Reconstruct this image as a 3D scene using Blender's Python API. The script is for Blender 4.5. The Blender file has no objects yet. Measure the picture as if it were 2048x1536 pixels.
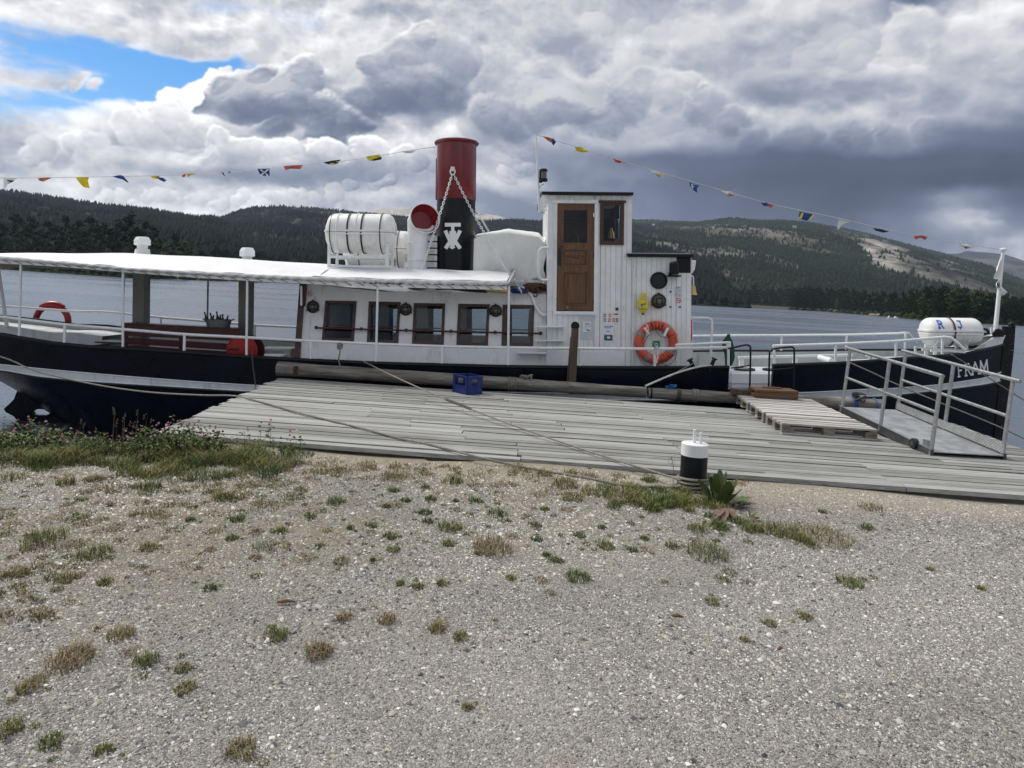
import bpy, bmesh, math, random
import numpy as np
from mathutils import Vector, Matrix
from mathutils.geometry import tessellate_polygon

random.seed(7); np.random.seed(7)
S = bpy.context.scene
COL = S.collection
PI = math.pi

# ------------------------------------------------------------------ camera
F = 1420.0            # focal length in px of a 2048 px wide picture
HE = 1.667            # eye height above the dock deck (z = 0)
PX, PY = 1024.0, 583.5
RC, RS = 0.99848, 0.0551
cam = bpy.data.cameras.new('camera'); cam.sensor_width = 36.0
cam.lens = 36.0 * F / 2048.0
cam.shift_y = -(768.0 - PY) / 2048.0
cam.clip_start = 0.05; cam.clip_end = 30000
camo = bpy.data.objects.new('camera', cam); COL.objects.link(camo)
camo.matrix_world = Matrix(((RC, -RS, 0, 0), (0, 0, -1, 0), (RS, RC, 0, HE), (0, 0, 0, 1)))
S.camera = camo
S.view_settings.view_transform = 'Standard'
try: S.view_settings.look = 'None'
except Exception: pass
S.view_settings.gamma = 1.0; S.view_settings.use_curve_mapping = False
S.view_settings.exposure = 0.12
S.cycles.max_bounces = 8; S.cycles.transparent_max_bounces = 16
S.cycles.volume_bounces = 0

WATER = -1.40
def lin(r, g, b):
    def f(v):
        v /= 255.0
        return v / 12.92 if v <= 0.04045 else ((v + 0.055) / 1.055) ** 2.4
    return (f(r), f(g), f(b), 1.0)
def uv(x, y):
    dx, dy = x - PX, y - PY
    return dx * RC + dy * RS, -dx * RS + dy * RC
def at(x, y, Y):
    u, v = uv(x, y)
    return Vector((u * Y / F, Y, HE - v * Y / F))
def ground(x, y, z=0.0):
    u, v = uv(x, y)
    Y = (HE - z) * F / v
    return Vector((u * Y / F, Y, z))

# ------------------------------------------------------------------ node expressions
class E:
    """a socket with arithmetic"""
    def __init__(s, nt, sock): s.nt, s.k = nt, sock
    def _m(s, op, *o, clamp=False):
        n = s.nt.nodes.new('ShaderNodeMath'); n.operation = op; n.use_clamp = clamp
        for i, v in enumerate((s,) + o):
            if isinstance(v, E): s.nt.links.new(v.k, n.inputs[i])
            else: n.inputs[i].default_value = v
        return E(s.nt, n.outputs[0])
    def __add__(s, o): return s._m('ADD', o)
    __radd__ = __add__
    def __sub__(s, o): return s._m('SUBTRACT', o)
    def __rsub__(s, o): return const(s.nt, o)._m('SUBTRACT', s)
    def __mul__(s, o): return s._m('MULTIPLY', o)
    __rmul__ = __mul__
    def __truediv__(s, o): return s._m('DIVIDE', o)
    def __pow__(s, o): return s._m('POWER', o)
    def clamp(s): return s._m('ADD', 0.0, clamp=True)
    def abs(s): return s._m('ABSOLUTE')
    def max(s, o): return s._m('MAXIMUM', o)
    def min(s, o): return s._m('MINIMUM', o)
    def step(s, a, b):
        n = s.nt.nodes.new('ShaderNodeMapRange'); n.interpolation_type = 'SMOOTHSTEP'
        s.nt.links.new(s.k, n.inputs[0]); n.inputs[1].default_value = a; n.inputs[2].default_value = b
        n.inputs[3].default_value = 0.0; n.inputs[4].default_value = 1.0
        return E(s.nt, n.outputs[0])
def const(nt, v):
    n = nt.nodes.new('ShaderNodeValue'); n.outputs[0].default_value = v
    return E(nt, n.outputs[0])
def combine(nt, x, y, z):
    n = nt.nodes.new('ShaderNodeCombineXYZ')
    for i, v in enumerate((x, y, z)):
        if isinstance(v, E): nt.links.new(v.k, n.inputs[i])
        else: n.inputs[i].default_value = v
    return n.outputs[0]
def separate(nt, sock):
    n = nt.nodes.new('ShaderNodeSeparateXYZ'); nt.links.new(sock, n.inputs[0])
    return [E(nt, o) for o in n.outputs]
def noise(nt, vec, scale, detail=4, rough=0.5, dist=0.0, lac=2.0):
    n = nt.nodes.new('ShaderNodeTexNoise')
    if vec is not None: nt.links.new(vec, n.inputs['Vector'])
    n.inputs['Scale'].default_value = scale; n.inputs['Detail'].default_value = detail
    n.inputs['Roughness'].default_value = rough; n.inputs['Distortion'].default_value = dist
    n.inputs['Lacunarity'].default_value = lac
    return E(nt, n.outputs[0])
def voronoi(nt, vec, scale, feature='F1', out='Distance'):
    n = nt.nodes.new('ShaderNodeTexVoronoi'); n.feature = feature
    if vec is not None: nt.links.new(vec, n.inputs['Vector'])
    n.inputs['Scale'].default_value = scale
    return n.outputs[out]
def ramp(nt, fac, stops, interp='LINEAR'):
    n = nt.nodes.new('ShaderNodeValToRGB'); n.color_ramp.interpolation = interp
    el = n.color_ramp.elements
    while len(el) < len(stops): el.new(0.5)
    for e, (p, c) in zip(el, stops):
        e.position = p; e.color = c if len(c) == 4 else (*c, 1)
    nt.links.new(fac.k if isinstance(fac, E) else fac, n.inputs[0])
    return n.outputs[0]
def mixc(nt, fac, a, b, mode='MIX'):
    n = nt.nodes.new('ShaderNodeMix'); n.data_type = 'RGBA'; n.blend_type = mode
    for i, v in ((0, fac), (6, a), (7, b)):
        if isinstance(v, E): v = v.k
        if isinstance(v, (int, float)): n.inputs[i].default_value = v
        elif isinstance(v, tuple): n.inputs[i].default_value = v if len(v) == 4 else (*v, 1)
        else: nt.links.new(v, n.inputs[i])
    return n.outputs[2]

# ------------------------------------------------------------------ world
SUN_EL, SUN_AZ = 52.0, -58.0      # azimuth from +Y (view direction) towards +X
W = bpy.data.worlds.new('World'); S.world = W; W.use_nodes = True
nt = W.node_tree; nt.nodes.clear()
# ------------------------------------------------------------------ cloud deck, computed as a function of direction
def _taps(n, N, per):
    t = np.arange(N) / N * n if per else np.linspace(0, n - 3.001, N) + 1
    i = np.floor(t).astype(int); f = (t - i).astype(np.float32)
    w = [(-f + 2 * f**2 - f**3) / 2, (2 - 5 * f**2 + 3 * f**3) / 2, (f + 4 * f**2 - 3 * f**3) / 2, (-f**2 + f**3) / 2]
    return [((i - 1 + k) % n if per else np.clip(i - 1 + k, 0, n - 1), w[k]) for k in range(4)]
def _fbm(H, Wd, ny, nx, octs, rough, rs, billow=False):
    out = np.zeros((H, Wd), np.float32); a = 1.0; tot = 0
    for o in range(octs):
        g = rs.randn(ny + 3, nx).astype(np.float32)
        r = sum(g[j] * w[:, None] for j, w in _taps(ny + 3, H, False))
        v = sum(r[:, j] * w[None, :] for j, w in _taps(nx, Wd, True))
        if billow: v = 0.75 - np.abs(v) * 1.3 if billow == 1 else np.abs(v) * 1.3 - 0.75
        out += a * v; tot += a * a; a *= rough; ny = int(ny * 2.03); nx = int(nx * 2.03)
        if nx > Wd * 0.7: break
    return out / math.sqrt(tot)
SKY_L = [
 [205,225,225,225,222,205,200,205,205,205,195,200,215,215,115,215,225],
 [215,235,235,230,235,232,215,205,205,195,190,200,205,205,150,225,225],
 [215,225,225,235,240,235,215,190,215,195,185,190,185,190,190,215,215],
 [235,220,220,230,236,222,205,172,200,205,200,185,180,175,195,210,205],
 [235,205,215,235,222,172,212,148,190,215,195,175,170,175,195,205,195],
 [230,225,225,248,172,158,188,145,185,200,190,205,160,175,175,190,180],
 [200,225,235,246,185,146,200,160,172,202,185,180,200,190,195,170,140],
 [200,215,212,222,208,150,215,212,160,178,186,172,160,160,182,120,110],
 [205,226,188,218,215,188,204,172,188,146,115,112,104,98,98,98,90],
 [215,210,190,162,150,148,165,175,212,138,128,104,95,90,94,88,80],
 [196,228,218,216,218,210,190,170,160,140,125,110,100,90,104,160,92],
 [225,240,246,248,232,222,200,175,150,138,126,112,100,96,130,190,120],
 [232,240,240,240,235,225,200,175,150,138,126,115,105,110,120,150,222]]
SKY_A = [
 [.80,.90,.85,.60,.75,.70],[.95,1,1,1,.95,.75],[.42,.40,.70,.9,1,1],[.55,.34,-.1,-.25,.8,1],[.75,.55,-.2,-.3,.95,1],
 [.22,.02,-.3,.05,1,1],[.50,.42,.55,.92,1,1],[.85,.95,1,1,1,1],[.85,1,1,1,1,1],[.60,.95,1,1,1,1],[.9,1,1,1,1,1],[1,1,1,1,1,1],[1,1,1,1,1,1]]
SKY_PUFFS = [
 ([(-40, 330), (120, 290), (300, 262), (460, 290), (560, 275)], 60, 34, 14, 22, .75),
 ([(230, 275), (300, 232), (345, 200), (385, 160), (430, 118)], 46, 30, 9, 30, .85),
 ([(430, 130), (470, 190), (520, 215), (600, 235)], 40, 34, 16, 20, .6),
 ([(400, 250), (480, 225), (560, 250), (680, 240)], 40, 46, 22, 15, .6),
 ([(690, 190), (760, 120), (850, 80), (930, 150)], 45, 44, 24, 14, .55),
 ([(360, 330), (480, 308), (620, 300), (780, 300), (870, 330)], 55, 24, 12, 22, .75),
 ([(180, 405), (300, 395), (420, 408), (540, 392), (640, 385), (800, 352)], 70, 17, 8, 20, .7),
 ([(980, 250), (1100, 190), (1230, 140), (1380, 190), (1480, 235)], 60, 44, 22, 15, .6),
 ([(1020, 335), (1060, 330), (980, 350)], 14, 20, 8, 24, .6),
 ([(1100, 60), (1300, 30), (1500, 60), (1560, 40)], 40, 44, 26, 13, .5),
 ([(1600, 120), (1780, 60), (1950, 60), (2080, 120), (1900, 170)], 60, 50, 30, 16, .6),
 ([(1680, 290), (1780, 262), (1860, 250), (1880, 285)], 26, 28, 10, 13, .6),
 ([(1930, 425), (1960, 450), (2040, 500)], 24, 17, 10, 16, .45),
 ([(100, 178), (150, 165), (205, 178)], 10, 26, 6, 18, .8),
]
SKY_MASS = [   # (rim, body, base brightness, edge softness, opacity, heads (x, y, radius))
 (226, 205, 190, .45, .8, [(1560, 60, 90), (1480, 20, 80), (1640, 30, 60), (1380, 50, 70)]),
 (222, 196, 176, .40, .8, [(1100, 80, 80), (1000, 50, 80), (1160, 125, 60), (930, 40, 60)]),
 (240, 212, 168, .38, .85, [(1930, 110, 120), (1830, 70, 80), (2040, 160, 110), (1900, 195, 70), (2100, 60, 120)]),
 (232, 190, 150, .30, .85, [(1230, 205, 66), (1330, 188, 62), (1410, 225, 60), (1470, 250, 42), (1170, 240, 60), (1270, 170, 40), (1380, 180, 34)]),
 (218, 176, 128, .30, .85, [(1050, 260, 60), (1120, 230, 50), (1000, 240, 60)]),
 (208, 166, 112, .34, .8, [(1780, 275, 56), (1850, 268, 40), (1700, 285, 60), (1600, 285, 60), (1510, 290, 50)]),
 (238, 190, 136, .26, .9, [(800, 165, 80), (860, 185, 76), (735, 195, 52), (815, 95, 56), (905, 205, 56), (850, 60, 40), (770, 120, 44)]),
 (262, 178, 134, .20, .95, [(470, 195, 78), (560, 190, 92), (640, 220, 70), (540, 245, 58), (440, 165, 50), (600, 140, 56), (410, 205, 42), (690, 240, 50), (500, 140, 46)]),
 (256, 222, 182, .18, .92, [(470, 318, 48), (560, 308, 42), (420, 332, 36), (650, 308, 44), (730, 300, 44), (800, 318, 36), (510, 300, 30)]),
 (264, 238, 200, .14, .95, [(200, 318, 44), (300, 286, 50), (262, 262, 34), (158, 300, 26), (345, 240, 46), (378, 200, 34), (380, 268, 44), (120, 330, 36), (440, 285, 30)]),
 (236, 216, 204, .6, .6, [(140, 168, 34), (186, 178, 30), (160, 155, 24)]),
 (218, 188, 150, .6, .65, [(1950, 425, 26), (1985, 455, 24), (2040, 500, 34)]),
]
def sky_pixels(Wd=4096):
    rs = np.random.RandomState(11)
    full = Wd // 2
    H = int(full * 0.54)                       # elevation -7 .. 90 degrees
    ph = np.linspace(-7.2, 90, H, dtype=np.float32)[:, None] * np.float32(PI / 180)
    th = ((np.arange(Wd, dtype=np.float32) + 0.5) / Wd - 0.5)[None, :] * np.float32(2 * PI)   # 0 = view direction
    w1 = _fbm(H, Wd, 12, 50, 6, 0.52, rs); w2 = _fbm(H, Wd, 12, 50, 6, 0.52, rs)
    d1 = _fbm(H, Wd, 36, 90, 7, 0.56, rs)
    b1 = _fbm(H, Wd, 30, 70, 6, 0.47, rs, 1)
    # picture plane coordinates of each direction
    ct = np.maximum(np.cos(th), 0.12)
    u = np.tan(np.clip(th, -1.35, 1.35)) * F * np.ones_like(ph)
    v = -np.tan(np.minimum(ph, 1.4)) / ct * F
    x = u * RC - v * RS + PX; y = u * RS + v * RC + PY
    near = 1.0 / (1 + np.exp((np.abs(th) * 180 / PI - 41) / 2.2)) * (1.0 / (1 + np.exp((ph * 180 / PI - 27) / 2.0)))
    big = np.clip((500 - y) / 300, 0.25, 1.2)
    xs = x + (w1 * 24 + d1 * 5) * big + b1 * 9 * big; ys = y + (w2 * 12 + d1 * 3) * big + b1 * 9 * big
    def bil(G, X, Y):
        n, m = G.shape
        X = np.clip(X, 0, m - 1.001); Y = np.clip(Y, 0, n - 1.001)
        i = Y.astype(np.int32); j = X.astype(np.int32); fy = Y - i; fx = X - j
        fy = fy * fy * (3 - 2 * fy); fx = fx * fx * (3 - 2 * fx)
        return (G[i, j] * (1 - fx) + G[i, j + 1] * fx) * (1 - fy) + (G[i + 1, j] * (1 - fx) + G[i + 1, j + 1] * fx) * fy
    L = bil(np.array(SKY_L, np.float32), xs / 128, ys / 40)
    A0 = np.ones((13, 17), np.float32); A0[:, :6] = np.array(SKY_A, np.float32)
    # relief: lit from the upper left
    hgt = b1 * 0.95 + d1 * 0.22 + w1 * 0.6
    k = max(1, Wd // 1024)
    def sh(a, dy, dx_): return np.roll(np.roll(a, dy, 0), dx_, 1)
    rel = (hgt - sh(hgt, -2 * k, k)) * 1.0 + (hgt - sh(hgt, -5 * k, 3 * k)) * 0.55
    st = np.clip((L - 95) / 110, 0.12, 1.0)
    det = np.clip(rel * 13, -20, 22) * st + d1 * 3.0 * st + w2 * 5 * st + b1 * 3.0 * st
    # heaped cumulus: shaded round heads, back to front
    xp = x + b1 * 9 + d1 * 5 + w1 * 6; yp = y + b1 * 8 + d1 * 4 + w2 * 4
    Lq = L + det; cumA = np.zeros_like(L)
    for path, n, rad, jit, amp, op in SKY_PUFFS:
        for i in range(n // 2):
            t = rs.rand() * (len(path) - 1); k0 = min(int(t), len(path) - 2); fr = t - k0
            px_ = path[k0][0] * (1 - fr) + path[k0 + 1][0] * fr + rs.randn() * jit
            py_ = path[k0][1] * (1 - fr) + path[k0 + 1][1] * fr + abs(rs.randn()) * jit * 0.8
            r_ = rad * (0.45 + 0.9 * rs.rand())
            du, dv = uv(px_, py_)
            a0 = math.atan(du / F); e0 = math.atan(-dv / math.hypot(du, F))
            hw = int((r_ * 1.5 + 30) / F / (2 * PI) * Wd) + 2
            ci = int((a0 / (2 * PI) + 0.5) * Wd); ri = int((e0 * 180 / PI + 7.2) / 97.2 * H)
            if ri - hw < 0: continue
            sl_ = (slice(ri - hw, ri + hw), slice(ci - hw, ci + hw))
            ex = (xp[sl_] - px_) / r_; ey = (yp[sl_] - py_) / (r_ * 0.82); d2 = ex * ex + ey * ey
            hz = np.sqrt(np.clip(1 - d2, 0, 1)); lam = -ex * 0.42 - ey * 0.78 + hz * 0.35
            a_ = np.clip((1 - d2) / 0.34, 0, 1); a_ = a_ * a_ * (3 - 2 * a_) * op
            base = Lq[sl_]; ref = float(base[hw, hw])
            Lq[sl_] = base * (1 - a_) + (0.6 * ref + 0.4 * base + amp * (lam - 0.18)) * a_
            cumA[sl_] = np.maximum(cumA[sl_], a_ * (amp > 24))
    # cloud masses: crisp, lit heads over soft grey bases
    c0_, c1_ = int((0.5 - 44 / 360) * Wd), int((0.5 + 44 / 360) * Wd); r1_ = int(36.0 / 97.2 * H)
    sl_ = (slice(0, r1_), slice(c0_, c1_))
    g_ = lambda a: np.broadcast_to(a, (H, Wd))[sl_]
    X_, Y_ = g_(x), g_(y); B_, D_, W1_, W2_ = g_(b1), g_(d1), g_(w1), g_(w2)
    X_ = X_ + B_ * 9 + D_ * 7 + W1_ * 12; Y_ = Y_ + B_ * 8 + D_ * 6 + W2_ * 8
    Lc = Lq[sl_].copy(); Ac = cumA[sl_].copy()
    for rim, body, bot, soft, op, cs in SKY_MASS:
        d = np.zeros(X_.shape, np.float32)
        for cx_, cy_, cr_ in cs: d = d + np.exp(np.clip((1 - np.sqrt(((X_ - cx_) / cr_) ** 2 + ((Y_ - cy_) / (cr_ * .78)) ** 2)) * 9, -30, 30))
        d = np.log(d + 1e-6) / 9 + D_ * .035 + B_ * .03
        y0 = min(c[1] - c[2] * .7 for c in cs); y1 = max(c[1] + c[2] * .6 for c in cs)
        a_ = np.clip(d / soft, 0, 1); s_ = np.clip((Y_ - y0) / (y1 - y0), 0, 1)
        # the lower edge is soft, the upper one crisp
        lowa = np.clip((d) / (soft + .45), 0, 1); a_ = a_ * (1 - s_ ** 2) + lowa * s_ ** 2; a_ = a_ * a_ * (3 - 2 * a_) * op
        dd = d * 60; gy = np.gradient(dd, axis=0); gx = np.gradient(dd, axis=1)
        lam = (gx * .55 - gy * -0.0 - gy * .85) / (np.sqrt(gx * gx + gy * gy) + .25)
        inn = np.clip((d - .04) / .42, 0, 1)
        sh_ = body + (rim - body) * np.clip(lam * .8 + .35, 0, 1) * (1 - inn * .85) - (body - bot) * s_ * s_ * (3 - 2 * s_) + D_ * 4 + B_ * 5 + np.clip(g_(rel) * 10, -14, 16)
        Lc = Lc * (1 - a_) + sh_ * a_; Ac = np.maximum(Ac, np.clip(a_ * 1.3, 0, 1) * (d > 0))
    def box(a, n):
        c = np.cumsum(np.pad(a, ((n, n), (0, 0)), mode='edge'), 0); a = (c[2 * n:] - np.vstack([np.zeros((1, a.shape[1]), a.dtype), c[:-2 * n - 1]])[:c.shape[0] - 2 * n]) / (2 * n + 1) if False else sum(np.roll(a, k, 0) for k in range(-n, n + 1)) / (2 * n + 1)
        return sum(np.roll(a, k, 1) for k in range(-n, n + 1)) / (2 * n + 1)
    stc = np.clip((Lc - 100) / 70, .35, 1) * (1 - .5 / (1 + np.exp((1000 - g_(x)) / 60)))
    Lc = Lc + ((Lc - box(Lc, 2)) * 1.1 + (Lc - box(Lc, 14)) * .38) * stc
    Lq[sl_] = Lc; cumA[sl_] = Ac
    Lg = 186 + w1 * 20 + w2 * 16 + rel * 16 + d1 * 7 + 14 * np.clip(ph, 0, 1)
    Lf = Lq * near + Lg * (1 - near)
    # streaks for the thin high cloud
    stv = _fbm(H, Wd, 40, 34, 7, 0.62, rs)
    sk = np.roll(stv, 3, 1)
    A = bil(A0, (xs) / 128, (ys) / 40)
    A = A * near + (1 - near) * (0.98 + 0.25 * w2)
    A = np.maximum(A, cumA * 0.95 * near)
    cov = A + sk * (0.10 + .16 * np.clip(1 - A, 0, 1)) * (A < 0.98) + b1 * 0.05 * (1 - A)
    al = np.clip((cov - 0.24) / 0.55, 0, 1); al = al * al * (3 - 2 * al)
    edge = (1 - np.abs(al * 2 - 1)) * near
    Lf = Lf + edge * 14
    Lf = np.clip(Lf, 60, 262)
    Lf = 175 + (Lf - 175) * 1.10 - 4; t = np.clip((Lf - 75) / 135, 0, 1) ** .85
    r = Lf * (0.82 + 0.175 * t); g = Lf * (0.955 + 0.04 * t); b = Lf * (1.24 - 0.23 * t)
    warm = np.clip((Lf - 225) / 30, 0, 1); b = b - warm * 3
    rgb = np.stack([r, g, b], -1) / 255.0
    rgb = np.where(rgb <= 0.04045, rgb / 12.92, ((np.maximum(rgb, 0.04045) + 0.055) / 1.055) ** 2.4)
    out = np.ones((full, Wd, 4), np.float32)
    r0 = full - H
    hor = rgb[int(H * 7.2 / 97.2)].mean(0)
    out[:r0, :, :3] = hor * 0.8
    out[r0:, :, :3] = rgb; out[r0:, :, 3] = al
    return out
_sp = sky_pixels()
_im = bpy.data.images.new('cloud_deck', _sp.shape[1], _sp.shape[0], alpha=True, float_buffer=True, is_data=True)
_im.alpha_mode = 'CHANNEL_PACKED'; _im.colorspace_settings.name = 'Non-Color'
_im.pixels.foreach_set(_sp.ravel()); _im.pack()
env = nt.nodes.new('ShaderNodeTexImage'); env.image = _im; env.interpolation = 'Cubic'; env.extension = 'EXTEND'
tc = nt.nodes.new('ShaderNodeTexCoord'); dx, dy, dz = separate(nt, tc.outputs['Generated'])
nt.links.new(combine(nt, dx._m('ARCTAN2', dy) / (2 * PI) + 0.5, dz._m('ARCSINE') / PI + 0.5, 0.0), env.inputs['Vector'])
sky = nt.nodes.new('ShaderNodeTexSky'); sky.sky_type = 'NISHITA'; sky.sun_disc = False
sky.sun_elevation = math.radians(SUN_EL); sky.sun_rotation = math.radians(SUN_AZ)
sky.air_density = 1.0; sky.dust_density = 0.3; sky.ozone_density = 4.0
bg1 = nt.nodes.new('ShaderNodeBackground'); hs = nt.nodes.new('ShaderNodeHueSaturation'); hs.inputs['Saturation'].default_value = 1.35; nt.links.new(sky.outputs[0], hs.inputs['Color'])
nt.links.new(hs.outputs[0], bg1.inputs[0]); bg1.inputs[1].default_value = 0.12
bg2 = nt.nodes.new('ShaderNodeBackground'); nt.links.new(env.outputs[0], bg2.inputs[0]); bg2.inputs[1].default_value = 1.0
mx = nt.nodes.new('ShaderNodeMixShader'); nt.links.new(env.outputs['Alpha'], mx.inputs[0]); nt.links.new(bg1.outputs[0], mx.inputs[1]); nt.links.new(bg2.outputs[0], mx.inputs[2])
wo = nt.nodes.new('ShaderNodeOutputWorld'); nt.links.new(mx.outputs[0], wo.inputs[0])

sl = bpy.data.lights.new('sun', 'SUN'); sl.energy = 3.3; sl.angle = math.radians(24); sl.color = (1.0, 0.95, 0.88)
so = bpy.data.objects.new('sun', sl); COL.objects.link(so)
_e, _a = math.radians(SUN_EL), math.radians(SUN_AZ)
sdir = Vector((math.sin(_a) * math.cos(_e), math.cos(_a) * math.cos(_e), math.sin(_e)))
so.rotation_euler = sdir.to_track_quat('Z', 'Y').to_euler(); so.location = (-20, 5, 30)
# ------------------------------------------------------------------ materials
MATS = {}
def new_mat(name):
    m = bpy.data.materials.new(name); m.use_nodes = True
    nt = m.node_tree; b = nt.nodes['Principled BSDF']
    MATS[name] = m
    return m, nt, b
def bump(nt, b, h, strength=0.3, dist=0.01):
    n = nt.nodes.new('ShaderNodeBump'); n.inputs['Strength'].default_value = strength; n.inputs['Distance'].default_value = dist
    nt.links.new(h.k if isinstance(h, E) else h, n.inputs['Height']); nt.links.new(n.outputs[0], b.inputs['Normal'])
def coords(nt, kind='Object', scale=(1, 1, 1), rot=(0, 0, 0)):
    if kind == 'World':
        g = nt.nodes.new('ShaderNodeNewGeometry'); s = g.outputs['Position']
    else:
        t = nt.nodes.new('ShaderNodeTexCoord'); s = t.outputs[kind]
    mp = nt.nodes.new('ShaderNodeMapping'); nt.links.new(s, mp.inputs[0])
    mp.inputs['Scale'].default_value = scale; mp.inputs['Rotation'].default_value = rot
    return mp.outputs[0]
def pm(name, col, rough=0.5, metal=0.0, var=0.12, scale=6.0, bmp=0.0, bscale=40.0, coat=0.0, spec=None, dirt=None, dirtamt=0.4, stretch=(1, 1, 1), rnd=0.0):
    """paint / cloth / metal with uneven tone, fine relief and run-down dirt"""
    m, nt, b = new_mat(name)
    v = coords(nt, 'Object', stretch)
    n = noise(nt, v, scale, 5, 0.6)
    c2 = tuple(max(0, min(1, x * (1 - var))) for x in col[:3]); c1 = tuple(min(1, x * (1 + var * 0.6)) for x in col[:3])
    c = mixc(nt, n.step(0.3, 0.7), c2, c1)
    if dirt is not None:
        v2 = coords(nt, 'Object', (7, 7, 0.7))
        d = (noise(nt, v2, 1.6, 6, 0.65) * noise(nt, v, 1.3, 4, 0.6)).step(0.27, 0.42) * dirtamt
        c = mixc(nt, d, c, dirt)
    if rnd:
        oi = nt.nodes.new('ShaderNodeObjectInfo'); k = E(nt, oi.outputs['Random']) * rnd + (1 - rnd)
        c = mixc(nt, 1.0, c, combine(nt, k, k, k), 'MULTIPLY')
    nt.links.new(c, b.inputs['Base Color'])
    r = n * 0.18 + (rough - 0.09); nt.links.new(r.clamp().k, b.inputs['Roughness'])
    b.inputs['Metallic'].default_value = metal
    if coat: b.inputs['Coat Weight'].default_value = coat; b.inputs['Coat Roughness'].default_value = 0.12
    if spec is not None: b.inputs['Specular IOR Level'].default_value = spec
    if bmp: bump(nt, b, noise(nt, coords(nt, 'Object', stretch), bscale, 4, 0.6), bmp, 0.01)
    return m
def wood(name, dark, light, rough=0.6, axis=0, sc=(1.2, 22, 22), bmp=0.35, world=False, rot=0.0, rnd=0.0, crack=None):
    m, nt, b = new_mat(name)
    s = list(sc) + [sc[1]] * (3 - len(sc))
    if axis == 2: s = [sc[1], sc[1], sc[0]]
    if axis == 1: s = [sc[1], sc[0], sc[1]]
    v = coords(nt, 'World' if world else 'Object', tuple(s), (0, 0, rot))
    oi = nt.nodes.new('ShaderNodeObjectInfo'); rv = E(nt, oi.outputs['Random'])
    add = nt.nodes.new('ShaderNodeVectorMath'); add.operation = 'ADD'; nt.links.new(v, add.inputs[0]); nt.links.new(combine(nt, rv * 37.0, rv * 91.0, rv * 13.0), add.inputs[1])
    v = add.outputs[0]
    n = noise(nt, v, 1.0, 6, 0.62, 0.6); n2 = noise(nt, v, 3.3, 4, 0.6)
    t = (n * 0.7 + n2 * 0.3 + (rv - 0.5) * rnd)
    c = ramp(nt, t.step(0.28, 0.72), [(0, dark), (1, light)])
    if crack:
        k = noise(nt, v, 1.7, 6, 0.75, 0.3).step(0.60, 0.70)
        c = mixc(nt, k * 0.85, c, crack)
    nt.links.new(c, b.inputs['Base Color']); b.inputs['Roughness'].default_value = rough
    bump(nt, b, n * 0.6 + n2 * 0.4, bmp, 0.012)
    return m
pm('white_paint', (.80, .81, .82), .38, var=.07, scale=3, dirt=(.42, .38, .33), dirtamt=.48, bmp=.05, bscale=14)
pm('white_board', (.80, .82, .83), .42, var=.07, scale=5, dirt=(.42, .40, .36), dirtamt=.42, bmp=.12, bscale=30, rnd=.07)
pm('white_gloss', (.82, .83, .84), .22, var=.05, scale=3, dirt=(.5, .48, .44), dirtamt=.2)
pm('white_metal', (.78, .80, .81), .30, var=.06, scale=9, dirt=(.42, .33, .26), dirtamt=.28)
pm('fibreglass', (.80, .80, .78), .32, var=.07, scale=3, dirt=(.50, .48, .44), dirtamt=.5, bmp=.08, bscale=4)
pm('canvas_white', (.70, .71, .725), .62, var=.07, scale=3, dirt=(.52, .52, .50), dirtamt=.5, bmp=.35, bscale=6)
pm('skirt_cloth', (.66, .66, .65), .7, var=.12, scale=8, bmp=.5, bscale=9)
pm('tarp', (.72, .73, .71), .55, var=.08, scale=3, dirt=(.5, .49, .45), dirtamt=.4, bmp=.3, bscale=5)
pm('grey_green', (.44, .48, .465), .5, var=.1, scale=4, dirt=(.24, .2, .16), dirtamt=.4)
pm('deck_grey', (.33, .34, .33), .6, var=.2, scale=6)
pm('stripe_paint', (.66, .69, .71), .45, var=.1, scale=6, dirt=(.25, .25, .24), dirtamt=.6)
pm('hull_paint', (.0040, .0065, .014), .30, var=.4, scale=5, bmp=.06, bscale=3, spec=.16)
pm('black_paint', (.008, .009, .012), .38, var=.3, scale=8, bmp=.1, spec=.25)
pm('black_rubber', (.015, .015, .016), .7, var=.3, scale=20, bmp=.2)
pm('funnel_red', (.165, .009, .012), .25, var=.16, scale=3, coat=.3, dirt=(.05, .008, .010), dirtamt=.5)
pm('funnel_black', (.006, .008, .011), .3, var=.3, scale=3, spec=.3)
pm('vent_red', (.21, .012, .016), .4, var=.12, scale=3)
pm('dark_red', (.060, .008, .010), .35, var=.3, scale=6)
pm('hose_red', (.32, .008, .008), .32, var=.1, scale=5)
pm('rust_brown', (.075, .020, .012), .55, var=.4, scale=12, bmp=.2)
pm('red_trim', (.12, .012, .015), .45, var=.2, scale=9)
pm('ring_orange', (.66, .10, .045), .48, var=.12, scale=5, dirt=(.35, .05, .03), dirtamt=.4, bmp=.1, bscale=30)
pm('ring_red', (.30, .022, .014), .48, var=.2, scale=5)
pm('grey_band', (.27, .27, .26), .45, var=.15, scale=20)
pm('grey_post', (.20, .20, .175), .6, var=.1, scale=6)
pm('zinc', (.21, .22, .22), .45, metal=.5, var=.2, scale=14)
pm('galvanised', (.40, .41, .42), .36, metal=.75, var=.2, scale=24, bmp=.1, bscale=60, dirt=(.2, .19, .18), dirtamt=.4)
pm('alu_dark', (.09, .095, .095), .45, metal=.5, var=.25, scale=12)
pm('brass', (.62, .42, .16), .33, metal=.9, var=.25, scale=14)
pm('blue_plastic', (.006, .024, .15), .36, var=.1, scale=6)
pm('blue_rope', (.02, .13, .42), .7, var=.3, scale=60)
pm('rope_grey', (.25, .235, .205), .85, var=.5, scale=70, bmp=.6, bscale=90)
pm('rope_dark', (.085, .078, .068), .9, var=.5, scale=70, bmp=.6, bscale=90)
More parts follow.
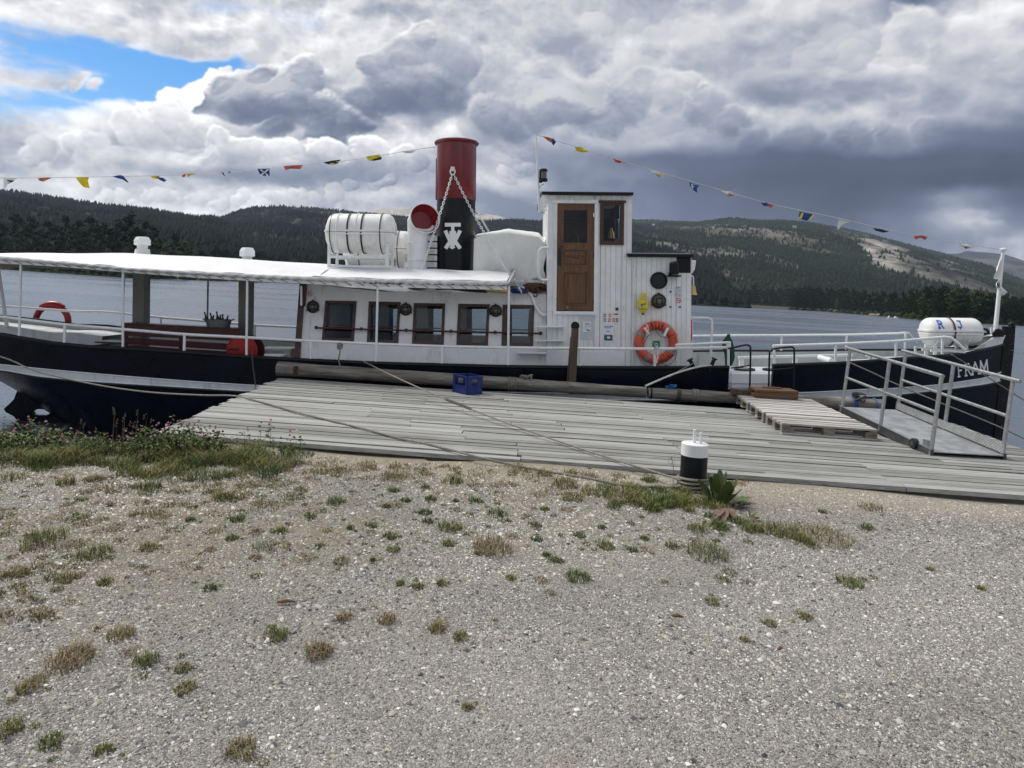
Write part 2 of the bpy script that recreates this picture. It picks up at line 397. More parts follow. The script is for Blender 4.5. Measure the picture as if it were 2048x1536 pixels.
pm('rope_brown', (.11, .062, .032), .9, var=.5, scale=40, bmp=.6, bscale=90)
pm('rope_white', (.62, .61, .57), .8, var=.3, scale=60, bmp=.6, bscale=90)
pm('yellow_plastic', (.72, .60, .02), .4, var=.08, scale=8)
pm('sign_green', (.005, .22, .09), .45, var=.05)
pm('sign_red', (.60, .02, .03), .45, var=.05)
pm('sign_blue', (.03, .10, .50), .45, var=.05)
pm('paper', (.76, .79, .82), .6, var=.04, scale=9)
pm('board_grey', (.54, .58, .61), .5, var=.05, scale=9)
pm('print_dark', (.10, .12, .13), .6, var=.3, scale=30)
pm('print_green', (.05, .13, .12), .6, var=.6, scale=18)
pm('green_cloth', (.004, .060, .034), .8, var=.35, scale=8, bmp=.4, bscale=12)
pm('cloth_white', (.80, .80, .80), .75, var=.05)
pm('cloth_blue', (.02, .07, .27), .75, var=.1)
pm('cloth_yellow', (.74, .60, .02), .75, var=.1)
pm('cloth_orange', (.56, .13, .07), .75, var=.1)
pm('cloth_black', (.015, .016, .02), .75, var=.1)
pm('bottle_glass', (.008, .011, .008), .15, var=.1)
pm('lamp_glass', (.13, .125, .11), .18, var=.3, scale=20)
pm('lamp_rim', (.020, .015, .012), .45, var=.4, scale=20)
pm('steel_lock', (.03, .03, .032), .35, metal=.6)
wood('door_wood', (.055, .024, .009), (.19, .088, .033), .38, axis=2, sc=(1.4, 26), bmp=.15)
wood('frame_wood', (.022, .009, .006), (.085, .034, .018), .42, axis=0, sc=(3, 20), bmp=.15)
wood('post_wood', (.030, .020, .013), (.12, .080, .050), .8, axis=2, sc=(1.4, 30), bmp=.5)
wood('step_wood', (.07, .035, .018), (.21, .115, .06), .7, axis=0, sc=(1.5, 30), bmp=.4)
wood('dock_wood', (.125, .126, .115), (.40, .405, .39), .85, axis=0, sc=(1.3, 44, 44), bmp=.8, world=True, rot=math.radians(4.55), rnd=.20, crack=(.055, .052, .042))
wood('beam_wood', (.05, .045, .036), (.16, .15, .125), .85, axis=0, sc=(1.5, 30), bmp=.5)
wood('pallet_wood', (.20, .185, .165), (.56, .55, .53), .85, axis=0, sc=(2.0, 30, 30), bmp=.5, rnd=.3, crack=(.07, .06, .05))
wood('block_wood', (.10, .088, .07), (.27, .24, .20), .85, axis=0, sc=(6, 26, 26), bmp=.5, rnd=.2)
wood('log_wood', (.055, .052, .045), (.30, .28, .24), .9, axis=0, sc=(.9, 13, 13), bmp=.9, crack=(.022, .02, .018))
# glass: tinted, see-through and reflecting
m, nt_, b_ = new_mat('window_glass')
tr = nt_.nodes.new('ShaderNodeBsdfTransparent'); tr.inputs[0].default_value = (.80, .84, .86, 1)
gl = nt_.nodes.new('ShaderNodeBsdfGlossy'); gl.inputs['Roughness'].default_value = .03
fr = nt_.nodes.new('ShaderNodeFresnel'); fr.inputs[0].default_value = 1.5
ms = nt_.nodes.new('ShaderNodeMixShader'); nt_.links.new((E(nt_, fr.outputs[0]) * .6).k, ms.inputs[0]); nt_.links.new(tr.outputs[0], ms.inputs[1]); nt_.links.new(gl.outputs[0], ms.inputs[2])
nt_.links.new(ms.outputs[0], nt_.nodes['Material Output'].inputs[0])

# ------------------------------------------------------------------ mesh builder
MW = {}
def link(o, parent=None):
    COL.objects.link(o)
    if parent is not None: o.parent = parent
    return o
def tag(o, label=None, cat=None, group=None, kind=None):
    if label: o['label'] = label
    if cat: o['category'] = cat
    if group: o['group'] = group
    if kind: o['kind'] = kind
    return o
class MB:
    def __init__(s): s.v = []; s.f = []; s.mi = []; s.cur = 0
    def add(s, vs, fs):
        n = len(s.v); s.v.extend([tuple(p) for p in vs]); s.f.extend([tuple(i + n for i in f) for f in fs]); s.mi.extend([s.cur] * len(fs)); return s
    def box(s, c, size, M=None):
        hx, hy, hz = (d / 2 for d in size)
        vs = [Vector((x, y, z)) for x in (-hx, hx) for y in (-hy, hy) for z in (-hz, hz)]
        if M is not None: vs = [M @ p for p in vs]
        vs = [p + Vector(c) for p in vs]
        return s.add(vs, [(0, 1, 3, 2), (4, 6, 7, 5), (0, 4, 5, 1), (2, 3, 7, 6), (0, 2, 6, 4), (1, 5, 7, 3)])
    def span(s, a, b):
        a, b = Vector(a), Vector(b)
        return s.box((a + b) / 2, [max(1e-4, abs(d)) for d in (b - a)])
    def bar(s, p, q, w, h, up=(0, 0, 1)):
        p, q = Vector(p), Vector(q); d = q - p
        x = d.normalized(); z = Vector(up); y = z.cross(x)
        if y.length < 1e-4: y = Vector((0, 1, 0)).cross(x)
        y.normalize(); z = x.cross(y)
        M = Matrix((x, y, z)).transposed()
        return s.box((p + q) / 2, (d.length, w, h), M)
    def tube(s, pts, r, n=8, closed=False, caps=True):
        pts = [Vector(p) for p in pts]; N = len(pts); rs = r if isinstance(r, (list, tuple)) else [r] * N
        T = []
        for i in range(N):
            a = pts[(i - 1) % N] if (closed or i > 0) else pts[i]; b = pts[(i + 1) % N] if (closed or i < N - 1) else pts[i]
            t = (b - a); T.append(t.normalized() if t.length > 1e-9 else Vector((0, 0, 1)))
        up = Vector((0, 0, 1)) if abs(T[0].z) < 0.9 else Vector((0, 1, 0))
        X = T[0].cross(up).normalized(); vs = []
        for i in range(N):
            X = (X - T[i] * X.dot(T[i])); X.normalize(); Yv = T[i].cross(X)
            for k in range(n):
                a = 2 * PI * k / n; vs.append(pts[i] + (X * math.cos(a) + Yv * math.sin(a)) * rs[i])
        fs = []
        for i in range(N if closed else N - 1):
            for k in range(n):
                j = (i + 1) % N
                fs.append((i * n + k, i * n + (k + 1) % n, j * n + (k + 1) % n, j * n + k))
        if not closed and caps: fs += [tuple(range(n))[::-1], tuple(range((N - 1) * n, N * n))]
        return s.add(vs, fs)
    def lathe(s, prof, axis_o, axis_d, n=24, caps=True):
        """prof: (radius, height) pairs about an axis"""
        z = Vector(axis_d).normalized(); up = Vector((0, 0, 1)) if abs(z.z) < .9 else Vector((1, 0, 0))
        x = up.cross(z).normalized(); y = z.cross(x); o = Vector(axis_o); vs = []
        for r, h in prof:
            for k in range(n):
                a = 2 * PI * k / n; vs.append(o + z * h + (x * math.cos(a) + y * math.sin(a)) * r)
        fs = [(i * n + k, i * n + (k + 1) % n, (i + 1) * n + (k + 1) % n, (i + 1) * n + k) for i in range(len(prof) - 1) for k in range(n)]
        if caps: fs += [tuple(range(n))[::-1], tuple(range((len(prof) - 1) * n, len(prof) * n))]
        return s.add(vs, fs)
    def plate(s, outer, holes, b0, b1, shear=None):
        """polygon in the (a, c) plane with holes, from depth b0 (front) to b1"""
        loops = [outer] + list(holes)
        tri = tessellate_polygon([[Vector((p[0], p[1], 0)) for p in lp] for lp in loops])
        flat = [p for lp in loops for p in lp]; n = len(flat)
        sh = shear or (lambda a, c: 0.0)
        vs = [(a, b0 + sh(a, c), c) for a, c in flat] + [(a, b1 + sh(a, c), c) for a, c in flat]
        fs = [tuple(t) for t in tri] + [tuple(i + n for i in reversed(t)) for t in tri]
        k = 0
        for lp in loops:
            m = len(lp)
            for i in range(m): fs.append((k + i, k + (i + 1) % m, n + k + (i + 1) % m, n + k + i))
            k += m
        return s.add(vs, fs)
    def grid(s, fn, nu, nv, wrap=False):
        vs = [fn(i / nu, j / nv) for j in range(nv + 1) for i in range(nu + 1)]
        fs = [(j * (nu + 1) + i, j * (nu + 1) + i + 1, (j + 1) * (nu + 1) + i + 1, (j + 1) * (nu + 1) + i) for j in range(nv) for i in range(nu)]
        return s.add(vs, fs)
    def mesh(s, name, mats, smooth=False, M=None, bevel=0):
        me = bpy.data.meshes.new(name)
        vs = s.v if M is None else [tuple(M @ Vector(p)) for p in s.v]
        me.from_pydata(vs, [], s.f)
        if isinstance(mats, str): mats = [mats]
        for k in mats: me.materials.append(MATS[k])
        if len(mats) > 1: me.polygons.foreach_set('material_index', s.mi)
        bm = bmesh.new(); bm.from_mesh(me); bmesh.ops.recalc_face_normals(bm, faces=bm.faces)
        if bevel: bmesh.ops.bevel(bm, geom=bm.edges[:], offset=bevel, segments=1, affect='EDGES', clamp_overlap=True)
        bm.to_mesh(me); bm.free()
        if smooth:
            me.polygons.foreach_set('use_smooth', [True] * len(me.polygons))
            if smooth != 'all':
                try: me.set_sharp_from_angle(angle=math.radians(38))
                except Exception: pass
        me.update(); return me
    def build(s, name, mats, parent=None, smooth=False, world=False, bevel=0):
        """coordinates are the parent's own; world=True: world coordinates"""
        M = None
        if world and parent is not None: M = MW[parent.name].inverted()
        o = bpy.data.objects.new(name, s.mesh(name, mats, smooth, M, bevel))
        link(o, parent)
        if parent is not None: MW[o.name] = MW[parent.name].copy()
        return o
def thing(name, label, cat, M, group=None):
    """an Empty at the thing's base; M is a location or a matrix"""
    if not isinstance(M, Matrix): M = Matrix.Translation(Vector(M))
    o = bpy.data.objects.new(name, None); o.empty_display_size = .1; COL.objects.link(o); o.matrix_world = M; MW[o.name] = M.copy()
    tag(o, label, cat, group); return o
def single(name, mb, mats, label, cat, loc, group=None, smooth=False, bevel=0, kind=None):
    """one-mesh thing; mb in world coordinates, loc its base"""
    M = loc if isinstance(loc, Matrix) else Matrix.Translation(Vector(loc))
    o = bpy.data.objects.new(name, mb.mesh(name, mats, smooth, M.inverted(), bevel)); COL.objects.link(o); o.matrix_world = M; MW[o.name] = M.copy()
    tag(o, label, cat, group, kind); return o
def copy_tree(o, parent=None):
    c = o.copy(); COL.objects.link(c); c.parent = parent
    for ch in o.children: copy_tree(ch, c)
    return c
def smoothpath(pts, k=6):
    P = [Vector(p) for p in pts]; out = []
    for i in range(len(P) - 1):
        p0, p1, p2, p3 = P[max(i - 1, 0)], P[i], P[i + 1], P[min(i + 2, len(P) - 1)]
        for j in range(k):
            t = j / k
            out.append(0.5 * ((2 * p1) + (p2 - p0) * t + (2 * p0 - 5 * p1 + 4 * p2 - p3) * t * t + (3 * p1 - p0 - 3 * p2 + p3) * t ** 3))
    return out + [P[-1]]
STROKES = {   # letters as strokes in a unit box
 'F': [((.2, 0), (.2, 1)), ((.2, 1), (.85, 1)), ((.2, .53), (.7, .53)), ((.05, 0), (.4, 0)), ((.85, 1), (.85, .85))],
 'R': [((.15, 0), (.15, 1)), ((.15, 1), (.65, 1)), ((.65, 1), (.82, .77)), ((.82, .77), (.65, .52)), ((.65, .52), (.15, .52)), ((.45, .52), (.9, 0)), ((.02, 0), (.3, 0))],
 'A': [((.02, 0), (.5, 1)), ((.5, 1), (.98, 0)), ((.22, .36), (.78, .36)), ((-.05, 0), (.15, 0)), ((.85, 0), (1.05, 0))],
 'M': [((.08, 0), (.12, 1)), ((.12, 1), (.5, .25)), ((.5, .25), (.88, 1)), ((.88, 1), (.92, 0)), ((0, 0), (.2, 0)), ((.82, 0), (1.02, 0))],
 'D': [((.15, 0), (.15, 1)), ((.15, 1), (.6, 1)), ((.6, 1), (.88, .7)), ((.88, .7), (.88, .3)), ((.88, .3), (.6, 0)), ((.6, 0), (.15, 0))],
 'L': [((.15, 0), (.15, 1)), ((.15, 0), (.8, 0))],
 'J': [((.75, 1), (.75, .25)), ((.75, .25), (.5, 0)), ((.5, 0), (.2, .15)), ((.4, 1), (.95, 1))],
 'N': [((.15, 0), (.15, 1)), ((.15, 1), (.85, 0)), ((.85, 0), (.85, 1))],
 'O': [((.3, 0), (.1, .3)), ((.1, .3), (.1, .7)), ((.1, .7), (.3, 1)), ((.3, 1), (.7, 1)), ((.7, 1), (.9, .7)), ((.9, .7), (.9, .3)), ((.9, .3), (.7, 0)), ((.7, 0), (.3, 0))],
 '3': [((.1, 1), (.8, 1)), ((.8, 1), (.45, .58)), ((.45, .58), (.85, .3)), ((.85, .3), (.6, 0)), ((.6, 0), (.1, .08))],
}
def letter(mb, ch, fn, w, proud=.004):
    """fn(s, t) -> (point, normal) on the surface; w stroke width in unit-box heights"""
    for (x0, y0), (x1, y1) in STROKES[ch]:
        L = math.hypot(x1 - x0, y1 - y0) or 1; nx, ny = -(y1 - y0) / L * w / 2, (x1 - x0) / L * w / 2
        ex, ey = (x1 - x0) / L * w / 2, (y1 - y0) / L * w / 2
        K = 5; vs = []
        for k in range(K + 1):
            t = k / K; cx_ = (x0 - ex) * (1 - t) + (x1 + ex) * t; cy_ = (y0 - ey) * (1 - t) + (y1 + ey) * t
            for sg in (1, -1):
                p, n = fn(cx_ + nx * sg, cy_ + ny * sg); vs += [p + n * proud, p - n * proud]
        fs = []
        for k in range(K):
            a = 4 * k; fs += [(a, a + 4, a + 6, a + 2), (a + 1, a + 3, a + 7, a + 5), (a, a + 1, a + 5, a + 4), (a + 2, a + 6, a + 7, a + 3)]
        fs += [(0, 2, 3, 1), (4 * K, 4 * K + 1, 4 * K + 3, 4 * K + 2)]
        mb.add(vs, fs)
# ------------------------------------------------------------------ water
m, nt_, b_ = new_mat('lake_water')
P_ = coords(nt_, 'World')
w1_ = noise(nt_, coords(nt_, 'World', (1.0, 1.7, 1)), 2.2, 5, .62)
w2_ = noise(nt_, coords(nt_, 'World', (1.0, 2.0, 1), (0, 0, .3)), .55, 4, .55)
w3_ = noise(nt_, coords(nt_, 'World', (1.0, 3.0, 1), (0, 0, -.1)), .013, 4, .6)
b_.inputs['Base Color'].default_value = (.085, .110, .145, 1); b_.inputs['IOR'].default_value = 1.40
gust = w3_.step(.38, .62)
nt_.links.new((gust * .12 + .20).k, b_.inputs['Roughness'])
bump(nt_, b_, (w1_ * .35 + w2_ * .65) * (gust * .6 + .6), .8, .16)
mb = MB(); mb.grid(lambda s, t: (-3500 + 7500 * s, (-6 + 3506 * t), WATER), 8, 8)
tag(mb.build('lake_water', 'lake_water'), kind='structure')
mb = MB(); mb.grid(lambda s, t: (-4500 + 9500 * s, (-700 + 5600 * t), WATER - 3.0), 4, 4)
pm('lake_bed', (.05, .05, .04), .9)
tag(mb.build('terrain', 'lake_bed'), kind='structure')

# ------------------------------------------------------------------ hills
rsn = np.random.RandomState(5)
def vnoise(X, Y, sc, seed):
    """smooth value noise at arrays"""
    x = X / sc; y = Y / sc; i = np.floor(x).astype(np.int64); j = np.floor(y).astype(np.int64); fx = x - i; fy = y - j
    fx = fx * fx * (3 - 2 * fx); fy = fy * fy * (3 - 2 * fy)
    def h(a, b):
        n = (a * 374761393 + b * 668265263 + seed * 1442695041) & 0xffffffff
        n = ((n ^ (n >> 13)) * 1274126177) & 0xffffffff
        return ((n ^ (n >> 16)) & 0xffff) / 65535.0
    return (h(i, j) * (1 - fx) + h(i + 1, j) * fx) * (1 - fy) + (h(i, j + 1) * (1 - fx) + h(i + 1, j + 1) * fx) * fy
def fb(X, Y, sc, seed, o=5, r=.5):
    s = 0; a = 1; t = 0
    for k in range(o):
        s = s + a * vnoise(X, Y, sc / 2 ** k, seed + k); t += a; a *= r
    return s / t
def mass_mat(name, attr='tone', bmp=0.0, bs=.05):
    m, nt, b = new_mat(name)
    at_ = nt.nodes.new('ShaderNodeAttribute'); at_.attribute_name = attr
    v = coords(nt, 'World')
    n = noise(nt, v, .035, 7, .68); n2 = noise(nt, v, .25, 3, .6)
    k = ((n - .5) * 2.2 + (n2 - .5) * .8 + 1.0).max(.25)
    c = mixc(nt, 1.0, at_.outputs['Color'], combine(nt, k, k, k), 'MULTIPLY')
    nt.links.new(c, b.inputs['Base Color']); b.inputs['Roughness'].default_value = .95; b.inputs['Specular IOR Level'].default_value = .1
    bump(nt, b, n, .8, 14.0)
    return m
mass_mat('hill_ground')
m, nt_, b_ = new_mat('far_conifer')
oi_ = nt_.nodes.new('ShaderNodeAttribute'); oi_.attribute_name = 'tone'
nt_.links.new(oi_.outputs['Color'], b_.inputs['Base Color']); b_.inputs['Roughness'].default_value = .95; b_.inputs['Specular IOR Level'].default_value = .05
def set_tone(me, cols):
    a = me.color_attributes.new('tone', 'FLOAT_COLOR', 'POINT')
    c = np.ones((len(cols), 4), np.float32); c[:, :3] = cols; a.data.foreach_set('color', c.ravel())
def hill(name, ridge, Yb, Yr, prof, nu, nv, colfn, rough, back=1.25, base_z=-1.0, amp=1.0):
    """ridge: picture points of the skyline; the slope climbs from distance Yb to Yr"""
    us = np.array([uv(*p)[0] for p in ridge]) / F; zs = np.array([HE - uv(*p)[1] / F * Yr for p in ridge])
    S_, T_ = np.meshgrid(np.linspace(0, 1, nu), np.linspace(0, back, nv))
    U = us[0] + (us[-1] - us[0]) * S_
    Z0 = np.interp(U, us, zs)
    edge = np.clip(np.minimum(S_, 1 - S_) / .04, 0, 1)
    Y = Yb + (Yr - Yb) * T_; X = U * Y
    t1 = np.clip(T_, 0, 1)
    Z = base_z + (Z0 - base_z) * prof(t1) * edge
    Z = Z + (fb(X, Y, rough, 3, 5) - .5) * amp * rough * .28 * np.sin(PI * np.clip(t1, 0, 1)) ** .6 * edge
    Z = np.where(T_ > 1, Z - (T_ - 1) * (Yr - Yb) * .5, Z)
    V = np.stack([X, Y, Z], -1).reshape(-1, 3)
    me = bpy.data.meshes.new(name)
    F_ = [(j * nu + i, j * nu + i + 1, (j + 1) * nu + i + 1, (j + 1) * nu + i) for j in range(nv - 1) for i in range(nu - 1)]
    me.from_pydata(V.tolist(), [], F_)
    # picture coordinates used only to say where on the slope rock, clearings and painted sun and cloud shade lie
    u = X / Y * F; v = (HE - Z) / Y * F
    px = u * RC - v * RS + PX; py = u * RS + v * RC + PY
    col, dens = colfn(px, py, X, Y, Z, t1)
    set_tone(me, col.reshape(-1, 3)); me.materials.append(MATS['hill_ground'])
    me.polygons.foreach_set('use_smooth', [True] * len(me.polygons))
    o = bpy.data.objects.new(name, me); COL.objects.link(o); tag(o, kind='structure')
    return X, Y, Z, dens, t1
def conifers(name, pts, h, w, tones, sides=4):
    """many small distant trees as one mesh of two stacked cones each"""
    n = len(pts); pts = np.asarray(pts); h = np.asarray(h)[:, None]; w = np.asarray(w)[:, None]
    a = rsn.rand(n, 1) * 6.28
    vs = []
    for zlo, zhi, rr in ((.0, .62, 1.0), (.38, 1.0, .66)):
        for k in range(sides):
            an = a + 2 * PI * k / sides
            vs.append(np.concatenate([pts[:, :1] + np.cos(an) * w * rr, pts[:, 1:2] + np.sin(an) * w * rr, pts[:, 2:] + h * (zlo + .06 * rsn.rand(n, 1))], 1))
        vs.append(np.concatenate([pts[:, :1] + (rsn.rand(n, 1) - .5) * w * .3, pts[:, 1:2], pts[:, 2:] + h * zhi], 1))
    m_ = len(vs); V = np.stack(vs, 1).reshape(-1, 3)
    base = np.arange(n)[:, None] * m_; fs = []
    for c in range(2):
        o = c * (sides + 1)
        for k in range(sides): fs.append(np.concatenate([base + o + k, base + o + (k + 1) % sides, base + o + sides], 1))
    Fc = np.stack(fs, 1).reshape(-1, 3)
    me = bpy.data.meshes.new(name)
    me.vertices.add(len(V)); me.vertices.foreach_set('co', V.astype(np.float32).ravel())
    me.loops.add(len(Fc) * 3); me.loops.foreach_set('vertex_index', Fc.astype(np.int32).ravel())
    me.polygons.add(len(Fc)); me.polygons.foreach_set('loop_start', np.arange(0, len(Fc) * 3, 3, dtype=np.int32)); me.polygons.foreach_set('loop_total', np.full(len(Fc), 3, np.int32))
    me.update(); me.validate()
    set_tone(me, np.repeat(tones, m_, 0)); me.materials.append(MATS['far_conifer'])
    o = bpy.data.objects.new(name, me); COL.objects.link(o); tag(o, kind='stuff'); return o
def plant(name, G, n, h0, h1, tone, wr=.30, seed=1, lab=None):
    X, Y, Z, D, T = G
    rs = np.random.RandomState(seed); nv, nu = X.shape
    # equal density in the picture: rows near the skyline count as much as near ones
    j = rs.rand(n * 3) * (nv - 1.01) * .985 / 1.0; i = rs.rand(n * 3) * (nu - 1.01)
    ji, ii = j.astype(int), i.astype(int); fj, fi = j - ji, i - ii
    def s(A): return (A[ji, ii] * (1 - fi) + A[ji, ii + 1] * fi) * (1 - fj) + (A[ji + 1, ii] * (1 - fi) + A[ji + 1, ii + 1] * fi) * fj
    x, y, z, d, t = s(X), s(Y), s(Z), s(D), s(T)
    k = (rs.rand(len(x)) < d) & (j < (nv - 1) / 1.25 * 1.04)
    x, y, z, t = x[k][:n], y[k][:n], z[k][:n], t[k][:n]
    h = h0 + (h1 - h0) * rs.rand(len(x)) ** 1.6
    c = np.array(tone)[None, :] * (.45 + 1.1 * fb(x, y, 260, 9, 3)[:, None]) * (.88 + .24 * rs.rand(len(x), 1))
    o = conifers(name, np.stack([x, y, z - .5], 1), h, h * wr * (.7 + .6 * rs.rand(len(x))), c)
    if lab: o['label'] = lab
    return o
DARKG = np.array([.009, .014, .011]); MIDG = np.array([.022, .030, .018]); ROCK = np.array([.30, .285, .255]); HEATH = np.array([.090, .082, .060])
def mixa(a, b, k): return a * (1 - k[..., None]) + b * k[..., None]
def c_left(px, py, X, Y, Z, t):
    n = fb(X, Y, 240, 20, 5); c = mixa(np.broadcast_to(DARKG, X.shape + (3,)), MIDG * .9, np.clip((n - .45) * 5, 0, 1))
    return c, np.clip(.95 - (n > .66) * .4, 0, 1) * np.ones_like(n)
def c_mid(px, py, X, Y, Z, t):
    n = fb(X, Y, 300, 31, 5); n2 = fb(X, Y * .6, 60, 55, 4)
    c = mixa(np.broadcast_to(DARKG, X.shape + (3,)), MIDG * .8, np.clip((n - .45) * 5, 0, 1))
    rk = np.clip((n2 - .58) * 9, 0, 1) * np.clip((t - .55) * 5, 0, 1) * (px < 640) * (px > 430) + np.clip((n2 - .66) * 9, 0, 1) * .6
    rk = np.clip(rk, 0, 1); c = mixa(c, ROCK * .38, rk)
    return c, np.clip(.95 - rk * .75, 0, 1)
def g2(px, py, x, y, rx, ry, rot=0.0):
    c_, s_ = math.cos(rot), math.sin(rot); a = (px - x); b = (py - y)
    return np.exp(-(((a * c_ + b * s_) / rx) ** 2 + ((-a * s_ + b * c_) / ry) ** 2))
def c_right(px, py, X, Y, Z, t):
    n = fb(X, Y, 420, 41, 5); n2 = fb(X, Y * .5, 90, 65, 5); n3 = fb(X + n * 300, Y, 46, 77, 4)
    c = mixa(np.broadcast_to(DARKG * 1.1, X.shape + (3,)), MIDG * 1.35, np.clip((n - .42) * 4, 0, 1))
    dark = g2(px, py, 1700, 545, 140, 26, .42) + g2(px, py, 1430, 500, 170, 18, .05)  # cloud shadow on the slope, painted in as darker forest colour
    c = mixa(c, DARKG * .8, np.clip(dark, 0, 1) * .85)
    green = g2(px, py, 1560, 575, 150, 24, .1) + g2(px, py, 1850, 575, 140, 28, .45)  # sunlit stretches of slope, their brightness put into the green
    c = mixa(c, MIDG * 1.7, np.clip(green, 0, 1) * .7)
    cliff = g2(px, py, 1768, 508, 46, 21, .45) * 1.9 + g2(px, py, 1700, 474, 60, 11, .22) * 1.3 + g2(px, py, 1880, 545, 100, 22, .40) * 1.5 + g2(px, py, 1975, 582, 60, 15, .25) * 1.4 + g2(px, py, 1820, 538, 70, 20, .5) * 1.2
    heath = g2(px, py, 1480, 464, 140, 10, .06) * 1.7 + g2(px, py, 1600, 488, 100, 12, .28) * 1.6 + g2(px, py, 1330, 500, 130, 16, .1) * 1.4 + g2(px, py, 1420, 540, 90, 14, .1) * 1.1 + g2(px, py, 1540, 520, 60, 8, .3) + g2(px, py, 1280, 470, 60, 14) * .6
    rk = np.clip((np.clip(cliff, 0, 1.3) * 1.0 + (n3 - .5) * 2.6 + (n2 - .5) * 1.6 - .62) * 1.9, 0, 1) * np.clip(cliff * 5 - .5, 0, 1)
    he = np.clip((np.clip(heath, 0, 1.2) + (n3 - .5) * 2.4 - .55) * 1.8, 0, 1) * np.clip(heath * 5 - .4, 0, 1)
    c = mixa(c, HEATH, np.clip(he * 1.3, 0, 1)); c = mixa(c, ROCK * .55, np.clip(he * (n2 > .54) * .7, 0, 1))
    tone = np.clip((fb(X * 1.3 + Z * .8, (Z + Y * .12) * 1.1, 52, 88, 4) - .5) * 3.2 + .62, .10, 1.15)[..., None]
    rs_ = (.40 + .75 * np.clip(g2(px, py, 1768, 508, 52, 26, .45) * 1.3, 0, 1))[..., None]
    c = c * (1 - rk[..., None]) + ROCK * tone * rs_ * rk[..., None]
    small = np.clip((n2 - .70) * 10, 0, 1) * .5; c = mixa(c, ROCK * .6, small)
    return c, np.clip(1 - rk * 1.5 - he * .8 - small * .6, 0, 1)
def c_far(px, py, X, Y, Z, t):
    n = fb(X, Y, 600, 51, 5); n2 = fb(X, Y, 160, 61, 4)
    c = mixa(np.broadcast_to(DARKG * 1.3, X.shape + (3,)), ROCK * .35, np.clip((n2 - .55) * 5, 0, 1)); return c, np.zeros_like(n)
def c_grey(px, py, X, Y, Z, t):
    n = fb(X, Y, 150, 71, 5); c = ROCK * 1.5 * (.5 + .9 * n[..., None]); c = mixa(c, DARKG * 1.5, np.clip((n - .62) * 6, 0, 1)); return c, np.zeros_like(n)
GL = hill('hill', [(-700, 330), (-400, 352), (-200, 372), (0, 384), (60, 391), (116, 401), (199, 413), (299, 422), (365, 433), (425, 438), (470, 452), (540, 480), (640, 515), (700, 532)], 560, 1700, lambda t: t ** .85, 260, 80, c_left, 130)
GM = hill('hill', [(200, 520), (330, 480), (425, 440), (448, 434), (480, 422), (515, 414.5), (564, 412), (620, 417), (680, 423), (706, 427), (788, 436), (870, 440), (952, 443), (1093, 445), (1180, 446), (1260, 452), (1330, 470), (1420, 510), (1500, 560)], 620, 2500, lambda t: t ** .95, 330, 90, c_mid, 190)
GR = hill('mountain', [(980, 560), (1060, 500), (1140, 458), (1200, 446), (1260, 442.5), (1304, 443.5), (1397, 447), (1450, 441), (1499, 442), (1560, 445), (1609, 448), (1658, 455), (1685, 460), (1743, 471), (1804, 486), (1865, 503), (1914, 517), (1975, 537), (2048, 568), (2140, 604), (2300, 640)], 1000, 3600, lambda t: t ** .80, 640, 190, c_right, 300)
GF = hill('mountain', [(1500, 640), (1700, 560), (1830, 516), (1882, 507), (1919, 506.5), (1931, 501), (1975, 504), (2012, 509), (2048, 521), (2120, 545), (2250, 560), (2500, 600)], 3600, 6500, lambda t: t ** .7, 160, 50, c_far, 500)
GG = hill('mountain', [(650, 470), (712, 434), (724, 427), (747, 417), (790, 415), (823, 414.5), (870, 412), (930, 420), (1000, 432), (1050, 450)], 3600, 5200, lambda t: t ** .6, 120, 30, c_grey, 200)
plant('distant_forest', GL, 20000, 6, 14, (.009, .014, .010), seed=1, lab='dark conifer forest covering the left hillside')
plant('distant_forest', GM, 26000, 7, 13, (.010, .015, .012), seed=2, lab='dark conifer forest on the hill behind the boat funnel')
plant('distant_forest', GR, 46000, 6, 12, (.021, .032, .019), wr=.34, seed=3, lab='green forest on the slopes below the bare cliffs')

# houses of the hillside village
pm('house_white', (.62, .62, .58), .7); pm('house_roof', (.25, .22, .2), .8)
hm = MB(); hm.box((0, 0, 3), (12, 9, 6)); hm.build('x', 'house_white')
proto_h = None
for k, (x, y) in enumerate([(1308, 452.5), (1317, 452), (1326, 453), (1335, 453), (1404, 461), (1412, 463), (1424, 459), (1437, 462), (1446, 465), (1455, 463), (1461, 468), (1470, 466), (1482, 465), (1492, 470), (1571, 453.5), (1577, 455), (1588, 457), (1594, 455.5), (1516, 470), (1536, 472)]):
    u, v = uv(x, y); Xg, Yg, Zg = GR[0], GR[1], GR[2]
    d2 = (Xg / Yg * F - u) ** 2 + ((HE - Zg) / Yg * F - v) ** 2
    j = np.unravel_index(np.argmin(d2), d2.shape); p = Vector((float(Xg[j]), float(Yg[j]), float(Zg[j])))
    if proto_h is None:
        r = thing('house', 'small pale house in the village high on the far hillside', 'house', Matrix.Translation(p), 'houses in the hillside village')
        b1 = MB(); b1.box((0, 0, 3.2), (10, 7, 6.4)); b1.build('wall', 'house_white', r)
        b2 = MB(); b2.add([(-5.4, -4, 6.4), (5.4, -4, 6.4), (5.4, 4, 6.4), (-5.4, 4, 6.4), (-5.4, 0, 9), (5.4, 0, 9)], [(0, 1, 5, 4), (2, 3, 4, 5), (0, 4, 3), (1, 2, 5), (0, 3, 2, 1)]); b2.build('roof', 'house_roof', r)
        proto_h = r
    else:
        c = copy_tree(proto_h); c.location = p; c.rotation_euler.z = random.uniform(-.6, .6)
bpy.data.objects.remove(bpy.data.objects['x'])

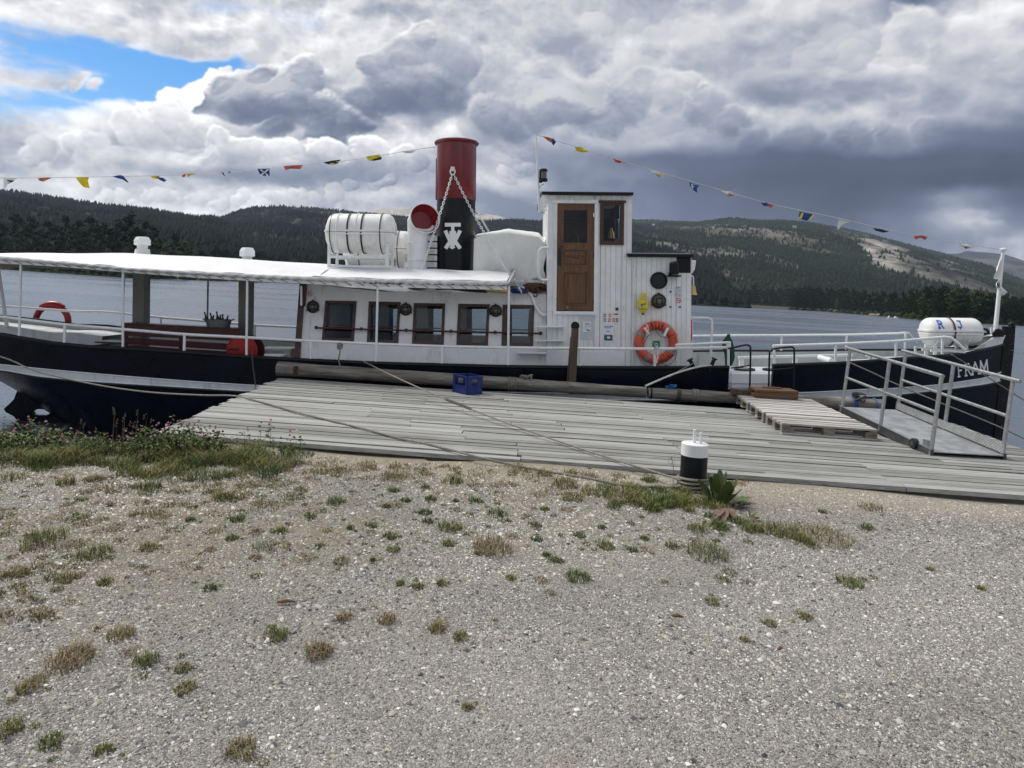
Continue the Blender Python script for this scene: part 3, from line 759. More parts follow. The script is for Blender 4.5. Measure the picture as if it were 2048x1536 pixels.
# ------------------------------------------------------------------ far shore
m, nt_, b_ = new_mat('shore_ground')
n_ = noise(nt_, coords(nt_, 'World'), .12, 5, .6); n2_ = noise(nt_, coords(nt_, 'World'), .015, 3, .5)
nt_.links.new(ramp(nt_, (n_ * .7 + n2_ * .3).step(.35, .65), [(0, (.018, .024, .010)), (1, (.050, .056, .022))]), b_.inputs['Base Color']); b_.inputs['Roughness'].default_value = .95
def shore(name, pts, depth, rise):
    P = [ground(x, y, WATER) for x, y in pts]; mb = MB(); rows = []
    N = 90; idx = np.linspace(0, len(P) - 1, N)
    for t in np.linspace(0, 1, 10):
        row = []
        for q_ in idx:
            i = min(int(q_), len(P) - 2); f = q_ - i; p = P[i].lerp(P[i + 1], f)
            w = (math.sin(q_ * 9.1) + math.sin(q_ * 23.7)) * 1.2 * (1 - t)
            dr = Vector((p.x, p.y, 0)).normalized()
            zz = WATER - .35 + rise * (t ** .5) + (.35 if t > 0 else 0)
            row.append(p + dr * (depth * t + w) + Vector((0, 0, zz - WATER)))
        rows.append(row)
    vs = [p for r in rows for p in r]
    mb.add(vs, [(j * N + i, j * N + i + 1, (j + 1) * N + i + 1, (j + 1) * N + i) for j in range(9) for i in range(N - 1)])
    tag(mb.build(name, 'shore_ground', smooth=True), kind='structure')
SHL = [(-400, 520), (-150, 531), (0, 538), (120, 547), (279, 557), (432, 562), (560, 566), (680, 571), (820, 577), (980, 584), (1120, 591)]
SHR = [(1080, 590), (1200, 597), (1300, 602), (1387, 607.5), (1491, 615.5), (1575, 619.5), (1645, 623), (1760, 632.5), (1876, 643), (1960, 647), (2048, 652), (2200, 662), (2500, 684)]
shore('shoreline', SHL, 260, 3.0); shore('shoreline', SHR, 420, 4.0)
m, nt_, b_ = new_mat('meadow'); n_ = noise(nt_, coords(nt_, 'World'), .06, 4, .6)
nt_.links.new(ramp(nt_, n_.step(.3, .7), [(0, (.10, .14, .03)), (1, (.17, .21, .06))]), b_.inputs['Base Color']); b_.inputs['Roughness'].default_value = .95
mb = MB(); a_, b__ = ground(1462, 612, WATER), ground(1590, 617.5, WATER)
dv = Vector((a_.x, a_.y, 0)).normalized()
mb.grid(lambda s, t: a_.lerp(b__, s) + dv * (40 + 200 * t) + Vector((0, 0, 1.9 + 6.5 * t ** .7)), 8, 6)
tag(mb.build('field', 'meadow', smooth=True), kind='structure')
# low bushes where wood meets water
_p = []
for SH_, x0_, x1_, n_ in ((SHL, -300, 1100, 620), (SHR, 1180, 1465, 60), (SHR, 1578, 2400, 420)):
    for k in range(n_):
        x = random.uniform(x0_, x1_); g0 = ground(x, float(np.interp(x, [p[0] for p in SH_], [p[1] for p in SH_])), WATER)
        dr = Vector((g0.x, g0.y, 0)).normalized(); q_ = g0 + dr * (abs(random.gauss(0, 5)) + .8); _p.append((q_.x, q_.y, WATER + .2))
_h = 1.2 + 3.2 * rsn.rand(len(_p)) ** 1.5
o = conifers('shore_bushes', _p, _h, _h * .75, np.array([(.018, .028, .012)]) * (.5 + 1.1 * rsn.rand(len(_p), 1)), 6); o['label'] = 'low dark bushes fringing the far waterline'
# rocks along the right shore
pm('shore_rock', (.26, .22, .18), .9, var=.3, scale=.6, bmp=.5, bscale=2)
for k, (x, y, w) in enumerate([(1660, 623.5, 26), (1675, 625, 18), (1638, 621, 22), (1738, 630, 36), (1752, 632, 22), (1850, 640, 26), (1548, 617, 14)]):
    p = ground(x, y, WATER); s = w * p.y / F; mb = MB()
    def rk_(u_, v_):
        a, e = u_ * 2 * PI, v_ * PI / 2; r = 1 + .22 * math.sin(a * 3 + k) + .15 * math.sin(a * 5 + e * 4 + k * 2)
        return Vector((math.cos(a) * math.cos(e) * s * .6 * r, math.sin(a) * math.cos(e) * s * .45 * r, math.sin(e) * s * .22 * r - .2)) + p
    mb.grid(rk_, 14, 5)
    single('shore_rock', mb, 'shore_rock', ['low pinkish rock below the pines left of the point', 'small brown rock right beside the low pinkish rock', 'flat pale rock furthest left at the pine shore', 'broad bare rock ledge at the foot of the pines', 'small rock at right end of the broad ledge', 'rounded rock at waterline left of the bow raft', 'small white stone at the edge of the meadow'][k], 'rock', p, smooth=True)
# floating craft far out
p = ground(1785, 637.5, WATER); mb = MB()
mb.add([p + Vector(q_) for q_ in ((-2.6, -.8, 0), (2.2, -.8, 0), (3.0, 0, 0), (2.2, .8, 0), (-2.6, .8, 0), (-2.8, -.95, .55), (2.4, -.95, .6), (3.5, 0, .7), (2.4, .95, .6), (-2.8, .95, .55))],
       [(0, 1, 6, 5), (1, 2, 7, 6), (2, 3, 8, 7), (3, 4, 9, 8), (4, 0, 5, 9), (5, 6, 7, 8, 9), (4, 3, 2, 1, 0)])
mb.box(p + Vector((-1.9, 0, 1.0)), (.5, .5, .9)); mb.box(p + Vector((1.4, 0, .95)), (.9, .7, .7))
single('motorboat', mb, 'white_gloss', 'tiny low white boat far out on the lake by the right shore', 'boat', p)

# ------------------------------------------------------------------ trees one can tell apart
def crown_mat(name, d, l):
    m, nt, b = new_mat(name); g = nt.nodes.new('ShaderNodeNewGeometry'); oi = nt.nodes.new('ShaderNodeObjectInfo')
    n = noise(nt, coords(nt, 'Object'), .45, 3, .6)
    k = (E(nt, g.outputs['Random Per Island']) * .6 + n * .5 + E(nt, oi.outputs['Random']) * .3 - .2)
    nt.links.new(ramp(nt, k.clamp(), [(0, d), (1, l)]), b.inputs['Base Color']); b.inputs['Roughness'].default_value = .9; b.inputs['Specular IOR Level'].default_value = .1
crown_mat('pine_needles', (.007, .012, .007), (.026, .038, .018)); crown_mat('birch_leaves', (.030, .055, .014), (.085, .13, .035))
pm('bark', (.07, .05, .036), .9, var=.4, scale=1.5)
def tree_meshes(kind, seed, n=420):
    rs = random.Random(seed); H = 20.0
    tr = MB(); bend = [(rs.uniform(-.6, .6) * (k / 5), rs.uniform(-.6, .6) * (k / 5), H * k / 5.3) for k in range(6)]
    tr.tube(smoothpath(bend, 2), [.34 - .028 * k for k in range(11)], 6)
    cr = MB(); limbs = []
    nl = 16 if kind == 'pine' else 14
    for k in range(nl):
        t = (.09 + .87 * (k / nl)) if kind == 'pine' else (.18 + .72 * k / nl)
        a = k * 2.4 + rs.uniform(-.5, .5); z = H * t
        R = (3.8 * (1 - abs(t - .40) ** 1.3 * 1.55) if kind == 'pine' else 3.8 * math.sin(PI * min(1, (t - .08) / .95))) * rs.uniform(.65, 1.2)
        R = max(R, .7); base = Vector(bend[min(5, int(t * 5.3))])
        e = Vector((math.cos(a) * R, math.sin(a) * R, rs.uniform(-.2, 1.6))) + Vector((base.x, base.y, z))
        tr.tube([(base.x, base.y, z - .4), e.lerp(Vector((base.x, base.y, z)), .4), e], [.12, .08, .03], 4); limbs.append((Vector((base.x, base.y, z)), e, R))
    limbs.append((Vector((bend[5][0], bend[5][1], H * .9)), Vector((bend[5][0], bend[5][1], H)), 1.2))
    for k in range(n):
        b, e, R = limbs[k % len(limbs)]
        c = b.lerp(e, rs.uniform(.25, 1.08)) + Vector((rs.gauss(0, .55), rs.gauss(0, .55), rs.gauss(.1, .42)))
        s = rs.uniform(.45, 1.15) * (.8 if kind == 'pine' else .9)
        ax = Vector((rs.gauss(0, 1), rs.gauss(0, 1), rs.gauss(0, .45))).normalized(); up = Vector((rs.gauss(0, .5), rs.gauss(0, .5), 1)); sd = ax.cross(up).normalized(); up = sd.cross(ax)
        q = [c + ax * s * rs.uniform(.7, 1.2), c + sd * s * .55 + up * .2 * s, c - ax * s * rs.uniform(.7, 1.2), c - sd * s * .5 + up * .15 * s, c + up * s * .55]
        cr.add(q, [(0, 1, 4), (1, 2, 4), (2, 3, 4), (3, 0, 4)])
    return tr, cr
protos = {}
for kind, m_, ns in (('pine', 'pine_needles', 5), ('birch', 'birch_leaves', 2)):
    for k in range(ns):
        t_, c_ = tree_meshes(kind, 40 + k * 7 + (100 if kind == 'birch' else 0), 560 if kind == 'pine' else 460)
        one = MB(); one.add(t_.v, t_.f); one.cur = 1; one.add(c_.v, c_.f)
        protos[(kind, k)] = (t_.mesh('trunk', 'bark'), c_.mesh('crown', m_), one.mesh(kind, ['bark', m_]))
def put_tree(kind, p, h, wide, label, group, parts):
    k = random.randrange(5 if kind == 'pine' else 2); tm, cm, om = protos[(kind, k)]
    s = h / 20.6; nm = 'pine_tree' if kind == 'pine' else 'birch_tree'
    rz = random.uniform(0, 6.28)
    if parts:
        r = thing(nm, label, 'tree', Matrix.Translation(p) @ Matrix.Rotation(rz, 4, 'Z') @ Matrix.Diagonal((s * wide, s * wide, s, 1)), group)
        link(bpy.data.objects.new('trunk', tm), r); link(bpy.data.objects.new('crown', cm), r)
    else:
        o = bpy.data.objects.new(nm, om); COL.objects.link(o); o.location = p; o.rotation_euler.z = rz; o.scale = (s * wide, s * wide, s); tag(o, label, 'tree', group)
def by_top(x, ytop, xb, yb, back, kind, label, group, parts, wide=1.0):
    p0 = ground(xb, yb, WATER); dr = Vector((p0.x, p0.y, 0)).normalized(); p = p0 + dr * back; p.z = WATER + 1.0 + .01 * back
    u, v = uv(x, ytop); h = (HE - v * p.y / F) - p.z
    put_tree(kind, p, max(h, 3), wide, label, group, parts)
def yshore(pts, x):
    return float(np.interp(x, [p[0] for p in pts], [p[1] for p in pts]))
GL_ = 'pines along the left shore'
ORD = ['leftmost', 'second', 'third', 'fourth', 'fifth', 'sixth', 'seventh', 'eighth', 'ninth', 'tenth', 'eleventh', 'twelfth', 'thirteenth']
for q_, (x, yt, wd) in enumerate(((-60, 432, 1.3), (-15, 428, 1.2), (30, 426, 1.1), (62, 434, 1.1), (92, 440, 1.1), (128, 430, 1.05), (150, 438, 1.0), (176, 431, 1.0), (206, 444, 1.2), (236, 438, 1.1), (258, 426, 1.15), (284, 440, 1.1), (305, 452, 1.0), (48, 446, 1.2), (110, 450, 1.2), (190, 452, 1.2), (4, 446, 1.2), (220, 455, 1.2), (270, 452, 1.2), (160, 458, 1.2), (80, 458, 1.2))):
    lab_ = 'tall dark left shore pine, %s of the front row counted from the left' % ORD[q_] if q_ < 13 else 'lower dark pine behind the tall front row on the left shore'
    by_top(x, yt, x, yshore(SHL, x) , random.uniform(8, 40), 'pine', lab_, GL_ if q_ < 13 else 'lower pines behind the front row', True, wd)
by_top(316, 473, 316, yshore(SHL, 316), 6, 'birch', 'light green round birch right of the tall left shore pines', None, True, 1.2)
by_top(345, 467, 345, yshore(SHL, 345), 8, 'pine', 'shorter pine furthest right on the near left shore', None, True, 1.3)
by_top(368, 482, 368, yshore(SHL, 368), 8, 'birch', 'small low bushy birch behind the awning right of the short pine', None, True, 1.3)
for k in range(70):
    x = 380 + 720 * k / 70 + random.uniform(-6, 6)
    by_top(x, 496 + (x - 380) * .055 + random.uniform(-5, 7), x, yshore(SHL, x), random.uniform(10, 160), 'pine', 'small dark conifer in the low woods behind the boat', 'conifers in the low woods behind the boat', False, 1.3)
TOPR = [(1080, 560), (1391, 568), (1420, 572), (1445, 566), (1475, 575), (1506, 567), (1529, 577), (1568, 578), (1600, 574), (1622, 570), (1660, 578), (1699, 574), (1730, 584), (1760, 583), (1791, 585), (1826, 575), (1868, 573), (1914, 575), (1972, 585), (2048, 596), (2100, 598), (2400, 615)]
for k in range(250):
    x = 1385 + 720 * (k + random.random()) / 250
    if 1466 < x < 1580:
        back = random.uniform(230, 330)
    else: back = abs(random.gauss(0, 45)) + 4
    j_ = abs(random.gauss(0, 9)) - 3
    if k % 3 == 0 and not (1466 < x < 1580): back = random.uniform(3, 14); j_ += 14
    kd = 'birch' if random.random() < .10 else 'pine'
    by_top(x, float(np.interp(x, [p[0] for p in TOPR], [p[1] for p in TOPR])) + j_, x, yshore(SHR, x), back, kd,
           'dark pine in the wood along the right shore' if kd == 'pine' else 'paler leafy tree among the pines on the right shore', 'pines on the right shore' if kd == 'pine' else 'leafy trees on the right shore', False, random.uniform(.85, 1.35))

# ------------------------------------------------------------------ near ground
DS0 = Vector((-3.61, 7.41, 0)); E1 = Vector((1, -.0794, 0)).normalized(); E2 = Vector((.0794, 1, 0)).normalized()
def dock(s, t, z=0.0): return DS0 + E1 * s + E2 * t + Vector((0, 0, z))
def edge_y(x):
    """where the bank begins to fall"""
    base = 7.41 - .0794 * (x + 3.61)
    w = .10 * math.sin(x * 2.1) + .06 * math.sin(x * 5.3 + 1)
    return base + (.22 + w if x > -3.4 else -.35 + w)
m, nt_, b_ = new_mat('gravel_ground')
v_ = coords(nt_, 'World')
big = noise(nt_, v_, .55, 5, .6); mid = noise(nt_, v_, 3.2, 5, .65); fine = noise(nt_, v_, 42.0, 4, .7)
vo = nt_.nodes.new('ShaderNodeTexVoronoi'); nt_.links.new(v_, vo.inputs['Vector']); vo.inputs['Scale'].default_value = 95.0; vo.inputs['Randomness'].default_value = 1
vd = E(nt_, vo.outputs['Distance']); vc = separate(nt_, vo.outputs['Color'])[0]
vo2 = nt_.nodes.new('ShaderNodeTexVoronoi'); nt_.links.new(v_, vo2.inputs['Vector']); vo2.inputs['Scale'].default_value = 230.0
vd2 = E(nt_, vo2.outputs['Distance']); vc2 = separate(nt_, vo2.outputs['Color'])[1]
t_ = (vc * .30 + vc2 * .28 + mid * .30 + big * .45 + fine * .25 - .32)
c_ = ramp(nt_, t_.clamp(), [(.12, (.080, .077, .070)), (.36, (.21, .202, .183)), (.60, (.335, .325, .298)), (.92, (.56, .545, .51))])
soil = (big * .6 + mid * .5).step(.60, .70) * .35
c_ = mixc(nt_, soil, c_, (.20, .165, .12))
sx, sy, sz = separate(nt_, v_)
moss = ((mid * .6 + big * .6).step(.50, .64)) * ((sy * .55 - sx * .35).step(1.6, 3.6)) * .7
c_ = mixc(nt_, moss, c_, (.20, .165, .085))
# sandier, warmer band along the dock
band = (sy + sx * .0794 + (mid - .5) * .7).step(6.15, 6.75)
c_ = mixc(nt_, band * .4, c_, (.38, .34, .27))
nt_.links.new(c_, b_.inputs['Base Color']); b_.inputs['Roughness'].default_value = .95; b_.inputs['Specular IOR Level'].default_value = .15
bump(nt_, b_, (1.0 - vd) * .6 + (1.0 - vd2) * .25 + fine * .3 + mid * .5, .9, .014)
def gz(x, y):
    z = -.055 + .025 * math.sin(x * .9 + .4) * math.cos(y * .8) + .012 * math.sin(x * 2.3 + y * 1.9)
    e = edge_y(x)
    if y > e - .1: z -= min(1.9, max(0, (y - e + .1)) * 1.25)
    return z
mb = MB()
xs_ = np.concatenate([np.linspace(-60, -9, 12)[:-1], np.linspace(-9, 9, 150), np.linspace(9, 60, 12)[1:]])
ys_ = np.concatenate([np.linspace(-60, .5, 14)[:-1], np.linspace(.5, 10, 96)])
vs = [(float(x), float(y), gz(float(x), float(y))) for y in ys_ for x in xs_]; nx_ = len(xs_)
mb.add(vs, [(j * nx_ + i, j * nx_ + i + 1, (j + 1) * nx_ + i + 1, (j + 1) * nx_ + i) for j in range(len(ys_) - 1) for i in range(nx_ - 1)])
tag(mb.build('ground', 'gravel_ground', smooth='all'), kind='structure')
gzv = np.vectorize(gz)
# loose stones
rs = np.random.RandomState(3)
N = 490000
yy_ = 2.2 + 5.4 * rs.rand(N) ** 1.25; xx_ = (rs.rand(N) * 2 - 1) * (.78 * yy_ + 1.5)
keep = (yy_ < 7.25 - .0794 * (xx_ + 3.61) - .02 + .1 * rs.rand(N)) & ((fb(xx_ + 50, yy_ + 50, .8, 4, 3) + rs.rand(N) * .5) > .50) & (rs.rand(N) < np.clip(1.15 - (np.abs(xx_) - .78 * yy_) * .55, .35, 1))
xx_, yy_ = xx_[keep], yy_[keep]; N = len(xx_)
sz = np.exp(rs.randn(N) * .42 - 5.78); sz = np.clip(sz * (.62 + .15 * yy_), .0020, .016)
lg = rs.rand(N) < .006 + .02 * (fb(xx_ + 70, yy_ + 20, 1.1, 33, 3) > .56); sz[lg] = np.minimum(sz[lg] * (2.0 + .8 * rs.rand(int(lg.sum()))), .019)
oct_ = np.array([(1, .1, -.25), (-1, -.1, -.25), (.1, 1, -.25), (-.1, -1, -.25), (0, 0, .75)], np.float32)
cube = np.array([(x, y, z) for x in (-.7, .7) for y in (-.7, .7) for z in (-.7, .7)], np.float32)
V = oct_[None] * (1 + .5 * (rs.rand(N, 5, 1) - .5)) + (rs.rand(N, 5, 3) - .5) * .7
V[:, :, 2] *= .75; V[:, :, 0] *= (.8 + .6 * rs.rand(N, 1))
an = rs.rand(N) * 6.28; ca, sa = np.cos(an)[:, None], np.sin(an)[:, None]
Vx = V[:, :, 0] * ca - V[:, :, 1] * sa; Vy = V[:, :, 0] * sa + V[:, :, 1] * ca
zz = gzv(xx_, yy_)
V = np.stack([Vx * sz[:, None] + xx_[:, None], Vy * sz[:, None] + yy_[:, None], V[:, :, 2] * sz[:, None] + (zz + sz * .22)[:, None]], -1)
fo = np.array([(0, 2, 4), (2, 1, 4), (1, 3, 4), (3, 0, 4)])
Fc = (np.arange(N)[:, None, None] * 5 + fo[None]).reshape(-1, 3)
me = bpy.data.meshes.new('gravel')
me.vertices.add(N * 5); me.vertices.foreach_set('co', V.astype(np.float32).ravel())
me.loops.add(len(Fc) * 3); me.loops.foreach_set('vertex_index', Fc.astype(np.int32).ravel())
me.polygons.add(len(Fc)); me.polygons.foreach_set('loop_start', np.arange(0, len(Fc) * 3, 3, dtype=np.int32)); me.polygons.foreach_set('loop_total', np.full(len(Fc), 3, np.int32))
me.update()
pal = np.array([(.45, .43, .39), (.60, .59, .55), (.28, .27, .25), (.17, .17, .17), (.38, .34, .28), (.76, .75, .71), (.09, .10, .11), (.48, .43, .35), (.33, .34, .34)])
pi_ = rs.choice(len(pal), N, p=[.20, .15, .16, .15, .07, .08, .08, .05, .06])
patch = np.clip((fb(xx_ + 30, yy_ + 30, 1.7, 14, 4) - .5) * 2.6, -.5, .5)
cl = pal[pi_] * (.66 + .45 * rs.rand(N, 1)) * (.84 + .3 * (fb(xx_ + 9, yy_ + 9, .45, 8, 3) - .5) + .34 * patch)[:, None] * .94
wb = np.clip((yy_ + xx_ * .0794 - 6.1) / .6, 0, 1)[:, None]; cl = cl * (1 - wb * .4) + np.array([(.50, .44, .34)]) * wb * .4 * (.7 + .6 * rs.rand(N, 1))
set_tone(me, np.repeat(cl, 5, 0))
m, nt_, b_ = new_mat('stone'); a_ = nt_.nodes.new('ShaderNodeAttribute'); a_.attribute_name = 'tone'
nt_.links.new(a_.outputs['Color'], b_.inputs['Base Color']); b_.inputs['Roughness'].default_value = .85; b_.inputs['Specular IOR Level'].default_value = .2
me.materials.append(m); o = bpy.data.objects.new('gravel', me); COL.objects.link(o); tag(o, kind='stuff'); o['label'] = 'grey and white crushed gravel spread over the quay'

# ------------------------------------------------------------------ grass and weeds
m, nt_, b_ = new_mat('grass_blade'); a_ = nt_.nodes.new('ShaderNodeAttribute'); a_.attribute_name = 'tone'
nt_.links.new(a_.outputs['Color'], b_.inputs['Base Color']); b_.inputs['Roughness'].default_value = .7; b_.inputs['Specular IOR Level'].default_value = .2
class Blades:
    def __init__(s): s.v = []; s.f = []; s.c = []
    def blade(s, p, h, w, lean, az, col):
        n = len(s.v); d = Vector((math.cos(az), math.sin(az), 0)); sd = Vector((-d.y, d.x, 0)) * w
        p1 = p + Vector((0, 0, h * .55)) + d * lean * h * .3; p2 = p + Vector((0, 0, h * .9)) + d * lean * h
        s.v += [p - sd, p + sd, p1 + sd * .8, p1 - sd * .8, p2]; s.f += [(n, n + 1, n + 2, n + 3), (n + 3, n + 2, n + 4)]; s.c += [col] * 5
    def leaf(s, p, r, nrm, col, n=6, el=1.0):
        k0 = len(s.v); x = nrm.cross(Vector((.3, .7, .1))).normalized(); y = nrm.cross(x)
        s.v += [p + (x * math.cos(2 * PI * k / n) * el + y * math.sin(2 * PI * k / n)) * r for k in range(n)]; s.f.append(tuple(range(k0, k0 + n))); s.c += [col] * n
    def ball(s, p, r, col):
        n = len(s.v); k = 6
        s.v += [p + Vector((0, 0, r * 1.1)), p - Vector((0, 0, r * .8))]; s.c += [col, tuple(c * .6 for c in col)]
        for j in range(k):
            a = 2 * PI * j / k; s.v.append(p + Vector((math.cos(a) * r * random.uniform(.8, 1.1), math.sin(a) * r, random.uniform(-.2, .2) * r))); s.c.append(tuple(c * random.uniform(.7, 1.1) for c in col))
        for j in range(k): s.f += [(n, n + 2 + j, n + 2 + (j + 1) % k), (n + 1, n + 2 + (j + 1) % k, n + 2 + j)]
    def build(s, name, parent=None, label=None, kind='stuff', M=None):
        me = bpy.data.meshes.new(name); me.from_pydata([tuple(p if M is None else M @ p) for p in s.v], [], s.f); set_tone(me, np.array(s.c)); me.materials.append(MATS['grass_blade'])
        o = bpy.data.objects.new(name, me); link(o, parent); tag(o, kind=kind)
        if label: o['label'] = label
        return o
GC = {'g': (.095, .130, .036), 'b': (.23, .185, .100), 'o': (.170, .165, .052), 'd': (.055, .090, .030), 'r': (.25, .180, .115)}
def jit(c, a=.35):
    k = random.uniform(1 - a, 1 + a); return tuple(max(.004, x * k * random.uniform(.9, 1.1)) for x in c)
grass = Blades()
def tuft(x, y, rpx, kind='g', hpx=None, dens=1.0, flat=1.0):
    c = ground(x, y, -.06); r = rpx * c.y / F; h = (hpx or rpx * .75) * c.y / F
    n = int(min(420, 26 + 26 * rpx * dens / 6))
    for k in range(n):
        a = random.uniform(0, 6.28); rr = r * math.sqrt(random.random()); q_ = c + Vector((math.cos(a) * rr, math.sin(a) * rr * 1.25 * flat, 0)); q_.z = gz(q_.x, q_.y)
        kk = kind[random.randrange(len(kind))]
        grass.blade(q_, h * random.uniform(.35, 1.0) * (1 - .4 * rr / r), .0009 + .0008 * random.random() + .00022 * c.y, random.uniform(.15, 1.5), random.uniform(0, 6.28), jit(GC[kk]))
TUFTS = [(672, 1010, 19, 'gg'), (995, 1027, 20, 'dg'), (382, 1044, 11, 'dg'), (473, 1044, 14, 'dg'), (700, 1063, 9, 'gd'), (860, 1001, 14, 'g'), (850, 1030, 14, 'gd'), (855, 1048, 12, 'gd'), (898, 1060, 26, 'og'), (912, 1002, 7, 'g'), (950, 1000, 14, 'g'), (905, 963, 22, 'og'), (850, 975, 9, 'g'), (787, 984, 12, 'g'), (810, 1005, 11, 'g'), (775, 1019, 9, 'bg'), (780, 1080, 15, 'g'), (787, 1107, 13, 'og'), (895, 1093, 14, 'go'), (985, 1102, 40, 'rb'), (955, 1110, 8, 'o'), (1069, 1048, 14, 'gb'), (1074, 1076, 12, 'gd'), (1090, 1018, 9, 'og'), (1160, 1068, 13, 'g'), (1203, 1053, 8, 'gd'), (1212, 1088, 18, 'go'), (1155, 1152, 24, 'g'), (1095, 1108, 10, 'g'), (1115, 1118, 12, 'g'), (682, 1128, 16, 'bo'), (745, 1126, 7, 'g'), (640, 1097, 10, 'go'), (884, 1171, 13, 'og'), (835, 1178, 12, 'og'), (800, 1172, 9, 'g'), (1022, 1159, 11, 'o'), (552, 1276, 26, 'og'), (876, 1258, 20, 'ob'), (922, 1275, 16, 'ob'), (638, 1308, 28, 'rb'), (773, 1242, 18, 'br'), (690, 1238, 16, 'rb'), (1345, 1090, 14, 'go'), (1415, 1105, 42, 'og'), (1395, 1062, 20, 'go'), (1440, 1060, 18, 'g'), (1300, 1018, 30, 'og'), (1240, 1000, 34, 'ob'), (1180, 990, 20, 'ob'), (1130, 975, 26, 'ob'), (1150, 1000, 22, 'ob'), (1090, 955, 16, 'bo'), (1640, 1072, 60, 'bo'), (1555, 1065, 40, 'og'), (1600, 1080, 20, 'ob'), (1700, 1168, 26, 'og'), (1610, 1225, 15, 'ob'), (1425, 1196, 14, 'og'), (1540, 1238, 14, 'ob'), (1735, 1055, 14, 'g'), (1645, 1024, 8, 'g'), (1500, 1060, 26, 'og'), (365, 1350, 16, 'gb'), (290, 1338, 26, 'go'), (480, 1510, 30, 'ob'), (140, 1340, 40, 'br'), (100, 1500, 22, 'go'), (205, 1515, 16, 'go'), (15, 1475, 26, 'o'), (85, 1250, 20, 'ob'), (240, 1285, 26, 'ob'), (370, 1390, 20, 'ob'), (190, 1120, 30, 'og'), (300, 1105, 20, 'ob'), (90, 1090, 40, 'og'), (420, 1185, 14, 'g'), (620, 1040, 12, 'g'), (745, 1060, 8, 'g'), (560, 1068, 14, 'og'), (510, 1120, 12, 'b'), (465, 1082, 13, 'g'), (935, 1410, 12, 'b'), (1490, 1270, 10, 'b'), (1960, 1180, 10, 'o'), (1860, 1140, 8, 'o'), (1265, 1095, 12, 'g'), (1290, 1075, 9, 'og'), (130, 1175, 20, 'ob'), (30, 1165, 24, 'ob'), (210, 1180, 16, 'go'), (60, 1390, 24, 'ob')]
for x, y, r_, k in TUFTS:
    tuft(x, y, r_, k, hpx=min(34, r_ * .85 + 5) if 'r' not in k else r_ * 1.1 + 6, dens=1.2)
    for _ in range(2): tuft(x + random.gauss(0, r_ * 1.6), y + random.gauss(0, r_ * .7), r_ * .4, k, dens=.7)
for k in range(150):
    x = random.uniform(-50, 1500); y = 930 + abs(random.gauss(0, 95)); tuft(x, y, random.uniform(4, 14), random.choice(['ob', 'g', 'b', 'og', 'r']), dens=.6)
for k in range(120):
    x = random.uniform(-60, 620); y = 945 + abs(random.gauss(0, 90)) + max(0, 200 - x) * random.random() * 1.5; tuft(x, y, random.uniform(9, 34), random.choice(['ob', 'b', 'br', 'og']), hpx=random.uniform(5, 14), dens=.8)
for k in range(46):
    x = random.uniform(560, 1260); tuft(x, 915 + (x - 560) * .06 + abs(random.gauss(0, 20)), random.uniform(12, 36), random.choice(['b', 'ob', 'br']), hpx=random.uniform(6, 18), dens=.7)
# the weedy strip along the bank, lower left
for k in range(150):
    x = random.uniform(-80, 600); y = 915 + random.gauss(0, 12) - (x < 250) * 6 + (random.random() < .3) * abs(random.gauss(0, 26)); tuft(x, y, random.uniform(14, 34), random.choice(['g', 'og', 'o', 'gd', 'ob']), hpx=random.uniform(18, 46), dens=1.0)
for k in range(60):
    x = 1290 + random.gauss(0, 60) + 90 * random.random(); y = 1000 + random.gauss(0, 14) + max(0, (x - 1300)) * .22; tuft(x, y, random.uniform(10, 24), random.choice(['g', 'og', 'gd', 'o']), hpx=random.uniform(12, 26))
for k in range(16):
    x = random.uniform(140, 300); c = ground(x, random.uniform(895, 915), -.06); h = random.uniform(.28, .55)
    grass.blade(c, h, .0035, random.uniform(-.2, .2), random.uniform(0, 6.28), jit((.12, .095, .06)))
    for j in range(7): grass.ball(c + Vector((random.uniform(-.01, .01), random.uniform(-.01, .01), h * (.78 + .02 * j))), .006, jit((.13, .09, .06)))
grass.build('grass', label='sparse green and dry brown grass tufts in the gravel')
# clover clumps
def clover(x0, x1, y, hpx, nst, label, pale=False):
    c0 = ground((x0 + x1) / 2, y, -.06); r = thing('clover_plant', label, 'clover', c0); Mi = MW[r.name].inverted()
    fo_, fl, st = Blades(), Blades(), Blades()
    for k in range(nst):
        x = x0 + (x1 - x0) * (k + random.random()) / nst; yb = y + random.gauss(0, 7) - 10 * random.random(); b = ground(x, yb, -.06)
        env = .55 + .45 * math.sin(PI * min(1, max(0, (x - x0) / (x1 - x0)))) ** .6
        h = hpx * b.y / F * env * random.uniform(.55, 1.05); b.z = max(-.35, gz(b.x, b.y)); az = random.uniform(0, 6.28); ln = random.uniform(0, .45)
        top = b + Vector((math.cos(az) * ln * h, math.sin(az) * ln * h, h * .9))
        for q_ in range(2): st.blade(b, h, .0022, ln, az, jit((.05, .06, .022)))
        for q_ in range(9 if not pale else 5):
            t = random.uniform(.15, .95); p = b.lerp(top, t) + Vector((random.gauss(0, .022), random.gauss(0, .022), random.gauss(0, .012)))
            fo_.leaf(p, random.uniform(.008, .016), Vector((random.gauss(0, .6), random.gauss(0, .6), 1)).normalized(), jit(GC['g'] if random.random() < .6 else GC['d']), 5, random.uniform(1, 1.8))
        if random.random() < .62:
            fl.ball(top + Vector((0, 0, .008)), random.uniform(.010, .016), jit(random.choice([(.36, .18, .22), (.28, .12, .15), (.13, .055, .045), (.46, .29, .33), (.12, .07, .05)] + ([(.7, .66, .6)] if pale else []))))
    fo_.build('leaf', r, kind='stuff', M=Mi); st.build('stem', r, kind='stuff', M=Mi); fl.build('flower', r, kind='stuff', M=Mi)
clover(-60, 130, 908, 56, 105, 'pink flowering clover clump at far left above the water')
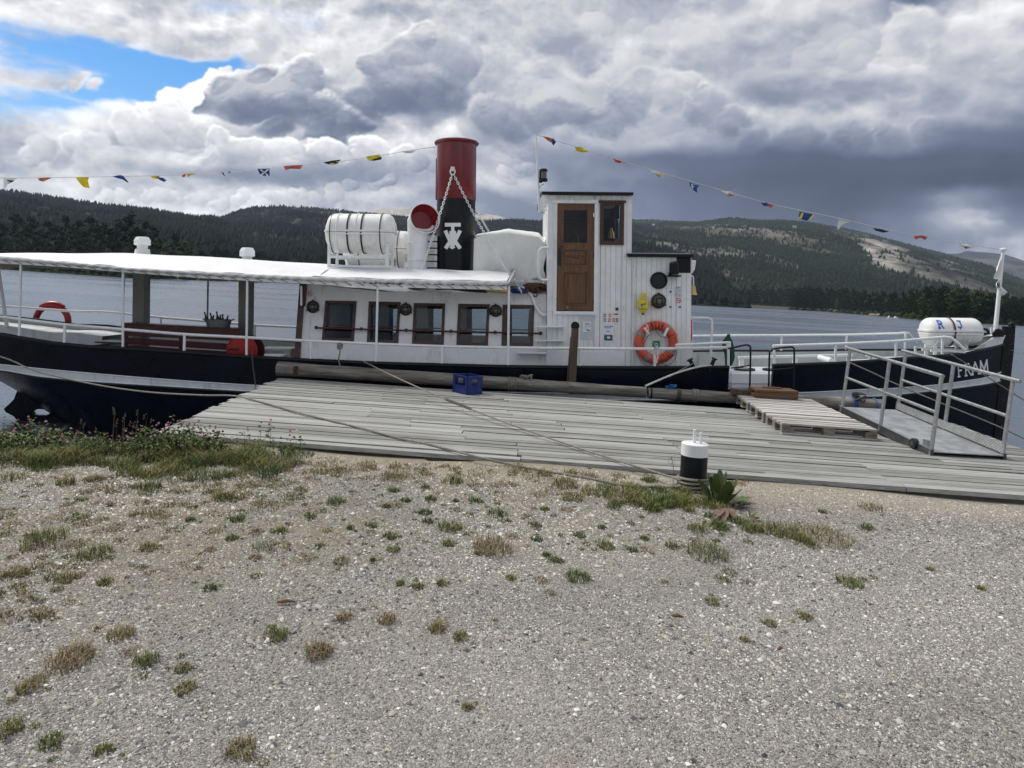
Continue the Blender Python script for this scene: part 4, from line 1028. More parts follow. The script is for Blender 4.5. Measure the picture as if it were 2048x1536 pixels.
clover(110, 250, 908, 44, 52, 'sparser pink clover clump before the black hull stern')
clover(250, 440, 912, 70, 160, 'tallest clover clump with dark pink heads at the dock corner')
clover(440, 610, 912, 62, 34, 'loose spray of clover heads over the dock edge, white flowers below', True)
# ------------------------------------------------------------------ the wooden dock
DK = thing('wooden_dock', 'weathered grey plank dock the boat lies against', 'dock', dock(0, 0))
pmesh = MB(); pmesh.box((.5, 0, -.022), (1, .094, .044)); PLM = []
for k in range(3):
    g = MB(); g.box((.5, 0, -.022), (1, .132 + .003 * k, .044)); PLM.append(g.mesh('plank', 'dock_wood'))
ang = math.atan2(E1.y, E1.x)
def s_left(t): return -.13 * t
def s_right(t): return 9.95 + .075 * t
rnd = random.Random(12)
NR, PITCH = 30, .1516
joist = .62
for r in range(NR):
    t = .07 + r * PITCH; s = s_left(t) + rnd.uniform(-.05, .03); end = s_right(t); first = True
    while s < end - .2:
        L = joist * rnd.choice((4, 5, 5, 6, 7)) if not first else joist * rnd.choice((2, 3, 4, 5, 6)) + .1
        e = min(s + L, end)
        if end - e < .7: e = end
        o = bpy.data.objects.new('plank', rnd.choice(PLM)); link(o, DK)
        w = dock(s + .004, t, rnd.uniform(-.007, .005)) - DS0
        o.location = w; o.rotation_euler = (rnd.gauss(0, .012), rnd.gauss(0, .0008), ang + rnd.gauss(0, .0012)); o.scale = (e - s - .009, 1, 1)
        s = e; first = False
TD = NR * PITCH
g = MB(); g.bar(dock(.02, .06, -.10), dock(9.9, .06, -.10), .04, .10); g.build('edge_beam', 'beam_wood', DK, world=True)
for k in range(6):
    t = .25 + k * .82
    g = MB(); g.bar(dock(s_left(t) + .1, t, -.15), dock(s_right(t) - .1, t, -.15), .09, .20); g.build('beam', 'beam_wood', DK, world=True)
for s_, t_ in [(x, y) for x in (-.3, 2.2, 4.8, 7.4, 9.9) for y in (1.6, 3.0, 4.3)]:
    g = MB(); g.tube([dock(s_, t_, -3.2), dock(s_, t_, -.25)], .11, 10); g.build('pile', 'beam_wood', DK, smooth=True, world=True)
g = MB(); g.bar(dock(s_left(.1) - .0, .0, -.06), dock(s_left(TD) + .02, TD, -.06), .03, .09)
# nails and splits are too small; the dark side board shows under the ragged ends
g.build('side_board', 'beam_wood', DK, world=True)

# logs lying along the outer edge
def log(name, px0, px1, r0, r1, label, Yc=None, seed=0, bow=0.0):
    p, q_ = px0, px1; mb = MB(); n, k = 46, 18
    L = (q_ - p); ax = L.normalized(); up = Vector((0, 0, 1)); sd = up.cross(ax).normalized(); up = ax.cross(sd)
    def f(u_, v_):
        a = u_ * 2 * PI; t = v_; r = (r0 + (r1 - r0) * t) * (1 + .035 * math.sin(a * 2 + t * 9 + seed) + .02 * math.sin(a * 5 + t * 31) + .02 * math.sin(t * 40 + seed))
        return p + L * t + up * (math.sin(a) * r + bow * math.sin(PI * t)) + sd * math.cos(a) * r
    mb.grid(f, k, n)
    for e, tt in ((0, 0), (1, 1)):
        vs = [f(j / k, tt) for j in range(k)]; mb.add(vs, [tuple(range(k))])
    return mb, p + L * .5 - up * r0, label
def deck_pt(x, y, z): return ground(x, y, z)
A0, A1 = deck_pt(556, 737, .125), deck_pt(1292, 785, .105)
mb, c_, lb = log('log', A0, A1, .122, .092, '')
LG = thing('log', 'long grey log along the dock edge with the thick sawn end at left', 'log', c_)
o_ = mb.build('timber', 'log_wood', LG, smooth=True, world=True)
g = MB(); b0 = A0.lerp(A1, .055); g.box(b0 + Vector((0, -.118, .0)), (.085, .012, .15)); g.build('iron_bracket', 'rust_brown', LG, world=True)
g = MB(); b0 = A0.lerp(A1, .055); g.lathe([(.014, 0), (.014, .012), (.006, .018)], b0 + Vector((0, -.124, .01)), (0, -1, 0), 8); g.build('bolt', 'steel_lock', LG, world=True)
B0, B1 = deck_pt(1296, 786, .10), deck_pt(1762, 812, .11)
mb, c_, lb = log('log', B0, B1, .088, .112, '', seed=4, bow=.0)
LG2 = thing('log', 'shorter right-hand log running behind the pallets to the gangway', 'log', c_)
mb.build('timber', 'log_wood', LG2, smooth=True, world=True)
g = MB(); g.lathe([(.093, -.012), (.094, .012)], B0.lerp(B1, .012), (B1 - B0), 16); g.build('iron_band', 'black_paint', LG2, world=True)
def wraps(c, ax, r, n, rr, mat, name, label, cat, seed=0, width=.05, extra=None):
    rg = random.Random(seed); g = MB(); ax = ax.normalized(); up = Vector((0, 0, 1)); sd = up.cross(ax).normalized()
    for k in range(n):
        off = (k - n / 2) * width / max(1, n) + rg.uniform(-.006, .006); tl = rg.uniform(-.25, .25)
        g.tube([c + ax * (off + tl * r * math.sin(a)) + (sd * math.cos(a) + up * math.sin(a)) * (r + rr * .8) for a in [2 * PI * j / 18 for j in range(18)]], rr, 6, closed=True)
    if extra: extra(g, rg)
    return single(name, g, mat, label, cat, c - up * r, smooth=True)
AX = A1 - A0; AXB = B1 - B0
def knot(g, rg):
    c = A0.lerp(A1, .66) + Vector((.1, -.02, .10))
    for k in range(5):
        P = [c + Vector((rg.uniform(-.10, .13), rg.uniform(-.06, .06), rg.uniform(-.02, .07))) for _ in range(5)]; g.tube(smoothpath(P, 5), .011, 6)
wraps(A0.lerp(A1, .645), AX, .103, 6, .010, 'rope_grey', 'rope', 'thick grey mooring rope wound round the log near the brown post', 'rope', 3, .13, knot)
g = MB(); rg = random.Random(8); c = ground(1064, 777, .02)
for k in range(26):
    P = [A0.lerp(A1, .69) + Vector((rg.uniform(-.06, .06), -.10, rg.uniform(0, .07)))]; t = rg.uniform(-1, .5)
    for j in range(4): P.append(c + Vector((t * .22 * (j + 1) / 4 + rg.uniform(-.05, .05), -.02 - .03 * j, max(.012, .06 - .02 * j + rg.uniform(-.02, .02)))))
    g.tube(smoothpath(P, 4), .0045, 5)
single('rope_end', g, 'rope_white', 'frayed white rope end spilling from the log onto the planks', 'rope', c, smooth=True)
wraps(B0.lerp(B1, .13), AXB, .092, 5, .008, 'rope_dark', 'rope', 'dark rope turns round the log left of the two rope bindings', 'rope', 5, .06)
wraps(B0.lerp(B1, .205), AXB, .096, 6, .008, 'rope_grey', 'rope', 'grey rope binding on the log just left of the pallets', 'rope', 6, .09)
def bx(g, rg):
    c = B0.lerp(B1, .10) + Vector((0, .02, .13))
    for k in range(4):
        P = [c + Vector((rg.uniform(-.14, .1), rg.uniform(-.05, .05), rg.uniform(-.03, .04))) for _ in range(4)]; g.tube(smoothpath(P, 5), .010, 6)
g = MB(); bx(g, random.Random(4)); single('rope', g, 'blue_rope', 'blue rope lying on the log below the bulwark gate end', 'rope', B0.lerp(B1, .10), smooth=True)
c5 = B0.lerp(B1, .885)
wraps(c5, AXB, .112, 3, .009, 'blue_rope', 'rope', 'blue rope looped over the right log beside the gangway', 'rope', 11, .10)
g = MB(); rg = random.Random(5)
for k in range(7):
    P = [c5 + Vector((rg.uniform(-.06, .16), rg.uniform(-.12, .05), rg.uniform(.05, .20))) for _ in range(4)]; g.tube(smoothpath(P, 5), .012, 6)
single('rope', g, 'rope_dark', 'dark tangled rope on top of the right log', 'rope', c5, smooth=True)
wraps(B0.lerp(B1, .972), AXB, .114, 2, .008, 'blue_rope', 'rope', 'thin blue rope ring near the right end of the log', 'rope', 12, .03)
for x, y, w, lab in ((1345, 778, .30, 'grey wooden block standing behind the log beside the blue rope'), (1712, 796, .26, 'black square fender block behind the right log')):
    p = ground(x, y + 9, 0) + Vector((0, .28, 0)); g = MB(); g.box(p + Vector((0, 0, .10)), (w * .8, .16, .26)); single('fender_block', g, 'log_wood' if x < 1500 else 'black_rubber', lab, 'fender', p, bevel=.01)

# brown post with a round cap
base = ground(1143, 787, 0); base.y = 11.15; base = ground(1143.5, 787, 0)
top = at(1150, 657, base.y)
PT = thing('mooring_post', 'dark brown square post with round black cap in front of the hull', 'post', base)
g = MB(); g.bar(base + Vector((0, 0, 0)), top, .115, .115, up=(0, 1, 0)); g.build('post', 'post_wood', PT, world=True, bevel=.006)
g = MB(); g.bar(base + Vector((-.075, .10, 0)), base.lerp(top, .86) + Vector((-.045, .10, 0)), .03, .14, up=(0, 1, 0)); g.build('plank', 'post_wood', PT, world=True)
g = MB(); g.lathe([(.068, -.035), (.072, -.03), (.072, .03), (.045, .034), (.04, .02), (.02, .02)], top + Vector((0, 0, .045)), (0, -1, 0), 20); g.build('cap', 'black_paint', PT, smooth=True, world=True)
g = MB()
for a in range(3): g.bar(top + Vector((0, -.036, .045)) - Vector((math.cos(a * PI / 3), 0, math.sin(a * PI / 3))) * .05, top + Vector((0, -.036, .045)) + Vector((math.cos(a * PI / 3), 0, math.sin(a * PI / 3))) * .05, .006, .01)
g.build('cap_spoke', 'lamp_rim', PT, world=True)
g = MB()
for t, s in ((.95, .02), (.95, -.02), (.72, .03), (.72, -.03)): g.lathe([(.007, 0), (.007, .006)], base.lerp(top, t) + Vector((s, -.058, 0)), (0, -1, 0), 6)
g.build('screw', 'zinc', PT, world=True)

# blue crate
c0 = ground(933.5, 790, 0); cL = ground(901.5, 781.5, 0); cR = ground(966, 788, 0)
ex_ = (cR - c0).normalized(); ey_ = Vector((-ex_.y, ex_.x, 0)); LX, LY, HC = .30, .40, .285
Mc = Matrix(((ex_.x, ey_.x, 0, c0.x), (ex_.y, ey_.y, 0, c0.y), (0, 0, 1, 0.001), (0, 0, 0, 1)))
CR = thing('bottle_crate', 'dark blue plastic bottle crate standing on the planks by the log', 'crate', Mc)
def cwall(org, dx_, L, hole):
    """wall in its own plane with a hand hole"""
    g = MB(); h = HC; out = [(0, 0), (L, 0), (L, h), (0, h)]
    g.plate(out, [hole] if hole else [], 0, .012)
    R = Matrix((dx_, dx_.cross(Vector((0, 0, -1))), Vector((0, 0, 1)))).transposed()
    g.v = [tuple(org + R @ Vector(p)) for p in g.v]; return g
def hole(L, a, b, z0, z1): return [(L * a, z0), (L * b, z0), (L * b, z1), (L * a, z1)]
for org, d_, L, hh in ((Vector((0, 0, 0)), Vector((1, 0, 0)), LX, hole(LX, .33, .67, .135, .235)), (Vector((0, LY, 0)), Vector((0, -1, 0)), LY, hole(LY, .14, .86, .125, .245)),
                       (Vector((LX, LY, 0)), Vector((-1, 0, 0)), LX, hole(LX, .33, .67, .135, .235)), (Vector((LX, 0, 0)), Vector((0, 1, 0)), LY, hole(LY, .14, .86, .125, .245))):
    cwall(org, d_, L, hh).build('side_wall', 'blue_plastic', CR)
g = MB(); g.box((LX / 2, LY / 2, .012), (LX - .03, LY - .03, .012)); g.build('floor', 'blue_plastic', CR)
for z in (HC - .008, .012, .115):
    g = MB()
    for a, b in (((-.006, -.006), (LX + .006, -.006)), ((LX + .006, -.006), (LX + .006, LY + .006)), ((LX + .006, LY + .006), (-.006, LY + .006)), ((-.006, LY + .006), (-.006, -.006))): g.bar((a[0], a[1], z), (b[0], b[1], z), .014, .016 if z > .2 else .008)
    g.build('rim', 'blue_plastic', CR)
g = MB()
for i in range(5):
    g.box((LX * (i + 1) / 6, LY / 2, .07), (.004, LY - .02, .10))
    g.box((LX / 2, LY * (i + 1) / 6, .07), (LX - .02, .004, .10))
g.build('divider', 'blue_plastic', CR)

# pallets: three in a row form the ramp to the gate
def make_pallet(M, label):
    r = thing('pallet', label, 'pallet', M, 'pallets laid end to end as a ramp')
    rg = random.Random(int(M.translation.y * 100))
    ys = [.0725, .218, .36, .50, .645 + .082]; ws = [.145, .10, .145, .10, .145]; ys = [.0725, .225, .40, .575, .7275]
    for y, w in zip(ys, ws):
        g = MB(); g.box((.6, y, .133), (1.2 + rg.uniform(-.004, .004), w, .022)); g.build('top_board', 'pallet_wood', r)
    for x in (.05, .6, 1.15):
        g = MB(); g.box((x, .4, .111), (.145 if x == .6 else .10, .8, .022)); g.build('stringer_board', 'block_wood', r)
    for x, wx in ((.0725, .145), (.6, .145), (1.1275, .145)):
        for y, wy in ((.05, .10), (.4, .145), (.75, .10)):
            g = MB(); g.box((x, y, .061), (wx, wy, .078)); g.build('block', 'block_wood', r)
    for y, w in ((.05, .10), (.4, .145), (.75, .10)):
        g = MB(); g.box((.6, y, .011), (1.2, w, .022)); g.build('bottom_board', 'pallet_wood', r)
    for x in (.0725, 1.1275):   # branded mark burnt into the corner blocks
        g = MB(); g.tube([Vector((x + math.cos(a) * .045, -.0012, .062 + math.sin(a) * .024)) for a in [2 * PI * k / 20 for k in range(20)]], .0014, 4, closed=True)
        for k in range(4): g.bar((x - .026 + k * .017, -.0014, .052), (x - .022 + k * .017, -.0014, .072), .003, .002)
        g.build('burnt_mark', 'post_wood', r)
    return r
p0 = ground(1563.5, 868.5, 0); pr = ground(1756, 883, 0); ex_ = (pr - p0).normalized(); ey_ = Vector((-ex_.y, ex_.x, 0))
tl = ground(1461, 785.6, .16); ey_t = Vector((tl.x - p0.x, tl.y - p0.y, 0)).normalized()
for k, lab in enumerate(('nearest of the three grey pallets, its stamped blocks facing the camera', 'middle pallet of the three in the ramp', 'farthest pallet of the ramp, against the log')):
    o = p0 + ey_t * (.835 * k) + Vector((0, 0, .002 + .012 * k)); sl = .02 * (k > 0)
    e3 = Vector((0, 0, 1)); M = Matrix(((ex_.x, ey_t.x, 0, o.x), (ex_.y, ey_t.y, 0, o.y), (0, sl, 1, o.z), (0, 0, 0, 1)))
    make_pallet(M, lab)

# wooden step between pallet and gate
p = at(1552, 796, 11.55); ST = thing('wooden_step', 'reddish brown timber step below the open bulwark gate', 'step', p)
a0, a1 = at(1509, 792, 11.5), at(1594, 796, 11.5)
for k in range(3):
    g = MB(); g.bar(a0 + Vector((0, .13 * k, .10)), a1 + Vector((0, .13 * k, .10)), .115, .03); g.build('tread_board', 'step_wood', ST, world=True)
g = MB(); g.bar(a0 + Vector((0, -.03, .035)), a1 + Vector((0, -.03, .035)), .03, .09); g.build('front_board', 'step_wood', ST, world=True)
g = MB(); g.bar(a0 + Vector((.02, .0, -.02)), a0 + Vector((.02, .33, -.02)), .05, .13); g.bar(a1 + Vector((-.02, .0, -.02)), a1 + Vector((-.02, .33, -.02)), .05, .13); g.build('bearer', 'step_wood', ST, world=True)
a0, a1 = at(1463, 786, 11.75), at(1508, 790, 11.75)
g = MB(); g.bar(a0 + Vector((0, 0, .03)), a1 + Vector((0, 0, .03)), .18, .09)
single('timber_offcut', g, 'post_wood', 'dark timber baulk left of the step below the gate', 'timber', a0)
a0, a1 = at(1530, 783, 11.6), at(1567, 785, 11.6)
g = MB(); g.bar(a0 + Vector((0, .1, .055)), a1 + Vector((0, .1, .055)), .10, .022); single('board', g, 'step_wood', 'short loose board lying on top of the brown step', 'board', a0)

# black hoops of the step
def hoop(pts, Y, label, bars):
    P = [at(x, y, Y) for x, y in pts]; r = thing('hand_hoop', label, 'handrail', P[0])
    g = MB(); g.tube(smoothpath(P, 5), .016, 8); g.build('tube', 'black_paint', r, smooth=True, world=True)
    for a, b in bars:
        g = MB(); g.tube([at(*a, Y), at(*b, Y)], .012, 8); g.build('crossbar', 'black_paint', r, smooth=True, world=True)
hoop([(1456, 697), (1472, 694), (1491, 690), (1499, 692), (1501, 699), (1500.5, 740), (1499, 786)], 12.0, 'left black tube handrail hoop at the bulwark gate', [((1462, 736), (1500.5, 731))])
hoop([(1537, 782), (1538, 745), (1539, 709), (1541, 702), (1549, 697.5), (1580, 694), (1587, 696), (1588.5, 703), (1588, 740), (1587, 780)], 12.0, 'right black tube handrail hoop at the bulwark gate', [((1538.5, 740.5), (1588, 736))])

# bollard
b = ground(1385, 978, -.05); BL = thing('bollard', 'black painted bollard with white top and two white pins', 'bollard', b)
s = b.y / F; r_ = 26.2 * s; H_ = (978 - 886) * s
g = MB(); g.lathe([(r_, -.25), (r_, H_ - 24 * s)], b, (0, 0, 1), 28); g.build('shaft', 'black_paint', BL, smooth=True, world=True)
g = MB(); g.lathe([(r_ + .001, H_ - 24 * s), (r_ + .0015, H_ - .004), (r_ - .004, H_), (.001, H_ + .002)], b, (0, 0, 1), 28); g.build('top', 'white_paint', BL, smooth=True, world=True)
for dx_, w, h in ((-.008, .026, 27 * s), (.050, .020, 22.5 * s)):
    g = MB(); g.box(b + Vector((dx_, 0, H_ + h / 2)), (w, w * .8, h)); g.build('pin', 'white_paint', BL, world=True, bevel=.002)

# gangway
GX0, GX1 = 5.10, 5.97; Yn, Yf = 8.45, 10.85; zn, zf = .045, .19
GW = thing('gangway', 'aluminium boarding gangway on wheels with tube railings', 'gangway', (GX0, Yn, 0))
def gp(s, t, h=0.0): # s 0..1 across, t 0..1 along
    return Vector((GX0 + (GX1 - GX0) * s + .085 * h, Yn + (Yf - Yn) * t, zn + (zf - zn) * t + h))
g = MB(); g.add([gp(.02, 0), gp(.98, 0), gp(.98, 1), gp(.02, 1)] + [gp(.02, 0, -.012), gp(.98, 0, -.012), gp(.98, 1, -.012), gp(.02, 1, -.012)], [(0, 1, 2, 3), (7, 6, 5, 4), (0, 4, 5, 1), (1, 5, 6, 2), (2, 6, 7, 3), (3, 7, 4, 0)])
m, nt_, b_ = new_mat('tread_plate')
v_ = coords(nt_, 'Object'); ck = nt_.nodes.new('ShaderNodeTexWave'); ck.wave_type = 'BANDS'; ck.bands_direction = 'DIAGONAL'; ck.inputs['Scale'].default_value = 14; nt_.links.new(v_, ck.inputs[0])
n_ = noise(nt_, v_, 5, 5, .6); nt_.links.new(mixc(nt_, n_.step(.3, .7), (.30, .31, .31), (.52, .54, .54)), b_.inputs['Base Color']); b_.inputs['Metallic'].default_value = .55; b_.inputs['Roughness'].default_value = .42
vv = voronoi(nt_, coords(nt_, 'Object', (1, 1, 1)), 55.0); bump(nt_, b_, E(nt_, vv), .5, .004)
g.build('tread_plate', 'tread_plate', GW, world=True)
for s_ in (0, 1):
    g = MB(); g.bar(gp(s_, 0, -.035), gp(s_, 1, -.035), .035, .11); g.build('side_beam', 'alu_dark', GW, world=True)
    g = MB(); g.bar(gp(s_, 0, .021), gp(s_, 1, .021), .045, .004); g.build('beam_edge', 'galvanised', GW, world=True)
# kick plate with pressed ovals
g = MB(); kp = [gp(1, 0, .02), gp(1, 1, .02), gp(1, 1, .125), gp(1, 0, .125)]; off = Vector((-.02, 0, 0))
g.add([p + off for p in kp] + [p + off * 1.25 for p in kp], [(0, 1, 2, 3), (7, 6, 5, 4), (0, 4, 5, 1), (1, 5, 6, 2), (2, 6, 7, 3), (3, 7, 4, 0)]); g.build('kick_plate', 'galvanised', GW, world=True)
g = MB()
for i in range(52):
    for j in range(5):
        t = (i + .5 * (j % 2) + .4) / 53; p = gp(1, t, .036 + .019 * j) + off * 1.5
        g.add([p + Vector((0, -.009, 0)), p + Vector((0, 0, .006)), p + Vector((0, .009, 0)), p + Vector((0, 0, -.006)), p + Vector((-.004, 0, 0))], [(0, 1, 4), (1, 2, 4), (2, 3, 4), (3, 0, 4)])
tag(g.build('pressed_stud', 'white_metal', GW, world=True), kind='stuff')
for s_, ts, q in ((0, (.01, .50, .97), (.0, 1.02)), (1, (.02, .50, .99), (-.03, 1.03))):
    for t in ts:
        g = MB(); g.tube([gp(s_, t, -.06 if s_ == 0 else .0), gp(s_, t, .90)], .024, 10); g.build('post', 'galvanised', GW, smooth=True, world=True)
    g = MB(); g.tube([gp(s_, q[0], .90), gp(s_, q[1], .90)], .024, 10); g.build('handrail', 'galvanised', GW, smooth=True, world=True)
    g = MB(); g.tube([gp(s_, ts[0], .46), gp(s_, ts[2], .46)], .020, 10); g.build('mid_rail', 'galvanised', GW, smooth=True, world=True)
for s_ in (-.03,):
    wc = gp(s_, .14, 0); wc.z = .066; W_ = MB(); W_.lathe([(.03, -.03), (.062, -.028), (.066, -.018), (.066, .018), (.062, .028), (.03, .03)], wc, (1, 0, 0), 20)
    wo_ = W_.build('wheel', 'black_rubber', GW, smooth=True, world=True); g = MB(); g.lathe([(.028, -.034), (.028, .034)], wc, (1, 0, 0), 12); g.build('hub', 'alu_dark', wo_, world=True)
g = MB(); g.box(gp(.0, .06, -.02) + Vector((.02, 0, .04)), (.05, .10, .16)); g.build('corner_plate', 'galvanised', GW, world=True)

# mooring lines
def rope(name, pts, r, mat, label, k=5, extra=None):
    P = smoothpath(pts, k); g = MB(); n = len(P)
    g.tube(P, r, 8)
    # laid strands: three thin helices proud of the core
    L = [0]
    for i in range(1, n): L.append(L[-1] + (P[i] - P[i - 1]).length)
    tot = L[-1]; m_ = int(min(420, tot / (r * 2.2)))
    for st in range(2):
        Q = []
        for j in range(m_ + 1):
            d = tot * j / m_; i = min(np.searchsorted(L, d, side='right') - 1, n - 2); i = max(0, i); f = (d - L[i]) / max(1e-6, L[i + 1] - L[i]); c = P[i].lerp(P[i + 1], f)
            T = (P[i + 1] - P[i]).normalized(); X = T.cross(Vector((0, 0, 1))); X = X.normalized() if X.length > .05 else Vector((1, 0, 0)); Yv = T.cross(X); a = d / (r * 9) * 2 * PI + st * PI
            Q.append(c + (X * math.cos(a) + Yv * math.sin(a)) * r * .55)
        g.tube(Q, r * .62, 5)
    if extra: extra(g)
    return single(name, g, mat, label, 'rope', P[0], smooth=True)
bb = ground(1385, 978, -.05)
R1 = [at(-140, 680, 12.3), at(0, 713, 12.0), at(63, 739, 11.7), at(127, 756, 11.4), at(216, 773.6, 11.0), at(305, 785, 10.6), at(406, 790.5, 10.15)] + [ground(x, y, .018) for x, y in ((470, 792), (530, 806), (598, 825.6), (692, 848.5), (737, 860), (804, 877.6), (868, 891), (962, 915.6))] + [ground(x, y, -.02) for x, y in ((1021, 929), (1109, 945), (1180, 957), (1254, 971))] + [bb + Vector((-.25, -.06, .02)), bb + Vector((-.13, -.11, .05))]
rope('mooring_rope', R1, .012, 'rope_grey', 'long rope from the stern, sagging past the hull and across the dock to the bollard')
e0, e1 = at(727.5, 723, 12.15), bb + Vector((-.12, -.06, .09))
R2 = [e0.lerp(e1, t) + Vector((0, 0, -.10 * 4 * t * (1 - t))) for t in [k / 10 for k in range(11)]]
def splice(g):
    for k in range(16):
        c = R2[0].lerp(R2[-1], .40 + .006 * k); c = e0.lerp(e1, .40 + .006 * k) + Vector((0, 0, -.10 * 4 * .25 * .97)); 
        g.tube([c + Vector((math.cos(a), 0, math.sin(a))) * .017 for a in [2 * PI * j / 7 for j in range(7)]], .006, 5, closed=True)
rope('mooring_rope', R2, .0105, 'rope_grey', 'taut rope from the cabin rail down across the dock to the bollard', extra=splice)
g = MB()
for k in range(4): g.tube([bb + Vector((math.cos(a) * .136, math.sin(a) * .136, .02 + .028 * k + .01 * math.sin(a + k))) for a in [2 * PI * j / 24 for j in range(24)]], .013, 6, closed=True)
single('rope_coil', g, 'rope_grey', 'grey rope turns round the foot of the bollard', 'rope', bb, smooth=True)
rope('mooring_rope', [at(1699, 725, 12.4), at(1746, 746, 12.3), at(1792, 768, 12.2), at(1874, 803, 11.9), at(1999, 854, 11.6), at(2120, 912, 11.2)], .012, 'rope_grey', 'light rope passing behind the gangway railings, lower of two')
rope('mooring_rope', [at(1903, 709, 13.0), at(1950, 738, 13.0), at(2000, 770, 13.0), at(2130, 852, 13.0)], .010, 'rope_grey', 'thin rope dropping from the bow rail past the FRAM lettering')
rope('mooring_rope', [at(1423, 731.5, 12.3), at(1400, 733, 12.2), at(1350, 747, 12.0), at(1291, 772, 11.7)], .016, 'rope_white', 'thick pale rope from the deck bitts down to the log')
rope('mooring_rope', [at(1385, 727, 12.3), at(1360, 741, 12.1), at(1338, 754, 12.0)], .010, 'rope_grey', 'short thin rope joining the thick pale rope by the bitts')
g = MB(); g.tube(smoothpath([at(504, 700, 12.2), at(505, 722, 12.15), at(508, 748, 12.1), at(511.5, 773, 12.0)], 4), .010, 6); single('rope', g, 'rope_dark', 'dark thin line hanging down the hull below the hose reel', 'rope', at(511, 773, 12), smooth=True)
# ------------------------------------------------------------------ the steamboat
TR = math.radians(2.6)
BM = Matrix(((math.cos(TR), 0, -math.sin(TR), 0), (0, 1, 0, 14.0), (math.sin(TR), 0, math.cos(TR), WATER), (0, 0, 0, 1)))
BI = BM.inverted()
BOAT = thing('steamboat', 'black hulled white passenger steamboat with a tall red and black funnel', 'boat', BM)
def bp(x, y, Y=14.0): return BI @ at(x, y, Y)
def part(g, name, mat, parent=None, **k): return g.build(name, mat, parent or BOAT, **k)
def hb(a):
    if a > 1.5: r = 1 - (max(0, a - 1.5) / 8.36) ** 2.25
    elif a < -7.2: r = math.sqrt(max(0.0, 1 - ((-7.2 - a) / 3.75) ** 2.3))
    else: r = 1
    return 1.72 * max(0.0, r)
def curve(pts, mul=1.0, off=0.0, Yc=None):
    A, C_ = [], []
    for x, y in pts:
        Y = 12.3
        for _ in range(12):
            a = bp(x, y, Y).x; Y = 14 - hb(a) * mul - off if Yc is None else Yc
        p = bp(x, y, Y); A.append(p.x); C_.append(p.z)
    return (lambda a: float(np.interp(a, A, C_))), A
sheer_, _ = curve([(0, 668), (36, 675), (102, 686), (178, 694), (250, 697.5), (371, 705), (495, 714), (598, 720), (753, 727), (885, 730.5), (1017, 734), (1250, 736), (1459, 735), (1554, 731), (1676, 727), (1743, 723), (1800, 718), (1901, 711), (1976, 698), (2014, 689)])
def sheer(a): return sheer_(a) + max(0, -9.3 - a) * .17
strt, _ = curve([(0, 729), (127, 742), (254, 753), (381, 763), (508, 771), (800, 781), (1200, 788), (1500, 788), (1628, 785.6), (1730, 780), (1792, 778), (1890, 770), (1976, 756), (2005, 744)], .985)
strb, _ = curve([(0, 739), (76, 752), (178, 762), (305, 770), (482, 781), (800, 792), (1200, 799), (1500, 799), (1628, 796), (1771, 793), (1894, 780), (1976, 768), (2010, 760)], .97)
def st_t(a): return strt(a) + max(0, -9.4 - a) * .16
def st_b(a): return strb(a) + max(0, -9.4 - a) * .15
keel_, _ = curve([(-80, 700), (-40, 727), (0, 756), (38, 782), (61, 798), (102, 826), (135, 848), (169, 866), (240, 900), (330, 930)], Yc=14.0)
def keel(a): return min(keel_(a), st_b(a) - .03) if a < -7.2 else -.75
stemA = [bp(2024, 656), bp(2017, 756), bp(2004, 887), bp(1996, 960)]
def a_stem(c): return float(np.interp(-c, [-p.z for p in stemA], [p.x for p in stemA]))
AST = a_stem(sheer(9.8)); G0, G1 = bp(1461.5, 735, 12.3).x, bp(1554.5, 731, 12.3).x
DECK = lambda a: sheer(a) - (.40 if a < 2.9 else .42)
def sm(x): x = max(0, min(1, x)); return x * x * (3 - 2 * x)
def lev(a, L):
    """(a', half breadth, height) of the hull skin at level L: 0 sheer, 1 gate, 2 stripe top, 3 stripe bottom, 4 turn, 5 keel"""
    s, t, b, k = sheer(a), st_t(a), st_b(a), keel(a)
    bow = sm((a - 3) / 6.5); stn = sm((-6.8 - a) / 2.5)
    if L <= 2: c = s + (t - s) * L / 2; m = 1 - .012 * L - .05 * bow * L
    elif L == 3: c = b; m = .97 - .14 * bow - .02 * stn
    elif L < 5: f = (L - 3) / 2; c = b + (k - b) * f; m = (.97 - .14 * bow) * (1 - f) ** (.35 + .35 * bow + .55 * stn) * (1 - .25 * stn * f)
    else: c = k; m = .012
    return a, hb(a) * m, c
AS = sorted(set([-10.94, -10.85, -10.7, -10.45] + [round(-10.2 + .3 * k, 3) for k in range(66)] + [G0, G1] + [9.3, 9.5, 9.65, 9.76, 9.84]))
AS = [a for a in AS if a <= 9.84]
def hpt(a, L, side=-1, off=0.0):
    a_, h, c = lev(a, L); w = sm((a - 5.5) / 4.3)
    return Vector((a_ + w * (a_stem(c) - AST), side * (h + off) if h > .02 else side * h, c))
def band(g, L0, L1, side, n=1, off=0.0, skip=None):
    Ls = [L0 + (L1 - L0) * k / n for k in range(n + 1)]
    for i in range(len(AS) - 1):
        if skip and skip(AS[i], AS[i + 1]): continue
        for k in range(n):
            q_ = [hpt(AS[i], Ls[k], side, off), hpt(AS[i + 1], Ls[k], side, off), hpt(AS[i + 1], Ls[k + 1], side, off), hpt(AS[i], Ls[k + 1], side, off)]
            g.add(q_, [(0, 1, 2, 3)])
gate = lambda a, b: a >= G0 - 1e-4 and b <= G1 + 1e-4
GL_LEV = 1.62
g = MB()
for sd in (-1, 1):
    band(g, 0, GL_LEV, sd, 3, skip=gate if sd < 0 else None); band(g, GL_LEV, 2, sd, 1)
    band(g, 3, 5, sd, 7)
